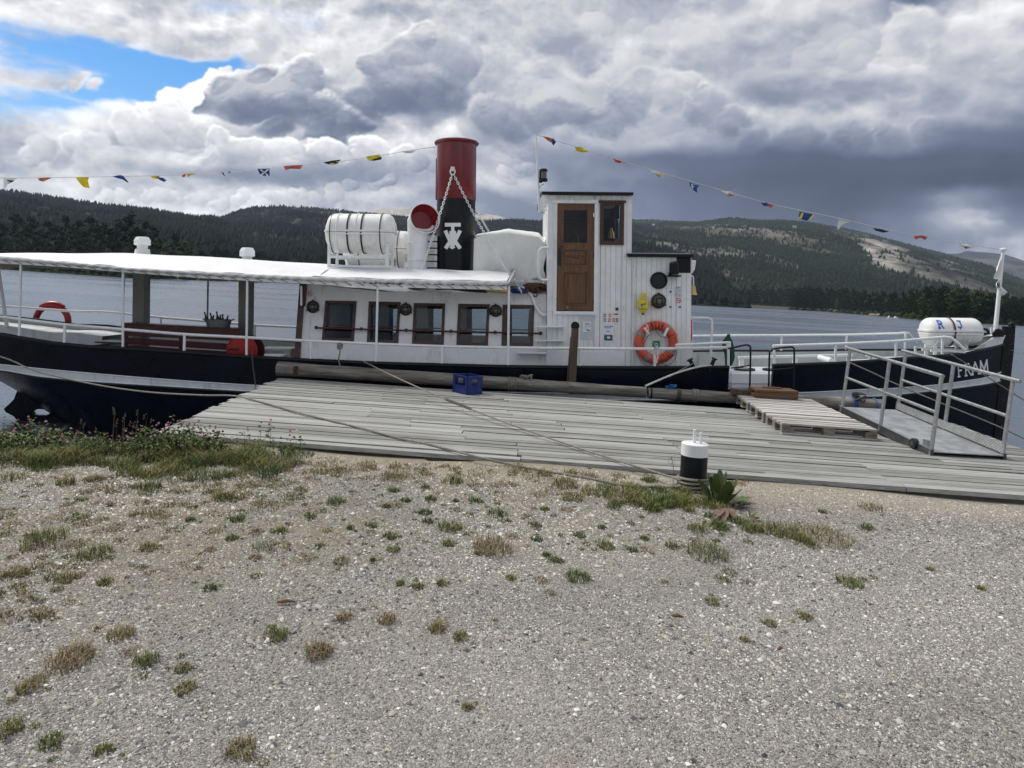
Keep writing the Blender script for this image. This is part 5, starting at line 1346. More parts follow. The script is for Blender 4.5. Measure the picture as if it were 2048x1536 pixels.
for a in (G0, G1):
    q_ = [hpt(a, 0), hpt(a, GL_LEV), hpt(a, GL_LEV, -1, -.07), hpt(a, 0, -1, -.07)]; g.add(q_, [(0, 1, 2, 3)])
bm_ = g.mesh('hull', 'hull_paint', smooth=True); bmt = bmesh.new(); bmt.from_mesh(bm_); bmesh.ops.remove_doubles(bmt, verts=bmt.verts, dist=.0008); bmesh.ops.recalc_face_normals(bmt, faces=bmt.faces); bmt.to_mesh(bm_); bmt.free()
bm_.polygons.foreach_set('use_smooth', [True] * len(bm_.polygons)); bm_.set_sharp_from_angle(angle=math.radians(40))
link(bpy.data.objects.new('hull', bm_), BOAT)
g = MB(); band(g, 2, 3, -1, 1, .014); band(g, 2, 3, 1, 1, .014)
for sd in (-1, 1):
    for L in (2, 3): g.tube([hpt(a, L, sd, .014) for a in AS], .013, 5)
part(g, 'stripe', 'stripe_paint', smooth=True)
g = MB()
for sd in (-1, 1): g.tube([hpt(a, 3, sd, .02) - Vector((0, 0, .028)) for a in AS], .016, 6)
part(g, 'rubbing_strip', 'black_paint', smooth=True)
def cap(L, z, r, mat, name, a0=-99, a1=99):
    for sd in (-1, 1):
        runs = [[a for a in AS if a0 <= a <= a1]]
        if sd < 0: runs = [[a for a in runs[0] if a <= G0 + 1e-6], [a for a in runs[0] if a >= G1 - 1e-6]]
        for rr in runs:
            if len(rr) > 1:
                g = MB(); g.tube([hpt(a, L, sd, -.012) + Vector((0, 0, z)) for a in rr], r, 8); part(g, name, mat, smooth=True)
cap(0, .0, .036, 'black_paint', 'bulwark_cap')
def hw_(a, c):
    L = max(0, min(2, 2 * (sheer(a) - c) / (sheer(a) - st_t(a)))); return lev(a, L)[1]
g = MB()
for sd in (-1, 1):
    for i in range(len(AS) - 1):
        if sd < 0 and gate(AS[i], AS[i + 1]): continue
        def ip(a, z):
            p = hpt(a, 0, sd, -.06); p.z = z; w = sm((a - 5.5) / 4.3); p.x = a + w * (a_stem(z) - AST); p.y = sd * (hb(a) - .06 if z > sheer(a) - .1 else hw_(a, z) - .05); return p
        a, b = AS[i], AS[i + 1]
        if hb(b) < .12 or hb(a) < .12: continue
        g.add([ip(a, sheer(a) - .005), ip(b, sheer(b) - .005), ip(b, DECK(b)), ip(a, DECK(a))], [(0, 1, 2, 3)])
part(g, 'bulwark_lining', 'grey_green', smooth=True)
# bulwark stays on the far side
g = MB()
for a in np.arange(2.6, 8.6, .82):
    a = float(a); p = hpt(a, 0, 1, -.07); q_ = p.copy(); q_.z = DECK(a); g.bar(p - Vector((0, 0, .02)), q_ + Vector((0, -.12, 0)), .02, .02)
part(g, 'bulwark_stay', 'grey_green')
g = MB(); vs, fs = [], []
def hw(a, c):
    L = max(0, min(2, 2 * (sheer(a) - c) / (sheer(a) - st_t(a)))); return lev(a, L)[1]
sel = [a for a in AS if hb(a) > .1]
for a in sel:
    w = max(.02, hw(a, DECK(a)) - .05)
    for f_ in (-1, -.5, 0, .5, 1): vs.append((a, w * f_, DECK(a) + .03 * (1 - f_ * f_)))
fs = [(i * 5 + k, i * 5 + k + 1, i * 5 + k + 6, i * 5 + k + 5) for i in range(len(sel) - 1) for k in range(4)]
g.add(vs, fs); part(g, 'deck', 'deck_grey')
# stem bar
g = MB()
P = [bp(2022, 653), bp(2019, 700), bp(2012.5, 756), bp(2007, 820), bp(2000, 887), bp(1992, 960)]
for i in range(len(P) - 1): g.bar(P[i] - Vector((.045, 0, 0)), P[i + 1] - Vector((.045, 0, 0)), .07, .22, up=(1, 0, .1))
g.bar(P[0] + Vector((-.02, 0, .0)), P[0] + Vector((.04, 0, .05)), .07, .1)
st = part(g, 'stem_post', 'black_paint')
g = MB()
for k in range(14):
    t = k / 13 * (len(P) - 1.01); i = int(t); c = P[i].lerp(P[i + 1], t - i)
    for d in (-.035, .035): g.lathe([(.012, 0), (.012, .01)], c + Vector((d, -.036, .02 * (d > 0))), (0, -1, 0), 6)
part(g, 'rivet', 'alu_dark', st)
# white raised bow bulwark
wb, _ = curve([(1925, 707), (1932, 700), (1948, 696), (1962, 690), (1970, 681), (1977, 674), (1992, 670), (2018, 666)])
g = MB(); bs = [a for a in AS if a > bp(1926, 705, 13.3).x]
for sd in (-1, 1):
    for i in range(len(bs) - 1):
        a, b = bs[i], bs[i + 1]; h0, h1 = max(.02, wb(a) - sheer(a) - .03), max(.02, wb(b) - sheer(b) - .03)
        p, q_ = hpt(a, 0, sd), hpt(b, 0, sd); z = Vector((0, 0, .03))
        g.add([p + z, q_ + z, q_ + Vector((.03, sd * .02, h1)), p + Vector((.03, sd * .02, h0))], [(0, 1, 2, 3)])
        n0 = Vector((0, -sd * min(.04, hb(a) * .5), 0)); n1 = Vector((0, -sd * min(.04, hb(b) * .5), 0))
        g.add([p + Vector((.03, sd * .02, h0)), q_ + Vector((.03, sd * .02, h1)), q_ + n1 + Vector((.03, 0, h1)), p + n0 + Vector((.03, 0, h0))], [(0, 1, 2, 3)])
part(g, 'bow_bulwark', 'white_gloss', smooth=True)
g = MB(); q0, q1 = bp(1992, 673, 13.8), bp(1992, 671, 14.25)
aT = [a for a in AS if a > bp(1968, 690, 13.8).x and hb(a) > .03]
g.add([(a, f_ * hb(a), wb(a) + .004) for a in aT for f_ in (-1, 1)], [(2 * i, 2 * i + 1, 2 * i + 3, 2 * i + 2) for i in range(len(aT) - 1)])
part(g, 'breast_hook', 'white_gloss')
for k, (x, y, w) in enumerate(((1996, 671, 15), (1970, 668, 13))):
    p = bp(x, y, 13.85 + .25 * k); g = MB()
    pts = [p + Vector((math.cos(a) * w * .0098 * .6, 0, math.sin(a) * w * .0098 * .75)) for a in [PI * j / 8 for j in range(9)]]
    g.tube(pts, .028, 8); g.box(p, (w * .011, .10, .05)); g.box(p + Vector((0, 0, .05)), (w * .009, .05, .11)) if k == 0 else None; part(g, 'fairlead', 'black_paint', smooth=True)
# FRAM on the bow: cut letters following the plates
def on_hull(x, y):
    Y = 13.4
    lo = None
    for _ in range(14):
        p = bp(x, y, Y); a = p.x - sm((p.x - 5.5) / 4.3) * (a_stem(p.z) - AST)
        s, t = sheer(a), st_t(a); L = max(0, min(2, 2 * (p.z - s) / (t - s))); h = lev(a, L)[1]; Y = 14 - h
    return bp(x, y, Y - .006)
g0 = MB()
LT = part(MB().box((0, 0, -99), (.001, .001, .001)), 'name_board', 'white_gloss') if False else None
for ch, (xl, yt, xr, yb) in (('F', (1914.5, 730.5, 1926, 752.5)), ('R', (1929, 728, 1942, 750.5)), ('A', (1943, 725, 1958, 748)), ('M', (1959.5, 721.5, 1976, 745.5))):
    def fn(s, t, xl=xl, yt=yt, xr=xr, yb=yb):
        x = xl + (xr - xl) * s + (t - .5) * -1.5; y = yb + (yt - yb) * t - (xr - xl) * (s - .5) * .17
        p = on_hull(x, y); pa = on_hull(x + 2, y); pc = on_hull(x, y - 2); n = (pa - p).cross(pc - p).normalized()
        if n.y > 0: n = -n
        return p, n
    g = MB(); letter(g, ch, fn, .13, .006); part(g, 'letter', 'white_gloss')
# rudder and skeg
def flat(pts, Y, th, holes=()):
    P = [bp(x, y, Y) for x, y in pts]; H_ = [[(bp(x, y, Y).x, bp(x, y, Y).z) for x, y in h] for h in holes]
    g = MB(); g.plate([(p.x, p.z) for p in P], H_, Y - 14 - th / 2, Y - 14 + th / 2); return g
g = flat([(38, 778), (30, 798), (20, 808), (10, 817), (14, 824), (30, 832), (44, 850), (70, 868), (110, 872), (150, 866), (168, 862), (120, 836), (80, 806), (54, 790)], 14.0, .07, [[(67, 822), (76, 817.5), (90, 818), (102, 826), (96, 829.5), (80, 830), (70, 828)], [(49.5, 792), (52.5, 796), (53, 803), (49, 801)]])
part(g, 'rudder', 'hull_paint')
# --------------------------------------------------------------- rails
rl_, _ = curve([(0, 633), (38, 638), (132, 649.5), (250, 659), (371, 669), (495, 675), (623, 682), (753, 688), (885, 693), (1017, 695.5), (1160, 697), (1309, 697.6), (1459, 695), (1555, 691.7), (1676, 688), (1800, 682), (1901, 673)], 1.0, -.03)
def rail(a): return rl_(a) + max(0, -9.4 - a) * .10
def rpt(a, sd, z=0.0): return Vector((a, sd * max(.0, hb(a) - .03), rail(a) + z))
aL0 = -10.88; aR = bp(1901, 673, 13.0).x
seg = [a for a in AS if a <= G0]
g = MB(); g.tube([rpt(a, -1) for a in seg] , .0255, 8); part(g, 'rail', 'white_metal', smooth=True)
pe = bp(1931, 701, 13.2)
g = MB(); g.tube(smoothpath([rpt(G1, -1)] + [rpt(a, -1) for a in AS if G1 < a < aR - .1] + [rpt(aR - .03, -1), pe.lerp(rpt(aR, -1), .6) + Vector((.03, 0, .09)), pe], 2), .0255, 8); part(g, 'rail', 'white_metal', smooth=True)
aFe = bp(1790, 661, 15.2).x
g = MB(); fr_ = [a for a in AS if a < aR - .1]; g.tube(smoothpath([rpt(a, 1) for a in fr_] + [rpt(aR - .03, 1), Vector((pe.x, -pe.y + 0, pe.z)).lerp(rpt(aR, 1), .6) + Vector((.03, 0, .09)), Vector((pe.x, -pe.y, pe.z))], 2), .0255, 8); part(g, 'rail', 'white_metal', smooth=True)
for x in (132, 371, 623, 885, 1160, 1309, 1459, 1555, 1676, 1800, 1901):
    a = bp(x, 695, 12.35 + max(0, x - 1550) * .0022).x
    for sd in (-1, 1):
        if sd > 0 and x in (1459, 1555): continue
        g = MB(); p = rpt(a, sd); q_ = hpt(a, 0, sd, -.02); g.tube([q_, p], .024, 8); part(g, 'rail_post', 'white_metal', smooth=True)
g = MB(); g.tube([bp(1352, 689.5, 12.24), bp(1366, 689, 12.24), bp(1459, 685, 12.24)], .021, 8); g.box(bp(1356, 691, 12.27), (.09, .06, .05)); part(g, 'gate_bar', 'white_metal', smooth=True)
g = MB(); g.box(bp(1457, 690, 12.26), (.07, .06, .12)); part(g, 'gate_clamp', 'white_metal', bevel=.005)
# --------------------------------------------------------------- awning
nf, _ = curve([(0, 512), (152, 525), (254, 535), (400, 543), (520, 549), (600, 552.5), (753, 557), (885, 560), (1016, 562)], 1.0, .06)
vb, _ = curve([(0, 526.5), (120, 533.5), (254, 545), (400, 556), (520, 563), (600, 567), (700, 572), (753, 574), (885, 577), (1016, 580)], 1.0, .06)
rg_, _ = curve([(-60, 507), (0, 507.5), (264, 507), (400, 513), (520, 520), (600, 525.5), (680, 530)], Yc=14.0)
aA1 = bp(640, 555, 12.3).x; aEnd = bp(1014, 562, 12.3).x
def aw(s, t):
    a = -11.3 + (aA1 + 11.3) * s; h = hb(max(a, -10.6)) + .06; b = (t * 2 - 1)
    zr, zn_ = rg_(a), nf(a); k = 1 - abs(b) ** 1.8
    return Vector((a, b * h, zn_ + (zr - zn_) * k + .007 * math.sin(a * 8.5 + b * 3) * (abs(b) > .6) + .005 * math.sin(a * 3 + b * 9)))
g = MB(); g.grid(aw, 90, 20); AWN = part(g, 'awning', 'canvas_white', smooth='all')
bk, _ = curve([(560, 523), (600, 525.5), (640, 529), (701, 534), (850, 538.5), (1031, 544)], Yc=13.25)
def aw2(s, t):
    a = aA1 - .12 + (aEnd - aA1 + .12) * s + t * .10 * s; n0 = Vector((a, -hb(a) - .06, nf(a))); n1 = Vector((a, -.75, bk(a)))
    p = n0.lerp(n1, t); kk = 1 - sm(s / .22); h_ = hb(a) + .06; za = nf(a) + (rg_(a) - nf(a)) * (1 - min(1, abs(p.y) / h_) ** 1.8)
    p.z = p.z * (1 - kk) + (za + .006) * kk; return p + Vector((0, 0, .004 + .018 * math.sin(PI * t) * math.sin(a * 2.2) + .006 * math.sin(a * 7 + t * 4)))
g = MB(); g.grid(aw2, 60, 8); part(g, 'awning', 'canvas_white', smooth='all')
def skirt(sd, a0, a1, n):
    g = MB()
    def f(s, t):
        a = a0 + (a1 - a0) * s; sc = abs(math.sin(a * PI / .22)) ; h = (nf(a) - vb(a)) * (.60 - .16 * (1 - sc))
        return Vector((a, sd * (hb(max(a, -10.6)) + .062 + .012 * math.sin(a * 31 + t * 2) * t + .02 * math.sin(PI * t)), nf(a) - h * t))
    g.grid(f, n, 5); part(g, 'awning_skirt', 'skirt_cloth', smooth='all')
skirt(-1, -10.8, aEnd, 420); skirt(1, -10.8, aA1, 180)
g = MB()
def bt(s, t):
    a = -10.8 + (aEnd + 10.8) * s; return Vector((a, -(hb(max(a, -10.6)) + .035), vb(a) + (nf(a) - vb(a)) * .42 * t))
g.grid(bt, 90, 1); part(g, 'awning_batten', 'white_board')
g = MB()
def bt2(s, t):
    a = -10.8 + (aA1 + 10.8) * s; return Vector((a, (hb(max(a, -10.6)) + .035), vb(a) + (nf(a) - vb(a)) * .5 * t))
g.grid(bt2, 60, 1); part(g, 'awning_batten', 'grey_post')
g = MB(); a = -10.6
while a < aEnd:
    h = nf(a) - vb(a); y0 = -(hb(max(a, -10.6)) + .085)
    g.tube([Vector((a - .055, y0, nf(a) - h * .50)), Vector((a + .055, y0 + .03, vb(a) + .006))], .0048, 4); a += .22
tag(part(g, 'lacing', 'black_rubber'), kind='stuff')
g = MB(); g.tube([Vector((aEnd + .02, -hb(aEnd) - .02, nf(aEnd) - .03)), Vector((aEnd + .13, -.75, bk(aEnd) + .02))], .027, 8); g.tube([Vector((aEnd + .02, -hb(aEnd) - .05, nf(aEnd) - .03)), Vector((aEnd - .14, -hb(aEnd) - .05, nf(aEnd) - .02))], .022, 8); part(g, 'awning_bar', 'white_metal', smooth=True)
g = MB()
for k in range(12):
    t = k / 11; c = Vector((aEnd + .02, -hb(aEnd) - .02, nf(aEnd) - .03)).lerp(Vector((aEnd + .13, -.75, bk(aEnd) + .02)), t)
    g.tube([c + Vector((-.07, 0, .01)), c + Vector((.0, 0, .034)), c + Vector((.03, 0, 0))], .005, 4)
part(g, 'lacing', 'rope_grey')
# flaking patch text on the skirt
for x0, x1 in ((717, 722), (726, 731), (738, 744), (750, 753), (757, 764), (770, 778), (782, 789), (795, 803)):
    g = MB(); p = bp((x0 + x1) / 2, 566.5 + (x0 - 717) * .025, 12.2); g.box(p, ((x1 - x0) * .0080, .004, .010)); g.box(p + Vector((.012, 0, .016)), ((x1 - x0) * .004, .004, .010)); part(g, 'print_mark', 'cloth_black', AWN)
for (xt, yt), (xb_, yb_) in (((42, 530), (37, 675)), ((250.5, 544), (249, 698)), ((497.5, 560), (495, 714)), ((757, 573), (753, 728)), ((1018, 566), (1016, 735))):
    a = bp(xb_, yb_, 12.35).x; at_ = bp(xt, yt, 12.35).x; hbv = hb(a)
    for sd in (-1, 1):
        if sd > 0 and xb_ > 600: continue
        g = MB(); g.tube([Vector((a, sd * (hbv - .02), sheer(a) - .02)), Vector((at_, sd * (hbv - .0), vb(at_) + .07))], .021, 8); part(g, 'awning_post', 'white_metal' if sd < 0 else 'grey_post', smooth=True)
# round bars under the awning
g = MB()
for x in (42, 250, 497):
    a = bp(x, 545, 12.35).x; g.tube([Vector((a, b * hb(a), nf(a) - .07 + (rg_(a) - nf(a)) * (1 - abs(b) ** 1.8))) for b in np.linspace(-1, 1, 9)], .018, 6)
part(g, 'awning_hoop', 'white_metal', smooth=True)
# vent columns through the awning
for (x0, x1), cx0, cx1, ct, cb, nb in (((272, 295), 269, 301, 474, 490.5, 509), ((482, 504.5), 479, 510, 495.5, 513, 528)):
    g = MB(); p, q_ = bp(x0, 530, 14), bp(x1, 530, 14); a = (p.x + q_.x) / 2; w = q_.x - p.x
    g.span((a - w / 2, -.12, DECK(a)), (a + w / 2, .12, rg_(a) - .02)); C1 = part(g, 'vent_column', 'grey_post', bevel=.004)
    t_, b_, n_ = bp(0, ct, 14).z, bp(0, cb, 14).z, bp(0, nb, 14).z
    u0 = (bp(cx0, ct, 14).x + bp(cx1, ct, 14).x) / 2; W_ = (cx1 - cx0) / F * 14 / 2
    t_, b_, n_ = bp((cx0 + cx1) / 2, ct, 14).z, bp((cx0 + cx1) / 2, cb, 14).z, bp((cx0 + cx1) / 2, nb, 14).z
    g = MB(); g.lathe([(W_ * .55, n_ - .05), (W_ * .95, n_ - .02), (W_ * .82, (n_ + b_) / 2 + .01), (W_ * .62, (n_ + b_) / 2 + .02), (W_ * .62, b_)], (u0, 0, 0), (0, 0, 1), 16); part(g, 'vent_neck', 'tarp', C1, smooth=True)
    g = MB(); g.lathe([(W_ * .9, b_), (W_, b_ + .01), (W_, t_ - .07), (W_ * .78, t_ - .01), (W_ * .6, t_)], (u0, 0, 0), (0, 0, 1), 8); part(g, 'vent_cap', 'white_gloss', C1)
# stern seat
g = MB()
def ss(s, t):
    a = -10.5 + 2.2 * s; return Vector((a, hb(a) * (.93 - .55 * t), sheer(a) - .10))
g.grid(ss, 14, 2); g.grid(lambda s, t: Vector((-10.5 + 2.2 * s, hb(-10.5 + 2.2 * s) * .38, sheer(-10.5 + 2.2 * s) - .10 - .3 * t)), 14, 1)
part(g, 'stern_seat', 'white_board')
# --------------------------------------------------------------- cabin
YWALL = 12.88; BW = YWALL - 14
KT = .22
c0w = bp(800, 725, YWALL).z
def shr(a, c): return KT * max(0, c - c0w)
def wallpt(x, y):
    Y = YWALL
    for _ in range(10): p = bp(x, y, Y); Y = YWALL + shr(0, p.z)
    return p
def W2(x, y): p = wallpt(x, y); return (p.x, p.z)
WINS = [[(651, 601), (713.6, 602), (707.8, 683.5), (643.8, 681)], [(737.7, 602.7), (801.7, 604), (796.6, 686.8), (733.9, 684.7)], [(827.8, 606), (890.5, 606.8), (887.5, 689.8), (824, 687.8)],
        [(916.5, 607.4), (979.5, 608.4), (976, 691.7), (912.7, 690)], [(1005.4, 609), (1068.9, 610), (1066, 692.5), (1002.8, 691)]]
aWL, aWR = W2(600, 720)[0], bp(1093, 700, YWALL).x
outer = [W2(598, 722), W2(1093, 736), (aWR, W2(1093, 587.5)[1]), W2(765, 583), W2(612, 568)]
wq = [[W2(*p) for p in w] for w in WINS]
def inset(q_, d):
    cx_ = sum(p[0] for p in q_) / 4; cz_ = sum(p[1] for p in q_) / 4
    return [(p[0] + (d if p[0] < cx_ else -d), p[1] + (d if p[1] < cz_ else -d)) for p in q_]
g = MB(); g.plate(outer, [inset(w, .02) for w in wq], BW, BW + .035, shr); CW = part(g, 'cabin_wall', 'white_paint')
g = MB(); g.plate(outer, [inset(w, .05) for w in wq], -BW - .035, -BW, lambda a, c: -shr(a, c)); part(g, 'cabin_wall', 'white_paint')
g = MB(); g.plate(outer, [inset(w, .0) for w in wq], BW + .04, BW + .05, shr); part(g, 'cabin_lining', 'dark_red')
curt = [(746, 752), (786, 799), (867, 887), (944, 974), (1024, 1064)]
g = MB(); hs = []
for x0, x1 in curt:
    q_ = [bp(x0, 618, 14.98), bp(x1, 618, 14.98), bp(x1, 690, 14.98), bp(x0, 690, 14.98)]; hs.append([(p.x, p.z) for p in q_])
p0_, p1_ = bp(640, 600, 14.98), bp(1092, 700, 14.98)
g.plate([(p0_.x, p1_.z), (p1_.x, p1_.z), (p1_.x, p0_.z), (p0_.x, p0_.z)], hs, .97, .985); part(g, 'curtain', 'lamp_rim')
for si, sgn in ((0, 1), (1, -1)):
    for w in wq:
        g = MB(); sh = shr if si == 0 else (lambda a, c: -shr(a, c)); b0 = BW - .016 if si == 0 else -BW + .002
        g.plate(w, [inset(w, .052)], b0, b0 + .05, sh); fr_ = part(g, 'window', 'frame_wood')
        g = MB(); g.plate(inset(w, .048), [], b0 + .024, b0 + .030, sh); part(g, 'pane', 'window_glass', fr_)
        if si == 0:
            g = MB(); zc = w[0][1] * .38 + w[3][1] * .62; k = shr(0, zc); g.bar((w[3][0] + .06, b0 + .04 + k, zc), (w[2][0] - .04, b0 + .04 + k, zc), .012, .02); part(g, 'glazing_bar', 'frame_wood', fr_)
zr_ = [W2(612, 568)[1], W2(1093, 587.5)[1]]
g = MB(); vs = []
for a, z in ((aWL + .1, zr_[0] + .0), ((aWL + aWR) / 2, W2(765, 583)[1]), (aWR, zr_[1])):
    k = shr(0, z)
    for f_ in np.linspace(-1, 1, 7): vs.append((a, f_ * (-BW - k + .0), z - .012 + .10 * (1 - f_ * f_)))
g.add(vs, [(i * 7 + k, i * 7 + k + 1, i * 7 + k + 8, i * 7 + k + 7) for i in range(2) for k in range(6)]); part(g, 'cabin_roof', 'white_board')
zf = DECK((aWL + aWR) / 2) + .03
g = MB(); g.span((aWL + .02, BW + .06, zf - .05), (aWR, -BW - .06, zf)); part(g, 'cabin_floor', 'rust_brown')
# after bulkhead, dark wood boards
zt, zb = W2(612, 568)[1], W2(598, 722)[1]
for k in range(9):
    b0 = (BW + .22) + k * (2 * (-BW) - .44) / 9; g = MB(); g.span((aWL - .01, b0, zb), (aWL + .03, b0 + (2 * (-BW) - .44) / 9 - .004, zt)); part(g, 'bulkhead_board', 'frame_wood')
g = MB(); p, q_ = wallpt(601.5, 718), wallpt(612, 568); g.bar((p.x - .06, BW + .02, p.z), (q_.x - .06, BW + .02 + shr(0, q_.z), q_.z), .10, .11, up=(0, 1, 0)); part(g, 'corner_post', 'frame_wood')
g = MB(); p, q_ = bp(602.5, 572, 12.8), bp(602.8, 611, 12.8); g.bar(p, q_, .03, .035, up=(0, 1, 0)); part(g, 'light_tube', 'white_gloss')
# brown grab rail
pts = [(630, 655.6), (721, 658.5), (811, 661), (901.5, 663), (990, 665), (1081.6, 667)]
P = [wallpt(*p) + Vector((0, -.085 + shr(0, wallpt(*p).z) * 0, 0)) for p in pts]; P = [bp(x, y, YWALL + shr(0, wallpt(x, y).z) - .085) for x, y in pts]
g = MB(); g.tube(P, .0165, 8); GRb = part(g, 'grab_rail', 'rust_brown', smooth=True)
for p in P:
    g = MB(); g.tube([p + Vector((0, .085, 0)), p], .013, 6); g.lathe([(.034, 0), (.030, .012), (.012, .02)], p + Vector((0, .082, 0)), (0, -1, 0), 12); part(g, 'bracket', 'lamp_rim', GRb, smooth=True)
def bulkhead_lamp(x, y, r, Y):
    p = bp(x, y, Y); g = MB(); g.lathe([(r * 1.0, -.002), (r * 1.04, .03), (r * .98, .05), (r * .84, .058), (r * .80, .05)], p, (0, -1, 0), 24, caps=False); g.lathe([(r, .0), (r, .012)], p, (0, -1, 0), 24); L_ = part(g, 'bulkhead_lamp', 'lamp_rim', smooth=True)
    g = MB(); g.lathe([(r * .82, .035), (r * .74, .065), (r * .5, .092), (r * .2, .104), (.001, .106)], p, (0, -1, 0), 20, caps=False); part(g, 'glass', 'lamp_glass', L_, smooth=True)
    g = MB()
    for d in (-.36, .36):
        g.tube([p + Vector((d * r, -.05 - .062 * math.sin(PI * t) ** .6, (t * 2 - 1) * r * .9)) for t in np.linspace(0, 1, 9)], r * .045, 5)
        g.tube([p + Vector(((t * 2 - 1) * r * .9, -.05 - .062 * math.sin(PI * t) ** .6, d * r)) for t in np.linspace(0, 1, 9)], r * .045, 5)
    g.tube([p + Vector((math.cos(a) * r * .5, -.10, math.sin(a) * r * .5)) for a in [2 * PI * k / 16 for k in range(16)]], r * .04, 5, closed=True)
    part(g, 'cage', 'lamp_rim', L_, smooth=True)
    g = MB()
    for a in (PI / 2, PI * 1.17, -PI * .17): g.box(p + Vector((math.cos(a) * r * 1.08, -.03, math.sin(a) * r * 1.08)), (r * .2, .05, r * .2))
    part(g, 'clip', 'lamp_rim', L_)
for x, y in ((626.6, 613.6), (811.9, 618.7), (991.4, 621.4)): bulkhead_lamp(x, y, .112, YWALL + shr(0, wallpt(x, y).z) - .01)
def no_smoking(x, y, r, Y):
    p = bp(x, y, Y); g = MB(); g.lathe([(r, 0), (r, .004)], p, (0, -1, 0), 24); d = part(g, 'no_smoking_sign', 'paper')
    g = MB(); g.tube([p + Vector((math.cos(a) * r * .86, -.005, math.sin(a) * r * .86)) for a in [2 * PI * k / 24 for k in range(24)]], r * .12, 5, closed=True)
    g.bar(p + Vector((-r * .6, -.007, r * .6)), p + Vector((r * .6, -.007, -r * .6)), r * .16, .004, up=(0, 1, 0)); part(g, 'ring_and_bar', 'sign_red', d)
    g = MB(); g.bar(p + Vector((-r * .5, -.006, -.1 * r)), p + Vector((r * .45, -.006, -.1 * r)), r * .2, .003, up=(0, 1, 0)); g.bar(p + Vector((r * .3, -.006, .1 * r)), p + Vector((r * .5, -.006, .45 * r)), r * .1, .003, up=(0, 1, 0)); part(g, 'cigarette', 'print_dark', d)
no_smoking(620.5, 588, .046, YWALL + shr(0, wallpt(620, 588).z) - .004)
# steps and shelf on the cabin side
for x0, x1, y0, y1, yy_ in ((1070, 1130, 652, 655, 12.66), (1069, 1130, 679.5, 682, 12.66), (1034, 1093, 704.5, 709, 12.66)):
    p, q_ = bp(x0, y0, yy_), bp(x1, y0 + .4, yy_); g = MB(); g.span((p.x, yy_ - 14, p.z - .022), (q_.x, BW + .02, p.z)); s_ = part(g, 'step', 'white_paint')
    g = MB()
    for x in (x0 + 8, x1 - 8):
        pp = bp(x, y0, yy_); g.add([(pp.x - .008, BW, pp.z - .02), (pp.x - .008, yy_ - 14 + .02, pp.z - .02), (pp.x - .008, BW, pp.z - .10), (pp.x + .008, BW, pp.z - .02), (pp.x + .008, yy_ - 14 + .02, pp.z - .02), (pp.x + .008, BW, pp.z - .10)], [(0, 1, 2), (3, 5, 4), (0, 3, 4, 1), (1, 4, 5, 2), (0, 2, 5, 3)])
    part(g, 'step_bracket', 'white_paint', s_)
g = MB(); p, q_ = bp(600, 722, 12.86), bp(1093, 735, 12.86); g.bar(p + Vector((0, 0, -.0)), q_, .02, .035, up=(0, 0, 1)); part(g, 'sill_strip', 'red_trim')
g = MB(); p, q_ = bp(600, 725, 12.83), bp(1093, 738, 12.83); g.bar(p, q_, .06, .04); part(g, 'waterway', 'deck_grey')
# pipe from the roof
g = MB(); P = [(1036, 576.5), (1042, 576), (1048.4, 577), (1056, 582), (1064, 592), (1070, 608.8), (1076.6, 621), (1084, 628.5), (1094, 630)]
g.tube(smoothpath([bp(x, y, 12.80 + shr(0, wallpt(x, y).z)) for x, y in P], 4), .030, 8); part(g, 'pipe', 'white_metal', smooth=True)
g = MB(); P = [(1097, 496), (1090, 495.5), (1083, 497), (1078, 503), (1077, 512), (1076.5, 540), (1078.5, 553), (1084, 559.5), (1096, 560)]
g.tube(smoothpath([bp(x, y, 12.84) for x, y in P], 4), .024, 8); part(g, 'grab_handle', 'white_metal', smooth=True)
g = MB(); g.tube([bp(1029, 558, 12.4), bp(1044, 587, 12.75)], .010, 6); g.tube([bp(1038, 576, 12.6), bp(1042, 583, 12.7)], .018, 6); part(g, 'turnbuckle', 'white_metal', smooth=True)
# --------------------------------------------------------------- wheelhouse and fore house
def A_(x, y=600): return bp(x, y, YWALL).x
def C_(x, y): return bp(x, y, YWALL).z
wa0, wa1, fa1 = A_(1095, 560), A_(1264, 450), A_(1382.5, 620)
zbot = C_(1240, 737); ztop = C_(1180, 389); zft = C_(1320, 513)
dr = (A_(1113.5, 515), A_(1188, 515), C_(1150, 622.5), C_(1150, 407)); wn = (A_(1202, 450), A_(1245, 450), C_(1223, 489), C_(1223, 406))
def boards(a0, a1, z0, z1, holes, b, w=.0925, name='plank', mat='white_board', parent=None, th=.02):
    n = max(1, round((a1 - a0) / w)); w = (a1 - a0) / n; cuts = sorted(set([a0 + w * k for k in range(n + 1)] + [h[i] for h in holes for i in (0, 1) if a0 < h[i] < a1]))
    cuts = [c for i, c in enumerate(cuts) if i == 0 or c - cuts[i - 1] > .004]
    for i in range(len(cuts) - 1):
        x0, x1 = cuts[i], cuts[i + 1]; mid = (x0 + x1) / 2; segs = [(z0, z1)]
        if x1 - x0 < .012: continue
        for h in holes:
            if h[0] <= mid <= h[1]:
                ns = []
                for s0, s1 in segs:
                    if h[2] > s0 + .01: ns.append((s0, min(h[2], s1)))
                    if h[3] < s1 - .01: ns.append((max(h[3], s0), s1))
                segs = ns
        for s0, s1 in segs:
            g = MB(); j = random.uniform(-.0012, .0012); g.span((x0 + .0022, b + j, s0), (x1 - .0022, b + th, s1)); part(g, name, mat, parent)
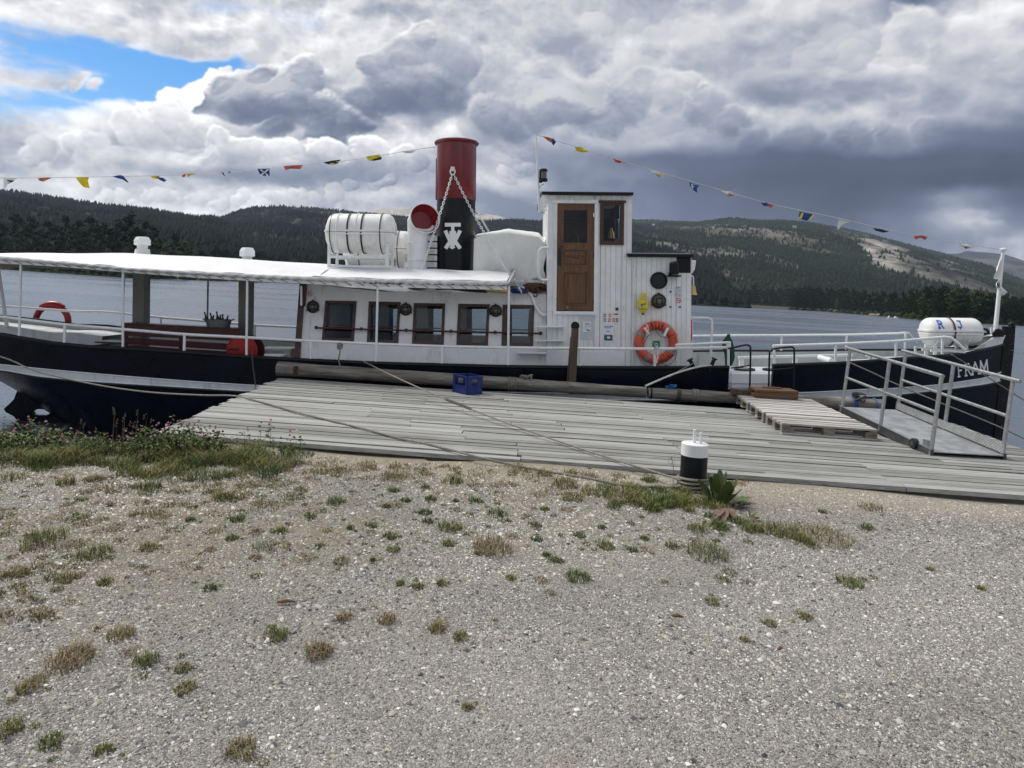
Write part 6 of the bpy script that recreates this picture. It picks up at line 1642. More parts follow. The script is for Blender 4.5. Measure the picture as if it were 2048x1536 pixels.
# backing walls with real openings; boards in front of them
def rect(h, m=0.0): return [(h[0] + m, h[2] + m), (h[1] - m, h[2] + m), (h[1] - m, h[3] - m), (h[0] + m, h[3] - m)]
out_w = [(wa0, zbot), (fa1, zbot), (fa1, zft), (wa1, zft), (wa1, ztop), (wa0, ztop)]
g = MB(); g.plate(out_w, [rect(dr), rect(wn)], BW + .022, BW + .05); WHN = part(g, 'wheelhouse_wall', 'board_grey')
fd = (bp(1100, 480, 15.12).x, bp(1169.5, 480, 15.12).x, bp(1140, 490, 15.12).z, bp(1140, 444, 15.12).z); fw_ = (bp(1206, 460, 15.12).x, bp(1226, 460, 15.12).x, bp(1215, 500, 15.12).z, bp(1215, 436, 15.12).z)
g = MB(); g.plate(out_w, [rect(fd), rect(fw_)], -BW - .05, -BW); WHF = part(g, 'wheelhouse_wall', 'white_board')
g = MB(); g.plate([(wa0 + .05, zbot), (wa1 - .05, zbot), (wa1 - .05, ztop), (wa0 + .05, ztop)], [rect(fd, -.0), rect(fw_, -.0)], -BW - .09, -BW - .055); part(g, 'wheelhouse_lining', 'rust_brown')
g = MB(); g.plate([(fd[0] - .06, fd[2] - .06), (fd[1] + .06, fd[2] - .06), (fd[1] + .06, fd[3] + .1), (fd[0] - .06, fd[3] + .1)], [rect(fd)], -BW - .11, -BW - .095); part(g, 'window_frame', 'frame_wood')
g = MB(); g.span((wa0, BW + .05, zbot), (wa0 + .04, -BW - .05, ztop)); part(g, 'wheelhouse_wall', 'white_board')
g = MB(); zz0 = C_(1265, 500); g.span((wa1 - .04, BW + .05, zbot), (wa1, -BW - .05, zz0)); part(g, 'wheelhouse_wall', 'white_board')
for b0, b1 in ((BW + .05, BW + .25), (-.08, .08), (-BW - .25, -BW - .05)):
    g = MB(); g.span((wa1 - .04, b0, zz0), (wa1, b1, ztop)); part(g, 'window_mullion', 'frame_wood')
g = MB(); g.span((fa1 - .04, BW + .05, zbot), (fa1, -BW - .05, zft)); part(g, 'fore_wall', 'white_board')
g = MB(); g.span((wa0 + .05, BW + .06, C_(1150, 600)), (wa1 - .05, -BW - .06, C_(1150, 597))); part(g, 'wheelhouse_floor', 'rust_brown')
boards(wa0, wa1, zbot, ztop, [dr, wn], BW, parent=WHN)
boards(wa1 + .001, fa1, zbot, zft, [(A_(1352), 99, C_(1360, 546), 99)], BW, parent=WHN)
g = MB(); g.span((A_(1353.5), BW - .002, C_(1360, 545.5)), (A_(1380.5), BW + .02, C_(1360, 514))); part(g, 'light_screen', 'black_paint')
g = MB(); g.span((A_(1229.5), BW - .012, zbot), (A_(1236), BW - .001, C_(1230, 622))); part(g, 'cover_strip', 'white_board'); g = MB(); g.span((wa0 - .002, BW - .012, C_(1095, 622)), (A_(1106.5), BW - .001, ztop)); part(g, 'cover_strip', 'white_board')
g = MB(); g.span((A_(1093), BW - .02, C_(1150, 736)), (A_(1249.5), BW - .002, C_(1150, 702.5))); part(g, 'lower_panel', 'white_paint')
# roofs
def roof(x0, x1, y0, y1, zbase, cam_, a_over):
    a0, a1 = bp(x0, y0, YWALL - .09).x, bp(x1, y1, YWALL - .09).x; z0 = zbase
    g = MB(); N_ = 10
    def f(s, t): b = (t * 2 - 1) * (-BW + .11); return Vector((a0 + (a1 - a0) * s, b, z0 + cam_ * (1 - (t * 2 - 1) ** 2)))
    n0 = len(g.v); g.grid(f, 2, N_); top_ = list(g.v); g.add([Vector(p) + Vector((0, 0, .055)) for p in top_], [(3 * j + i, 3 * j + i + 1, 3 * j + i + 4, 3 * j + i + 3) for j in range(N_) for i in range(2)])
    M_ = 3 * (N_ + 1)
    for j in range(N_):
        for i in (0, 2): k = 3 * j + i; g.add([top_[k], top_[k + 3], Vector(top_[k + 3]) + Vector((0, 0, .055)), Vector(top_[k]) + Vector((0, 0, .055))], [(0, 1, 2, 3)])
    for j in (0, N_):
        for i in (0, 1): k = 3 * j + i; g.add([top_[k], top_[k + 1], Vector(top_[k + 1]) + Vector((0, 0, .055)), Vector(top_[k]) + Vector((0, 0, .055))], [(0, 1, 2, 3)])
    part(g, 'roof', 'black_paint')
    g = MB(); g.grid(lambda s, t: f(.012 + .976 * s, .015 + .97 * t) - Vector((0, 0, .012)), 2, N_); part(g, 'soffit', 'white_board')
roof(1084, 1266.5, 390, 390, C_(1175, 391.5), .10, 0)
roof(1255, 1386.5, 513, 513, C_(1320, 514.5), .07, 0)
g = MB(); g.add([(wa0, BW, ztop - .10), (bp(1086, 393, 12.8).x, BW - .06, ztop), (wa0, BW - .06, ztop), (wa0, -BW, ztop - .10), (bp(1086, 393, 12.8).x, -BW, ztop), (wa0, -BW, ztop)], [(0, 1, 2), (3, 5, 4), (0, 3, 4, 1), (0, 2, 5, 3), (1, 4, 5, 2)]); part(g, 'eave_board', 'white_board')
# door casing and door
for x0, x1, y0, y1, pr in ((1106.5, 1113.6, 401, 632, .03), (1188.3, 1195.5, 401, 632, .03), (1105.5, 1196.5, 400, 407, .036), (1109, 1193, 622.5, 629, .042)):
    g = MB(); g.span((A_(x0, (y0 + y1) / 2), BW - pr, C_((x0 + x1) / 2, y1)), (A_(x1, (y0 + y1) / 2), BW - .001 - pr * .1, C_((x0 + x1) / 2, y0))); part(g, 'door_casing', 'white_board')
d0 = (A_(1115, 515) , A_(1187.4, 515), C_(1150, 620.5), C_(1150, 408)); gw = (A_(1126, 450), A_(1176, 450), C_(1150, 487), C_(1150, 419))
p1 = (A_(1125, 515), A_(1174.5, 515), C_(1150, 531.5), C_(1150, 498.5)); p2 = (A_(1125, 575), A_(1174.5, 575), C_(1150, 609.5), C_(1150, 544))
g = MB(); g.plate(rect(d0), [rect(gw), rect(p1), rect(p2)], BW - .004, BW + .034); DOOR = part(g, 'door', 'door_wood')
for r_, split in ((p1, 2), (p2, 1)):
    for k in range(split):
        z0 = r_[2] + (r_[3] - r_[2]) * k / split; z1 = r_[2] + (r_[3] - r_[2]) * (k + 1) / split
        g = MB(); g.span((r_[0], BW + .016, z0 + .006), (r_[1], BW + .022, z1 - .006)); g.span((r_[0] + .035, BW + .006, z0 + .03), (r_[1] - .035, BW + .017, z1 - .03))
        if split == 2: g.span((r_[0], BW + .004, z0 + (z1 - z0) * .47 * 0), (r_[1], BW + .016, z0 + .006))
        part(g, 'panel', 'door_wood', DOOR, bevel=.003)
for r_ in (gw, p1, p2):
    g = MB(); q_ = rect(r_); g.plate([(q_[0][0] - .012, q_[0][1] - .012), (q_[1][0] + .012, q_[1][1] - .012), (q_[2][0] + .012, q_[2][1] + .012), (q_[3][0] - .012, q_[3][1] + .012)], [rect(r_, .014)], BW - .010, BW - .004); part(g, 'moulding', 'door_wood', DOOR)
g = MB(); g.plate(rect(gw), [], BW + .012, BW + .018); part(g, 'pane', 'window_glass', DOOR)
g = MB(); g.span((A_(1116, 515), BW - .022, C_(1120, 531)), (A_(1122, 515), BW - .006, C_(1120, 497))); part(g, 'lock_case', 'steel_lock', DOOR)
g = MB(); p = bp(1119, 493, YWALL - .05); g.tube([p + Vector((0, .05, 0)), p, p + Vector((.07, 0, .0))], .009, 6); part(g, 'handle', 'steel_lock', DOOR, smooth=True)
g = MB(); p = bp(1134, 615, YWALL - .006); g.lathe([(.022, 0), (.020, .012), (.006, .02)], p, (0, -1, 0), 14); part(g, 'knob', 'zinc', DOOR, smooth=True)
for y in (430, 512, 604):
    g = MB(); g.box(bp(1187.6, y, YWALL - .012), (.022, .014, .07)); part(g, 'hinge', 'white_metal' if y == 430 else 'steel_lock', DOOR)
# wheelhouse window
g = MB(); o_ = (A_(1199.6, 450), A_(1247.5, 450), C_(1223, 490), C_(1223, 404.5)); i_ = (A_(1206.5, 450), A_(1240.5, 450), C_(1223, 482), C_(1223, 411))
g.plate(rect(o_), [rect(i_)], BW - .028, BW + .03); WW = part(g, 'window', 'frame_wood'); g = MB(); g.plate(rect(i_, -.004), [], BW + .004, BW + .010); part(g, 'pane', 'window_glass', WW)
g = MB(); g.span((o_[0] - .03, BW - .045, o_[3] - .01), (o_[1] + .03, BW - .001, o_[3] + .03)); part(g, 'lintel', 'frame_wood', WW)
g = MB(); c = bp(1222, 477, 13.3); g.lathe([(.02, 0), (.07, .0), (.06, .10), (.03, .16), (.02, .2)], c, (0, 0, 1), 14); part(g, 'compass', 'brass', smooth=True)
g = MB(); c = bp(1234, 425, 13.6); g.box(c, (.08, .1, .25)); g.box(c + Vector((0, 0, -.3)), (.03, .05, .4)); part(g, 'instrument', 'black_paint')
g = MB(); c = bp(1152, 540, 13.7); g.tube([c + Vector((.0, math.cos(a) * .36, math.sin(a) * .36 + .35)) for a in [2 * PI * k / 24 for k in range(24)]], .02, 6, closed=True); part(g, 'steering_wheel', 'door_wood', smooth=True)
# porthole, lamp, beacon etc on the fore house
p = bp(1317.3, 561, YWALL - .002); r_ = 17.2 / F * YWALL; g = MB(); g.lathe([(r_, 0), (r_ * 1.0, .03), (r_ * .93, .045), (r_ * .80, .04), (r_ * .77, .01)], p, (0, -1, 0), 32, caps=False); PH = part(g, 'porthole', 'black_paint', smooth=True)
g = MB(); g.lathe([(r_ * .8, .0), (r_ * .8, .012)], p, (0, -1, 0), 28); part(g, 'pane', 'bottle_glass', PH)
bulkhead_lamp(1316.7, 602, .132, YWALL - .003)
no_smoking(1356.6, 600.8, .050, YWALL - .006)
g = MB(); g.tube([bp(1268.3, 524, YWALL - .03), bp(1266.5, 632, YWALL - .03), bp(1264.8, 735, YWALL - .03)], .014, 8); CP = part(g, 'conduit', 'white_metal', smooth=True)
g = MB()
for y in (560, 586, 613, 660, 700): g.box(bp(1268 - (y - 524) * .016, y, YWALL - .02), (.05, .03, .018))
part(g, 'clip', 'white_metal', CP)
# deck lamp box at the corner
g = MB(); g.lathe([(.068, 0), (.085, .01), (.085, .20), (.06, .225), (.03, .235)], bp(1348, 549, YWALL - .13), (0, 0, 1), 14); DL = part(g, 'navigation_lamp', 'black_paint', smooth=True)
g = MB(); g.box(bp(1348, 552, YWALL - .09), (.22, .16, .03)); g.box(bp(1340, 548, YWALL - .05), (.05, .05, .05)); part(g, 'lamp_shelf', 'black_paint', DL)
g = MB(); a_, b__ = bp(1381, 521, 13.0), bp(1392.5, 522, 13.0); g.add([bp(1381, 520, 13.0), bp(1392.5, 520.5, 13.0), bp(1390, 539, 13.0), bp(1384, 547.5, 13.0), bp(1380.5, 546, 13.0)] + [bp(1381, 520, 13.0) + Vector((0, .5, 0)), bp(1392.5, 520.5, 13.0) + Vector((0, .5, 0)), bp(1390, 539, 13.0) + Vector((0, .5, 0)), bp(1384, 547.5, 13.0) + Vector((0, .5, 0)), bp(1380.5, 546, 13.0) + Vector((0, .5, 0))], [(0, 1, 2, 3, 4), (9, 8, 7, 6, 5), (0, 5, 6, 1), (1, 6, 7, 2), (2, 7, 8, 3), (3, 8, 9, 4), (4, 9, 5, 0)]); part(g, 'lamp_housing', 'white_gloss', bevel=.012)
g = MB(); g.tube(smoothpath([bp(1380, 551, 13.0), bp(1386, 553, 13.0), bp(1387, 560, 13.0), bp(1387, 571, 13.0)], 4), .013, 6); BB_ = part(g, 'bell_bracket', 'white_metal', smooth=True)
c = bp(1386.6, 571, 13.0); g = MB(); g.lathe([(.012, 0), (.035, -.01), (.047, -.05), (.050, -.11), (.062, -.15), (.078, -.172), (.070, -.172)], c, (0, 0, 1), 20); part(g, 'bell', 'brass', BB_, smooth=True)
g = MB(); P = [(1380, 636), (1395, 636), (1414, 636), (1421, 638.5), (1424, 646), (1422.5, 690), (1421, 737)]; g.tube(smoothpath([bp(x, y, 13.05) for x, y in P], 4), .022, 8); g.tube([bp(1383.5, 636, 13.05), bp(1383, 738, 13.05)], .022, 8); part(g, 'grab_rail', 'white_metal', smooth=True)
g = MB(); g.box(bp(1380.8, 660, 12.99), (.035, .12, .38)); part(g, 'red_board', 'sign_red')
# notices on the wall
def notice(x0, y0, x1, y1, mat, name='notice', d=.003, parent=None):
    g = MB(); yc = (y0 + y1) / 2; g.span((A_(x0, yc), BW - d - .004, C_((x0 + x1) / 2, y1)), (A_(x1, yc), BW - d, C_((x0 + x1) / 2, y0))); return part(g, name, mat, parent)
rgn = random.Random(3)
nb_ = notice(1160, 632, 1187.5, 679, 'board_grey', 'notice_board')
s_ = notice(1165.5, 643, 1182, 664, 'paper', 'map_sheet', .008, nb_)
for k in range(16): x, y = rgn.uniform(1167, 1179), rgn.uniform(645, 661); notice(x, y, x + rgn.uniform(.6, 3), y + rgn.uniform(.6, 2), 'zinc', 'mark', .013, nb_)
s1 = notice(1205.6, 624.5, 1237.5, 649.5, 'paper')
for i, (x, y, c_) in enumerate(((1209.5, 630.5, 0), (1220, 630.5, 1), (1209.5, 640, 0), (1219, 640, 1), (1227, 640, 1), (1234, 640, 1))):
    notice(x - 2.2, y - 3.5, x + 2.2, y + 3.5, 'print_dark' if c_ == 0 else 'sign_red', 'pictogram', .008, s1); notice(x - 1.0, y - 1.6, x + 1.0, y + 2, 'paper', 'pictogram', .0125, s1)
notice(1225, 627, 1237, 629.6, 'cloth_yellow', 'heading', .008, s1)
s2 = notice(1206, 650, 1227.6, 684, 'paper')
notice(1208, 652, 1226, 653.2, 'sign_blue', 'printed_line', .008, s2); notice(1208.5, 655, 1222, 656, 'sign_blue', 'printed_line', .008, s2); notice(1212, 662, 1220, 663, 'print_dark', 'printed_line', .008, s2); notice(1208, 669.5, 1225, 681, 'print_green', 'picture', .008, s2); notice(1214, 673, 1220, 677, 'paper', 'picture', .0125, s2)
s3 = notice(1349.5, 572.5, 1363, 594, 'board_grey'); 
for k in range(9): x, y = rgn.uniform(1350, 1359), rgn.uniform(574, 591); notice(x, y, x + rgn.uniform(1, 4), y + rgn.uniform(.5, 1.4), 'zinc', 'mark', .008, s3)
for x, y in ((1341, 583.5), (1341, 614), (1359.5, 614)):
    q_ = notice(x - 2.2, y - 1.8, x + 2.2, y + 1.8, 'print_dark', 'sticker')
p = bp(1234, 618, YWALL); g = MB(); g.lathe([(.028, 0), (.026, .02), (.012, .028)], p, (0, -1, 0), 12); part(g, 'socket', 'steel_lock', smooth=True)
gs = notice(1304.5, 681.5, 1319.5, 698, 'sign_green', 'lifebuoy_sign', .003)
g = MB(); p = bp(1312.5, 689.5, YWALL - .009); g.tube([p + Vector((math.cos(a) * .026, 0, math.sin(a) * .026)) for a in [2 * PI * k / 18 for k in range(18)]], .008, 6, closed=True); part(g, 'ring_symbol', 'paper', gs)
g = MB(); g.box(bp(1307.5, 685, YWALL - .009), (.016, .003, .016)); part(g, 'symbol', 'paper', gs)
# deck bitts
for (xt, yt), (xb_, yb_) in (((1380, 719.5), (1387.5, 735)), ((1429, 717.5), (1422, 733))):
    t_, b_ = bp(xt, yt, 12.35), bp(xb_, yb_, 12.35); g = MB(); g.tube([b_ - (t_ - b_) * .6, t_], .034, 10); g.tube([t_ - (t_ - b_).normalized() * .012, t_ + (t_ - b_).normalized() * .012], .055, 12); part(g, 'mooring_bitt', 'black_paint', smooth=True)
g = MB(); p, q_ = bp(1385, 734, 12.3), bp(1432, 733.5, 12.3); g.bar(p, q_, .10, .035); part(g, 'bitt_base', 'black_paint')
# hatch with two round skylights inside the gate
zt = bp(1500, 745, 12.75).z; a0, a1 = bp(1466, 757, 12.6).x, bp(1606, 757, 12.6).x
g = MB(); g.span((a0, -1.24, zt - .22), (a1, -.2, zt)); HT = part(g, 'deck_hatch', 'white_gloss', bevel=.03)
g = MB(); g.span((a0 + .04, -1.20, DECK(a0) - .02), (a1 - .04, -.24, zt - .21)); part(g, 'hatch_coaming', 'white_paint')
for x in (1489, 1546):
    c = bp(x, 742, 13.15); c.z = zt; g = MB(); g.lathe([(.19, .0), (.19, .03), (.155, .035), (.15, .02)], c, (0, 0, 1), 28, caps=False); sk = part(g, 'skylight', 'black_paint', HT, smooth=True)
    g = MB(); g.lathe([(.152, .012), (.10, .03), (.001, .036)], c, (0, 0, 1), 24, caps=False); part(g, 'skylight_dome', 'lamp_glass', HT, smooth=True)
# cargo hatch frame further forward
g = MB(); p, q_ = bp(1477, 715, 14.4), bp(1704, 710, 14.4); g.bar(p, q_, .10, .045); FR = part(g, 'hatch_rail', 'white_metal')
for x in (1482.5, 1590, 1698): g = MB(); pp = bp(x, 716, 14.4); g.span((pp.x - .04, pp.y - .04, DECK(pp.x)), (pp.x + .04, pp.y + .04, pp.z)); part(g, 'hatch_leg', 'white_paint', FR)
g = MB(); p, q_ = bp(1640, 715, 13.9), bp(1664, 722, 13.1); g.tube([p, q_], .055, 14); part(g, 'derrick_boom', 'white_gloss', smooth=True)
g = MB(); p, q_ = bp(1700, 722, 13.2), bp(1738, 720, 13.2); g.tube([p, q_, q_ + Vector((0, 0, .06)), q_ + Vector((-.05, 0, .09))], .02, 8); part(g, 'towing_bar', 'white_metal', smooth=True)
g = MB(); a0, a1 = bp(1740, 700, 14.6).x, bp(1905, 690, 14.2).x; g.add([(a0, .5, sheer(a0) - .1), (a0, -.5, sheer(a0) - .1), (a1, -.12, sheer(a1) - .12), (a1, .12, sheer(a1) - .12), (a0, .5, sheer(a0) - .36), (a0, -.5, sheer(a0) - .36), (a1, -.10, sheer(a1) - .36), (a1, .10, sheer(a1) - .36)], [(0, 1, 2, 3), (4, 7, 6, 5), (0, 4, 5, 1), (1, 5, 6, 2), (2, 6, 7, 3), (3, 7, 4, 0)]); part(g, 'fore_platform', 'grey_green')
g = MB(); g.bar(bp(1830, 694, 13.2), bp(1832, 712, 13.2), .03, .03, up=(0, 1, 0)); g.bar(bp(1830, 694, 13.2), bp(1930, 705, 13.2), .03, .03); part(g, 'platform_frame', 'white_metal')
# low white lockers aft of the cabin
g = MB(); p, q_ = bp(516, 697, 13.9), bp(583, 699, 13.9); g.span((p.x, -.1, p.z - .04), (q_.x, .45, p.z)); LKr = part(g, 'side_bench', 'white_paint')
g = MB(); g.span((q_.x - .16, -.08, DECK(q_.x)), (q_.x - .03, .4, p.z - .04)); g.span((p.x + .02, -.08, DECK(p.x)), (p.x + .1, .4, p.z - .04)); part(g, 'leg', 'white_paint', LKr)
g = MB(); p, q_ = bp(515, 711, 12.9), bp(562, 713, 12.9); g.span((p.x, -1.3, p.z - .10), (q_.x, -.7, p.z)); part(g, 'white_locker', 'white_gloss', bevel=.01)
g = MB(); g.tube([bp(-14, 470, 14.6), bp(14, 655, 14.4)], .035, 8); part(g, 'ensign_staff', 'white_metal', smooth=True)
# --------------------------------------------------------------- funnel and deck gear
fc = bp(911.5, 480, 14.0); fa = fc.x; RF = 39.5 / F * 14; zA, zB, zT = bp(911.5, 600, 14).z, bp(911.5, 400, 14).z, bp(911.5, 287, 14).z
g = MB(); g.lathe([(RF * .975, zA), (RF * .975, zB)], (fa, 0, 0), (0, 0, 1), 48, caps=False); FN = part(g, 'funnel', 'funnel_black', smooth=True)
g = MB(); g.lathe([(RF * .99, zB - .01), (RF, zB), (RF, zT), (RF * .9, zT), (RF * .9, zT - .8)], (fa, 0, 0), (0, 0, 1), 48, caps=False); part(g, 'funnel_top', 'funnel_red', FN, smooth=True)
g = MB(); g.tube([(fa + math.cos(a) * (RF + .015), math.sin(a) * (RF + .015), zT + .0) for a in [2 * PI * k / 48 for k in range(48)]], .035, 8, closed=True); part(g, 'funnel_rim', 'funnel_red', FN, smooth=True)
g = MB(); g.tube([(fa - RF * 1.02, 0, zB), (fa - RF * 1.02, 0, zT - .3)], .012, 6); g.tube([bp(871, 294, 14), bp(866, 294.5, 14)], .008, 5); part(g, 'steam_pipe', 'funnel_red', FN, smooth=True)
# emblem: T over a double X, white plates
def ep(x, y): 
    p = bp(x, y, 14 - RF - .012); return (p.x, p.z)
def strokes(lst, name):
    g = MB()
    for i, (x0, y0, x1, y1, w) in enumerate(lst):
        L = math.hypot(x1 - x0, y1 - y0); nx, ny = -(y1 - y0) / L * w / 2, (x1 - x0) / L * w / 2
        d = i * .0016; bb_ = -RF - .012 - d; g.plate([ep(x0 + nx, y0 + ny), ep(x1 + nx, y1 + ny), ep(x1 - nx, y1 - ny), ep(x0 - nx, y0 - ny)], [], bb_, bb_ + .014)
    part(g, name, 'white_gloss', FN)
strokes([(889.5, 449.5, 921.5, 449.5, 7.5), (905.5, 449.5, 905.5, 470, 6.5)], 'emblem_bar')
strokes([(890.5, 461, 907, 497, 7.5), (909, 470, 891, 497, 7.5), (901, 470, 920.5, 497, 7.5), (920.5, 461, 902, 497, 7.5), (905.5, 462, 905.5, 490, 13)], 'emblem_cross')
# bracket and chains
g = MB(); g.box(bp(905.3, 338, 14 - RF - .03), (.07, .06, .08)); g.tube([bp(905.3, 338, 14 - RF - .06) + Vector((math.cos(a) * .045, 0, math.sin(a) * .06 - .05)) for a in [2 * PI * k / 14 for k in range(14)]], .013, 6, closed=True); part(g, 'shackle', 'white_metal', FN, smooth=True)
def chain(p, q_, sag, name='chain'):
    p, q_ = Vector(p), Vector(q_); L = (q_ - p).length; n = int(L / .047); g = MB(); T = (q_ - p).normalized(); U = T.cross(Vector((0, 1, 0))).normalized(); V_ = T.cross(U)
    for k in range(n):
        t = (k + .5) / n; c = p.lerp(q_, t) - Vector((0, 0, sag * 4 * t * (1 - t))); W_ = U if k % 2 else V_
        g.tube([c + T * math.cos(a) * .032 + W_ * math.sin(a) * .019 for a in [2 * PI * j / 8 for j in range(8)]], .0075, 4, closed=True)
    part(g, name, 'white_metal', FN, smooth=True)
chain(bp(904, 350, 13.55), bp(842, 542, 13.2), .04); chain(bp(908, 350, 13.55), bp(1019, 549, 13.1), .07); chain(bp(952, 416, 14.3), bp(978, 464, 15.4), .01)
# cowl ventilator
n_ = Vector((.42, -.86, .18)).normalized(); cc = bp(850, 436.5, 13.35)
R0 = 19.5 / F * 13.5; R1_ = 30.5 / F * 13.35; vb0 = bp(834.5, 575, 13.5)
axis = [vb0, bp(835, 510, 13.5), bp(835.5, 476, 13.5), bp(836.5, 458, 13.52), bp(839.5, 445, 13.52), cc - n_ * .10, cc]; rad = [R0, R0, R0 * 1.03, R0 * 1.12, R0 * 1.28, R1_ * .95, R1_]; nor = [Vector((0, 0, 1))] * 3 + [Vector((.08, -.15, 1)).normalized(), Vector((.26, -.5, .8)).normalized(), n_, n_]
def rings(g, axis, rad, nor, n=32):
    vs = []
    for c, r_, d in zip(axis, rad, nor):
        X = Vector((1, 0, 0)) - d * d.x; X.normalize(); Y_ = d.cross(X)
        vs += [c + (X * math.cos(2 * PI * k / n) + Y_ * math.sin(2 * PI * k / n)) * r_ for k in range(n)]
    g.add(vs, [(i * n + k, i * n + (k + 1) % n, (i + 1) * n + (k + 1) % n, (i + 1) * n + k) for i in range(len(axis) - 1) for k in range(n)])
ax2 = []; rd2 = []; nr2 = []
for i in range(len(axis) - 1):
    for k in range(4):
        t = k / 4; ax2.append(axis[i].lerp(axis[i + 1], t)); rd2.append(rad[i] + (rad[i + 1] - rad[i]) * t); nr2.append(nor[i].lerp(nor[i + 1], t).normalized())
ax2.append(axis[-1]); rd2.append(rad[-1]); nr2.append(nor[-1])
g = MB(); rings(g, ax2, rd2, nr2); VT = part(g, 'ventilator', 'white_gloss', smooth='all')
X = (Vector((1, 0, 0)) - n_ * n_.x).normalized(); Y_ = n_.cross(X)
g = MB(); g.tube([cc + (X * math.cos(a) + Y_ * math.sin(a)) * R1_ for a in [2 * PI * k / 36 for k in range(36)]], .012, 6, closed=True); part(g, 'cowl_rim', 'white_gloss', VT, smooth=True)
g = MB(); rings(g, [cc, cc - n_ * .07, cc - n_ * .17 - Vector((.02, 0, .03))], [R1_ * .985, R1_ * .93, R1_ * .72], [n_] * 3); vs_ = [Vector(p) for p in g.v[-32:]]; g.add(vs_, [tuple(range(32))]); part(g, 'cowl_throat', 'vent_red', VT, smooth=True)
g = MB()
for y in (486, 521): g.tube([bp(835.2, y, 13.5) + Vector((math.cos(a) * (R0 + .006), math.sin(a) * (R0 + .006), 0)) for a in [2 * PI * k / 32 for k in range(32)]], .008, 6, closed=True)
part(g, 'seam_ring', 'white_gloss', VT, smooth=True)
# louvred casing behind the ventilator
a0, a1 = bp(812, 500, 13.75).x, bp(874, 500, 13.75).x
for k in range(6):
    y0 = 471 + k * 13.2; zt_, zb_ = bp(842, y0, 13.75).z, bp(842, y0 + 10.5, 13.75).z; g = MB(); g.span((a0 + (.03 if k % 2 else 0), -.25, zb_), (a1, .42, zt_)); part(g, 'casing_slat', 'white_paint')
g = MB(); g.span((a0 + .05, -.22, bp(842, 590, 13.75).z), (a1 - .03, .40, bp(842, 472, 13.75).z)); part(g, 'casing_core', 'dark_red')
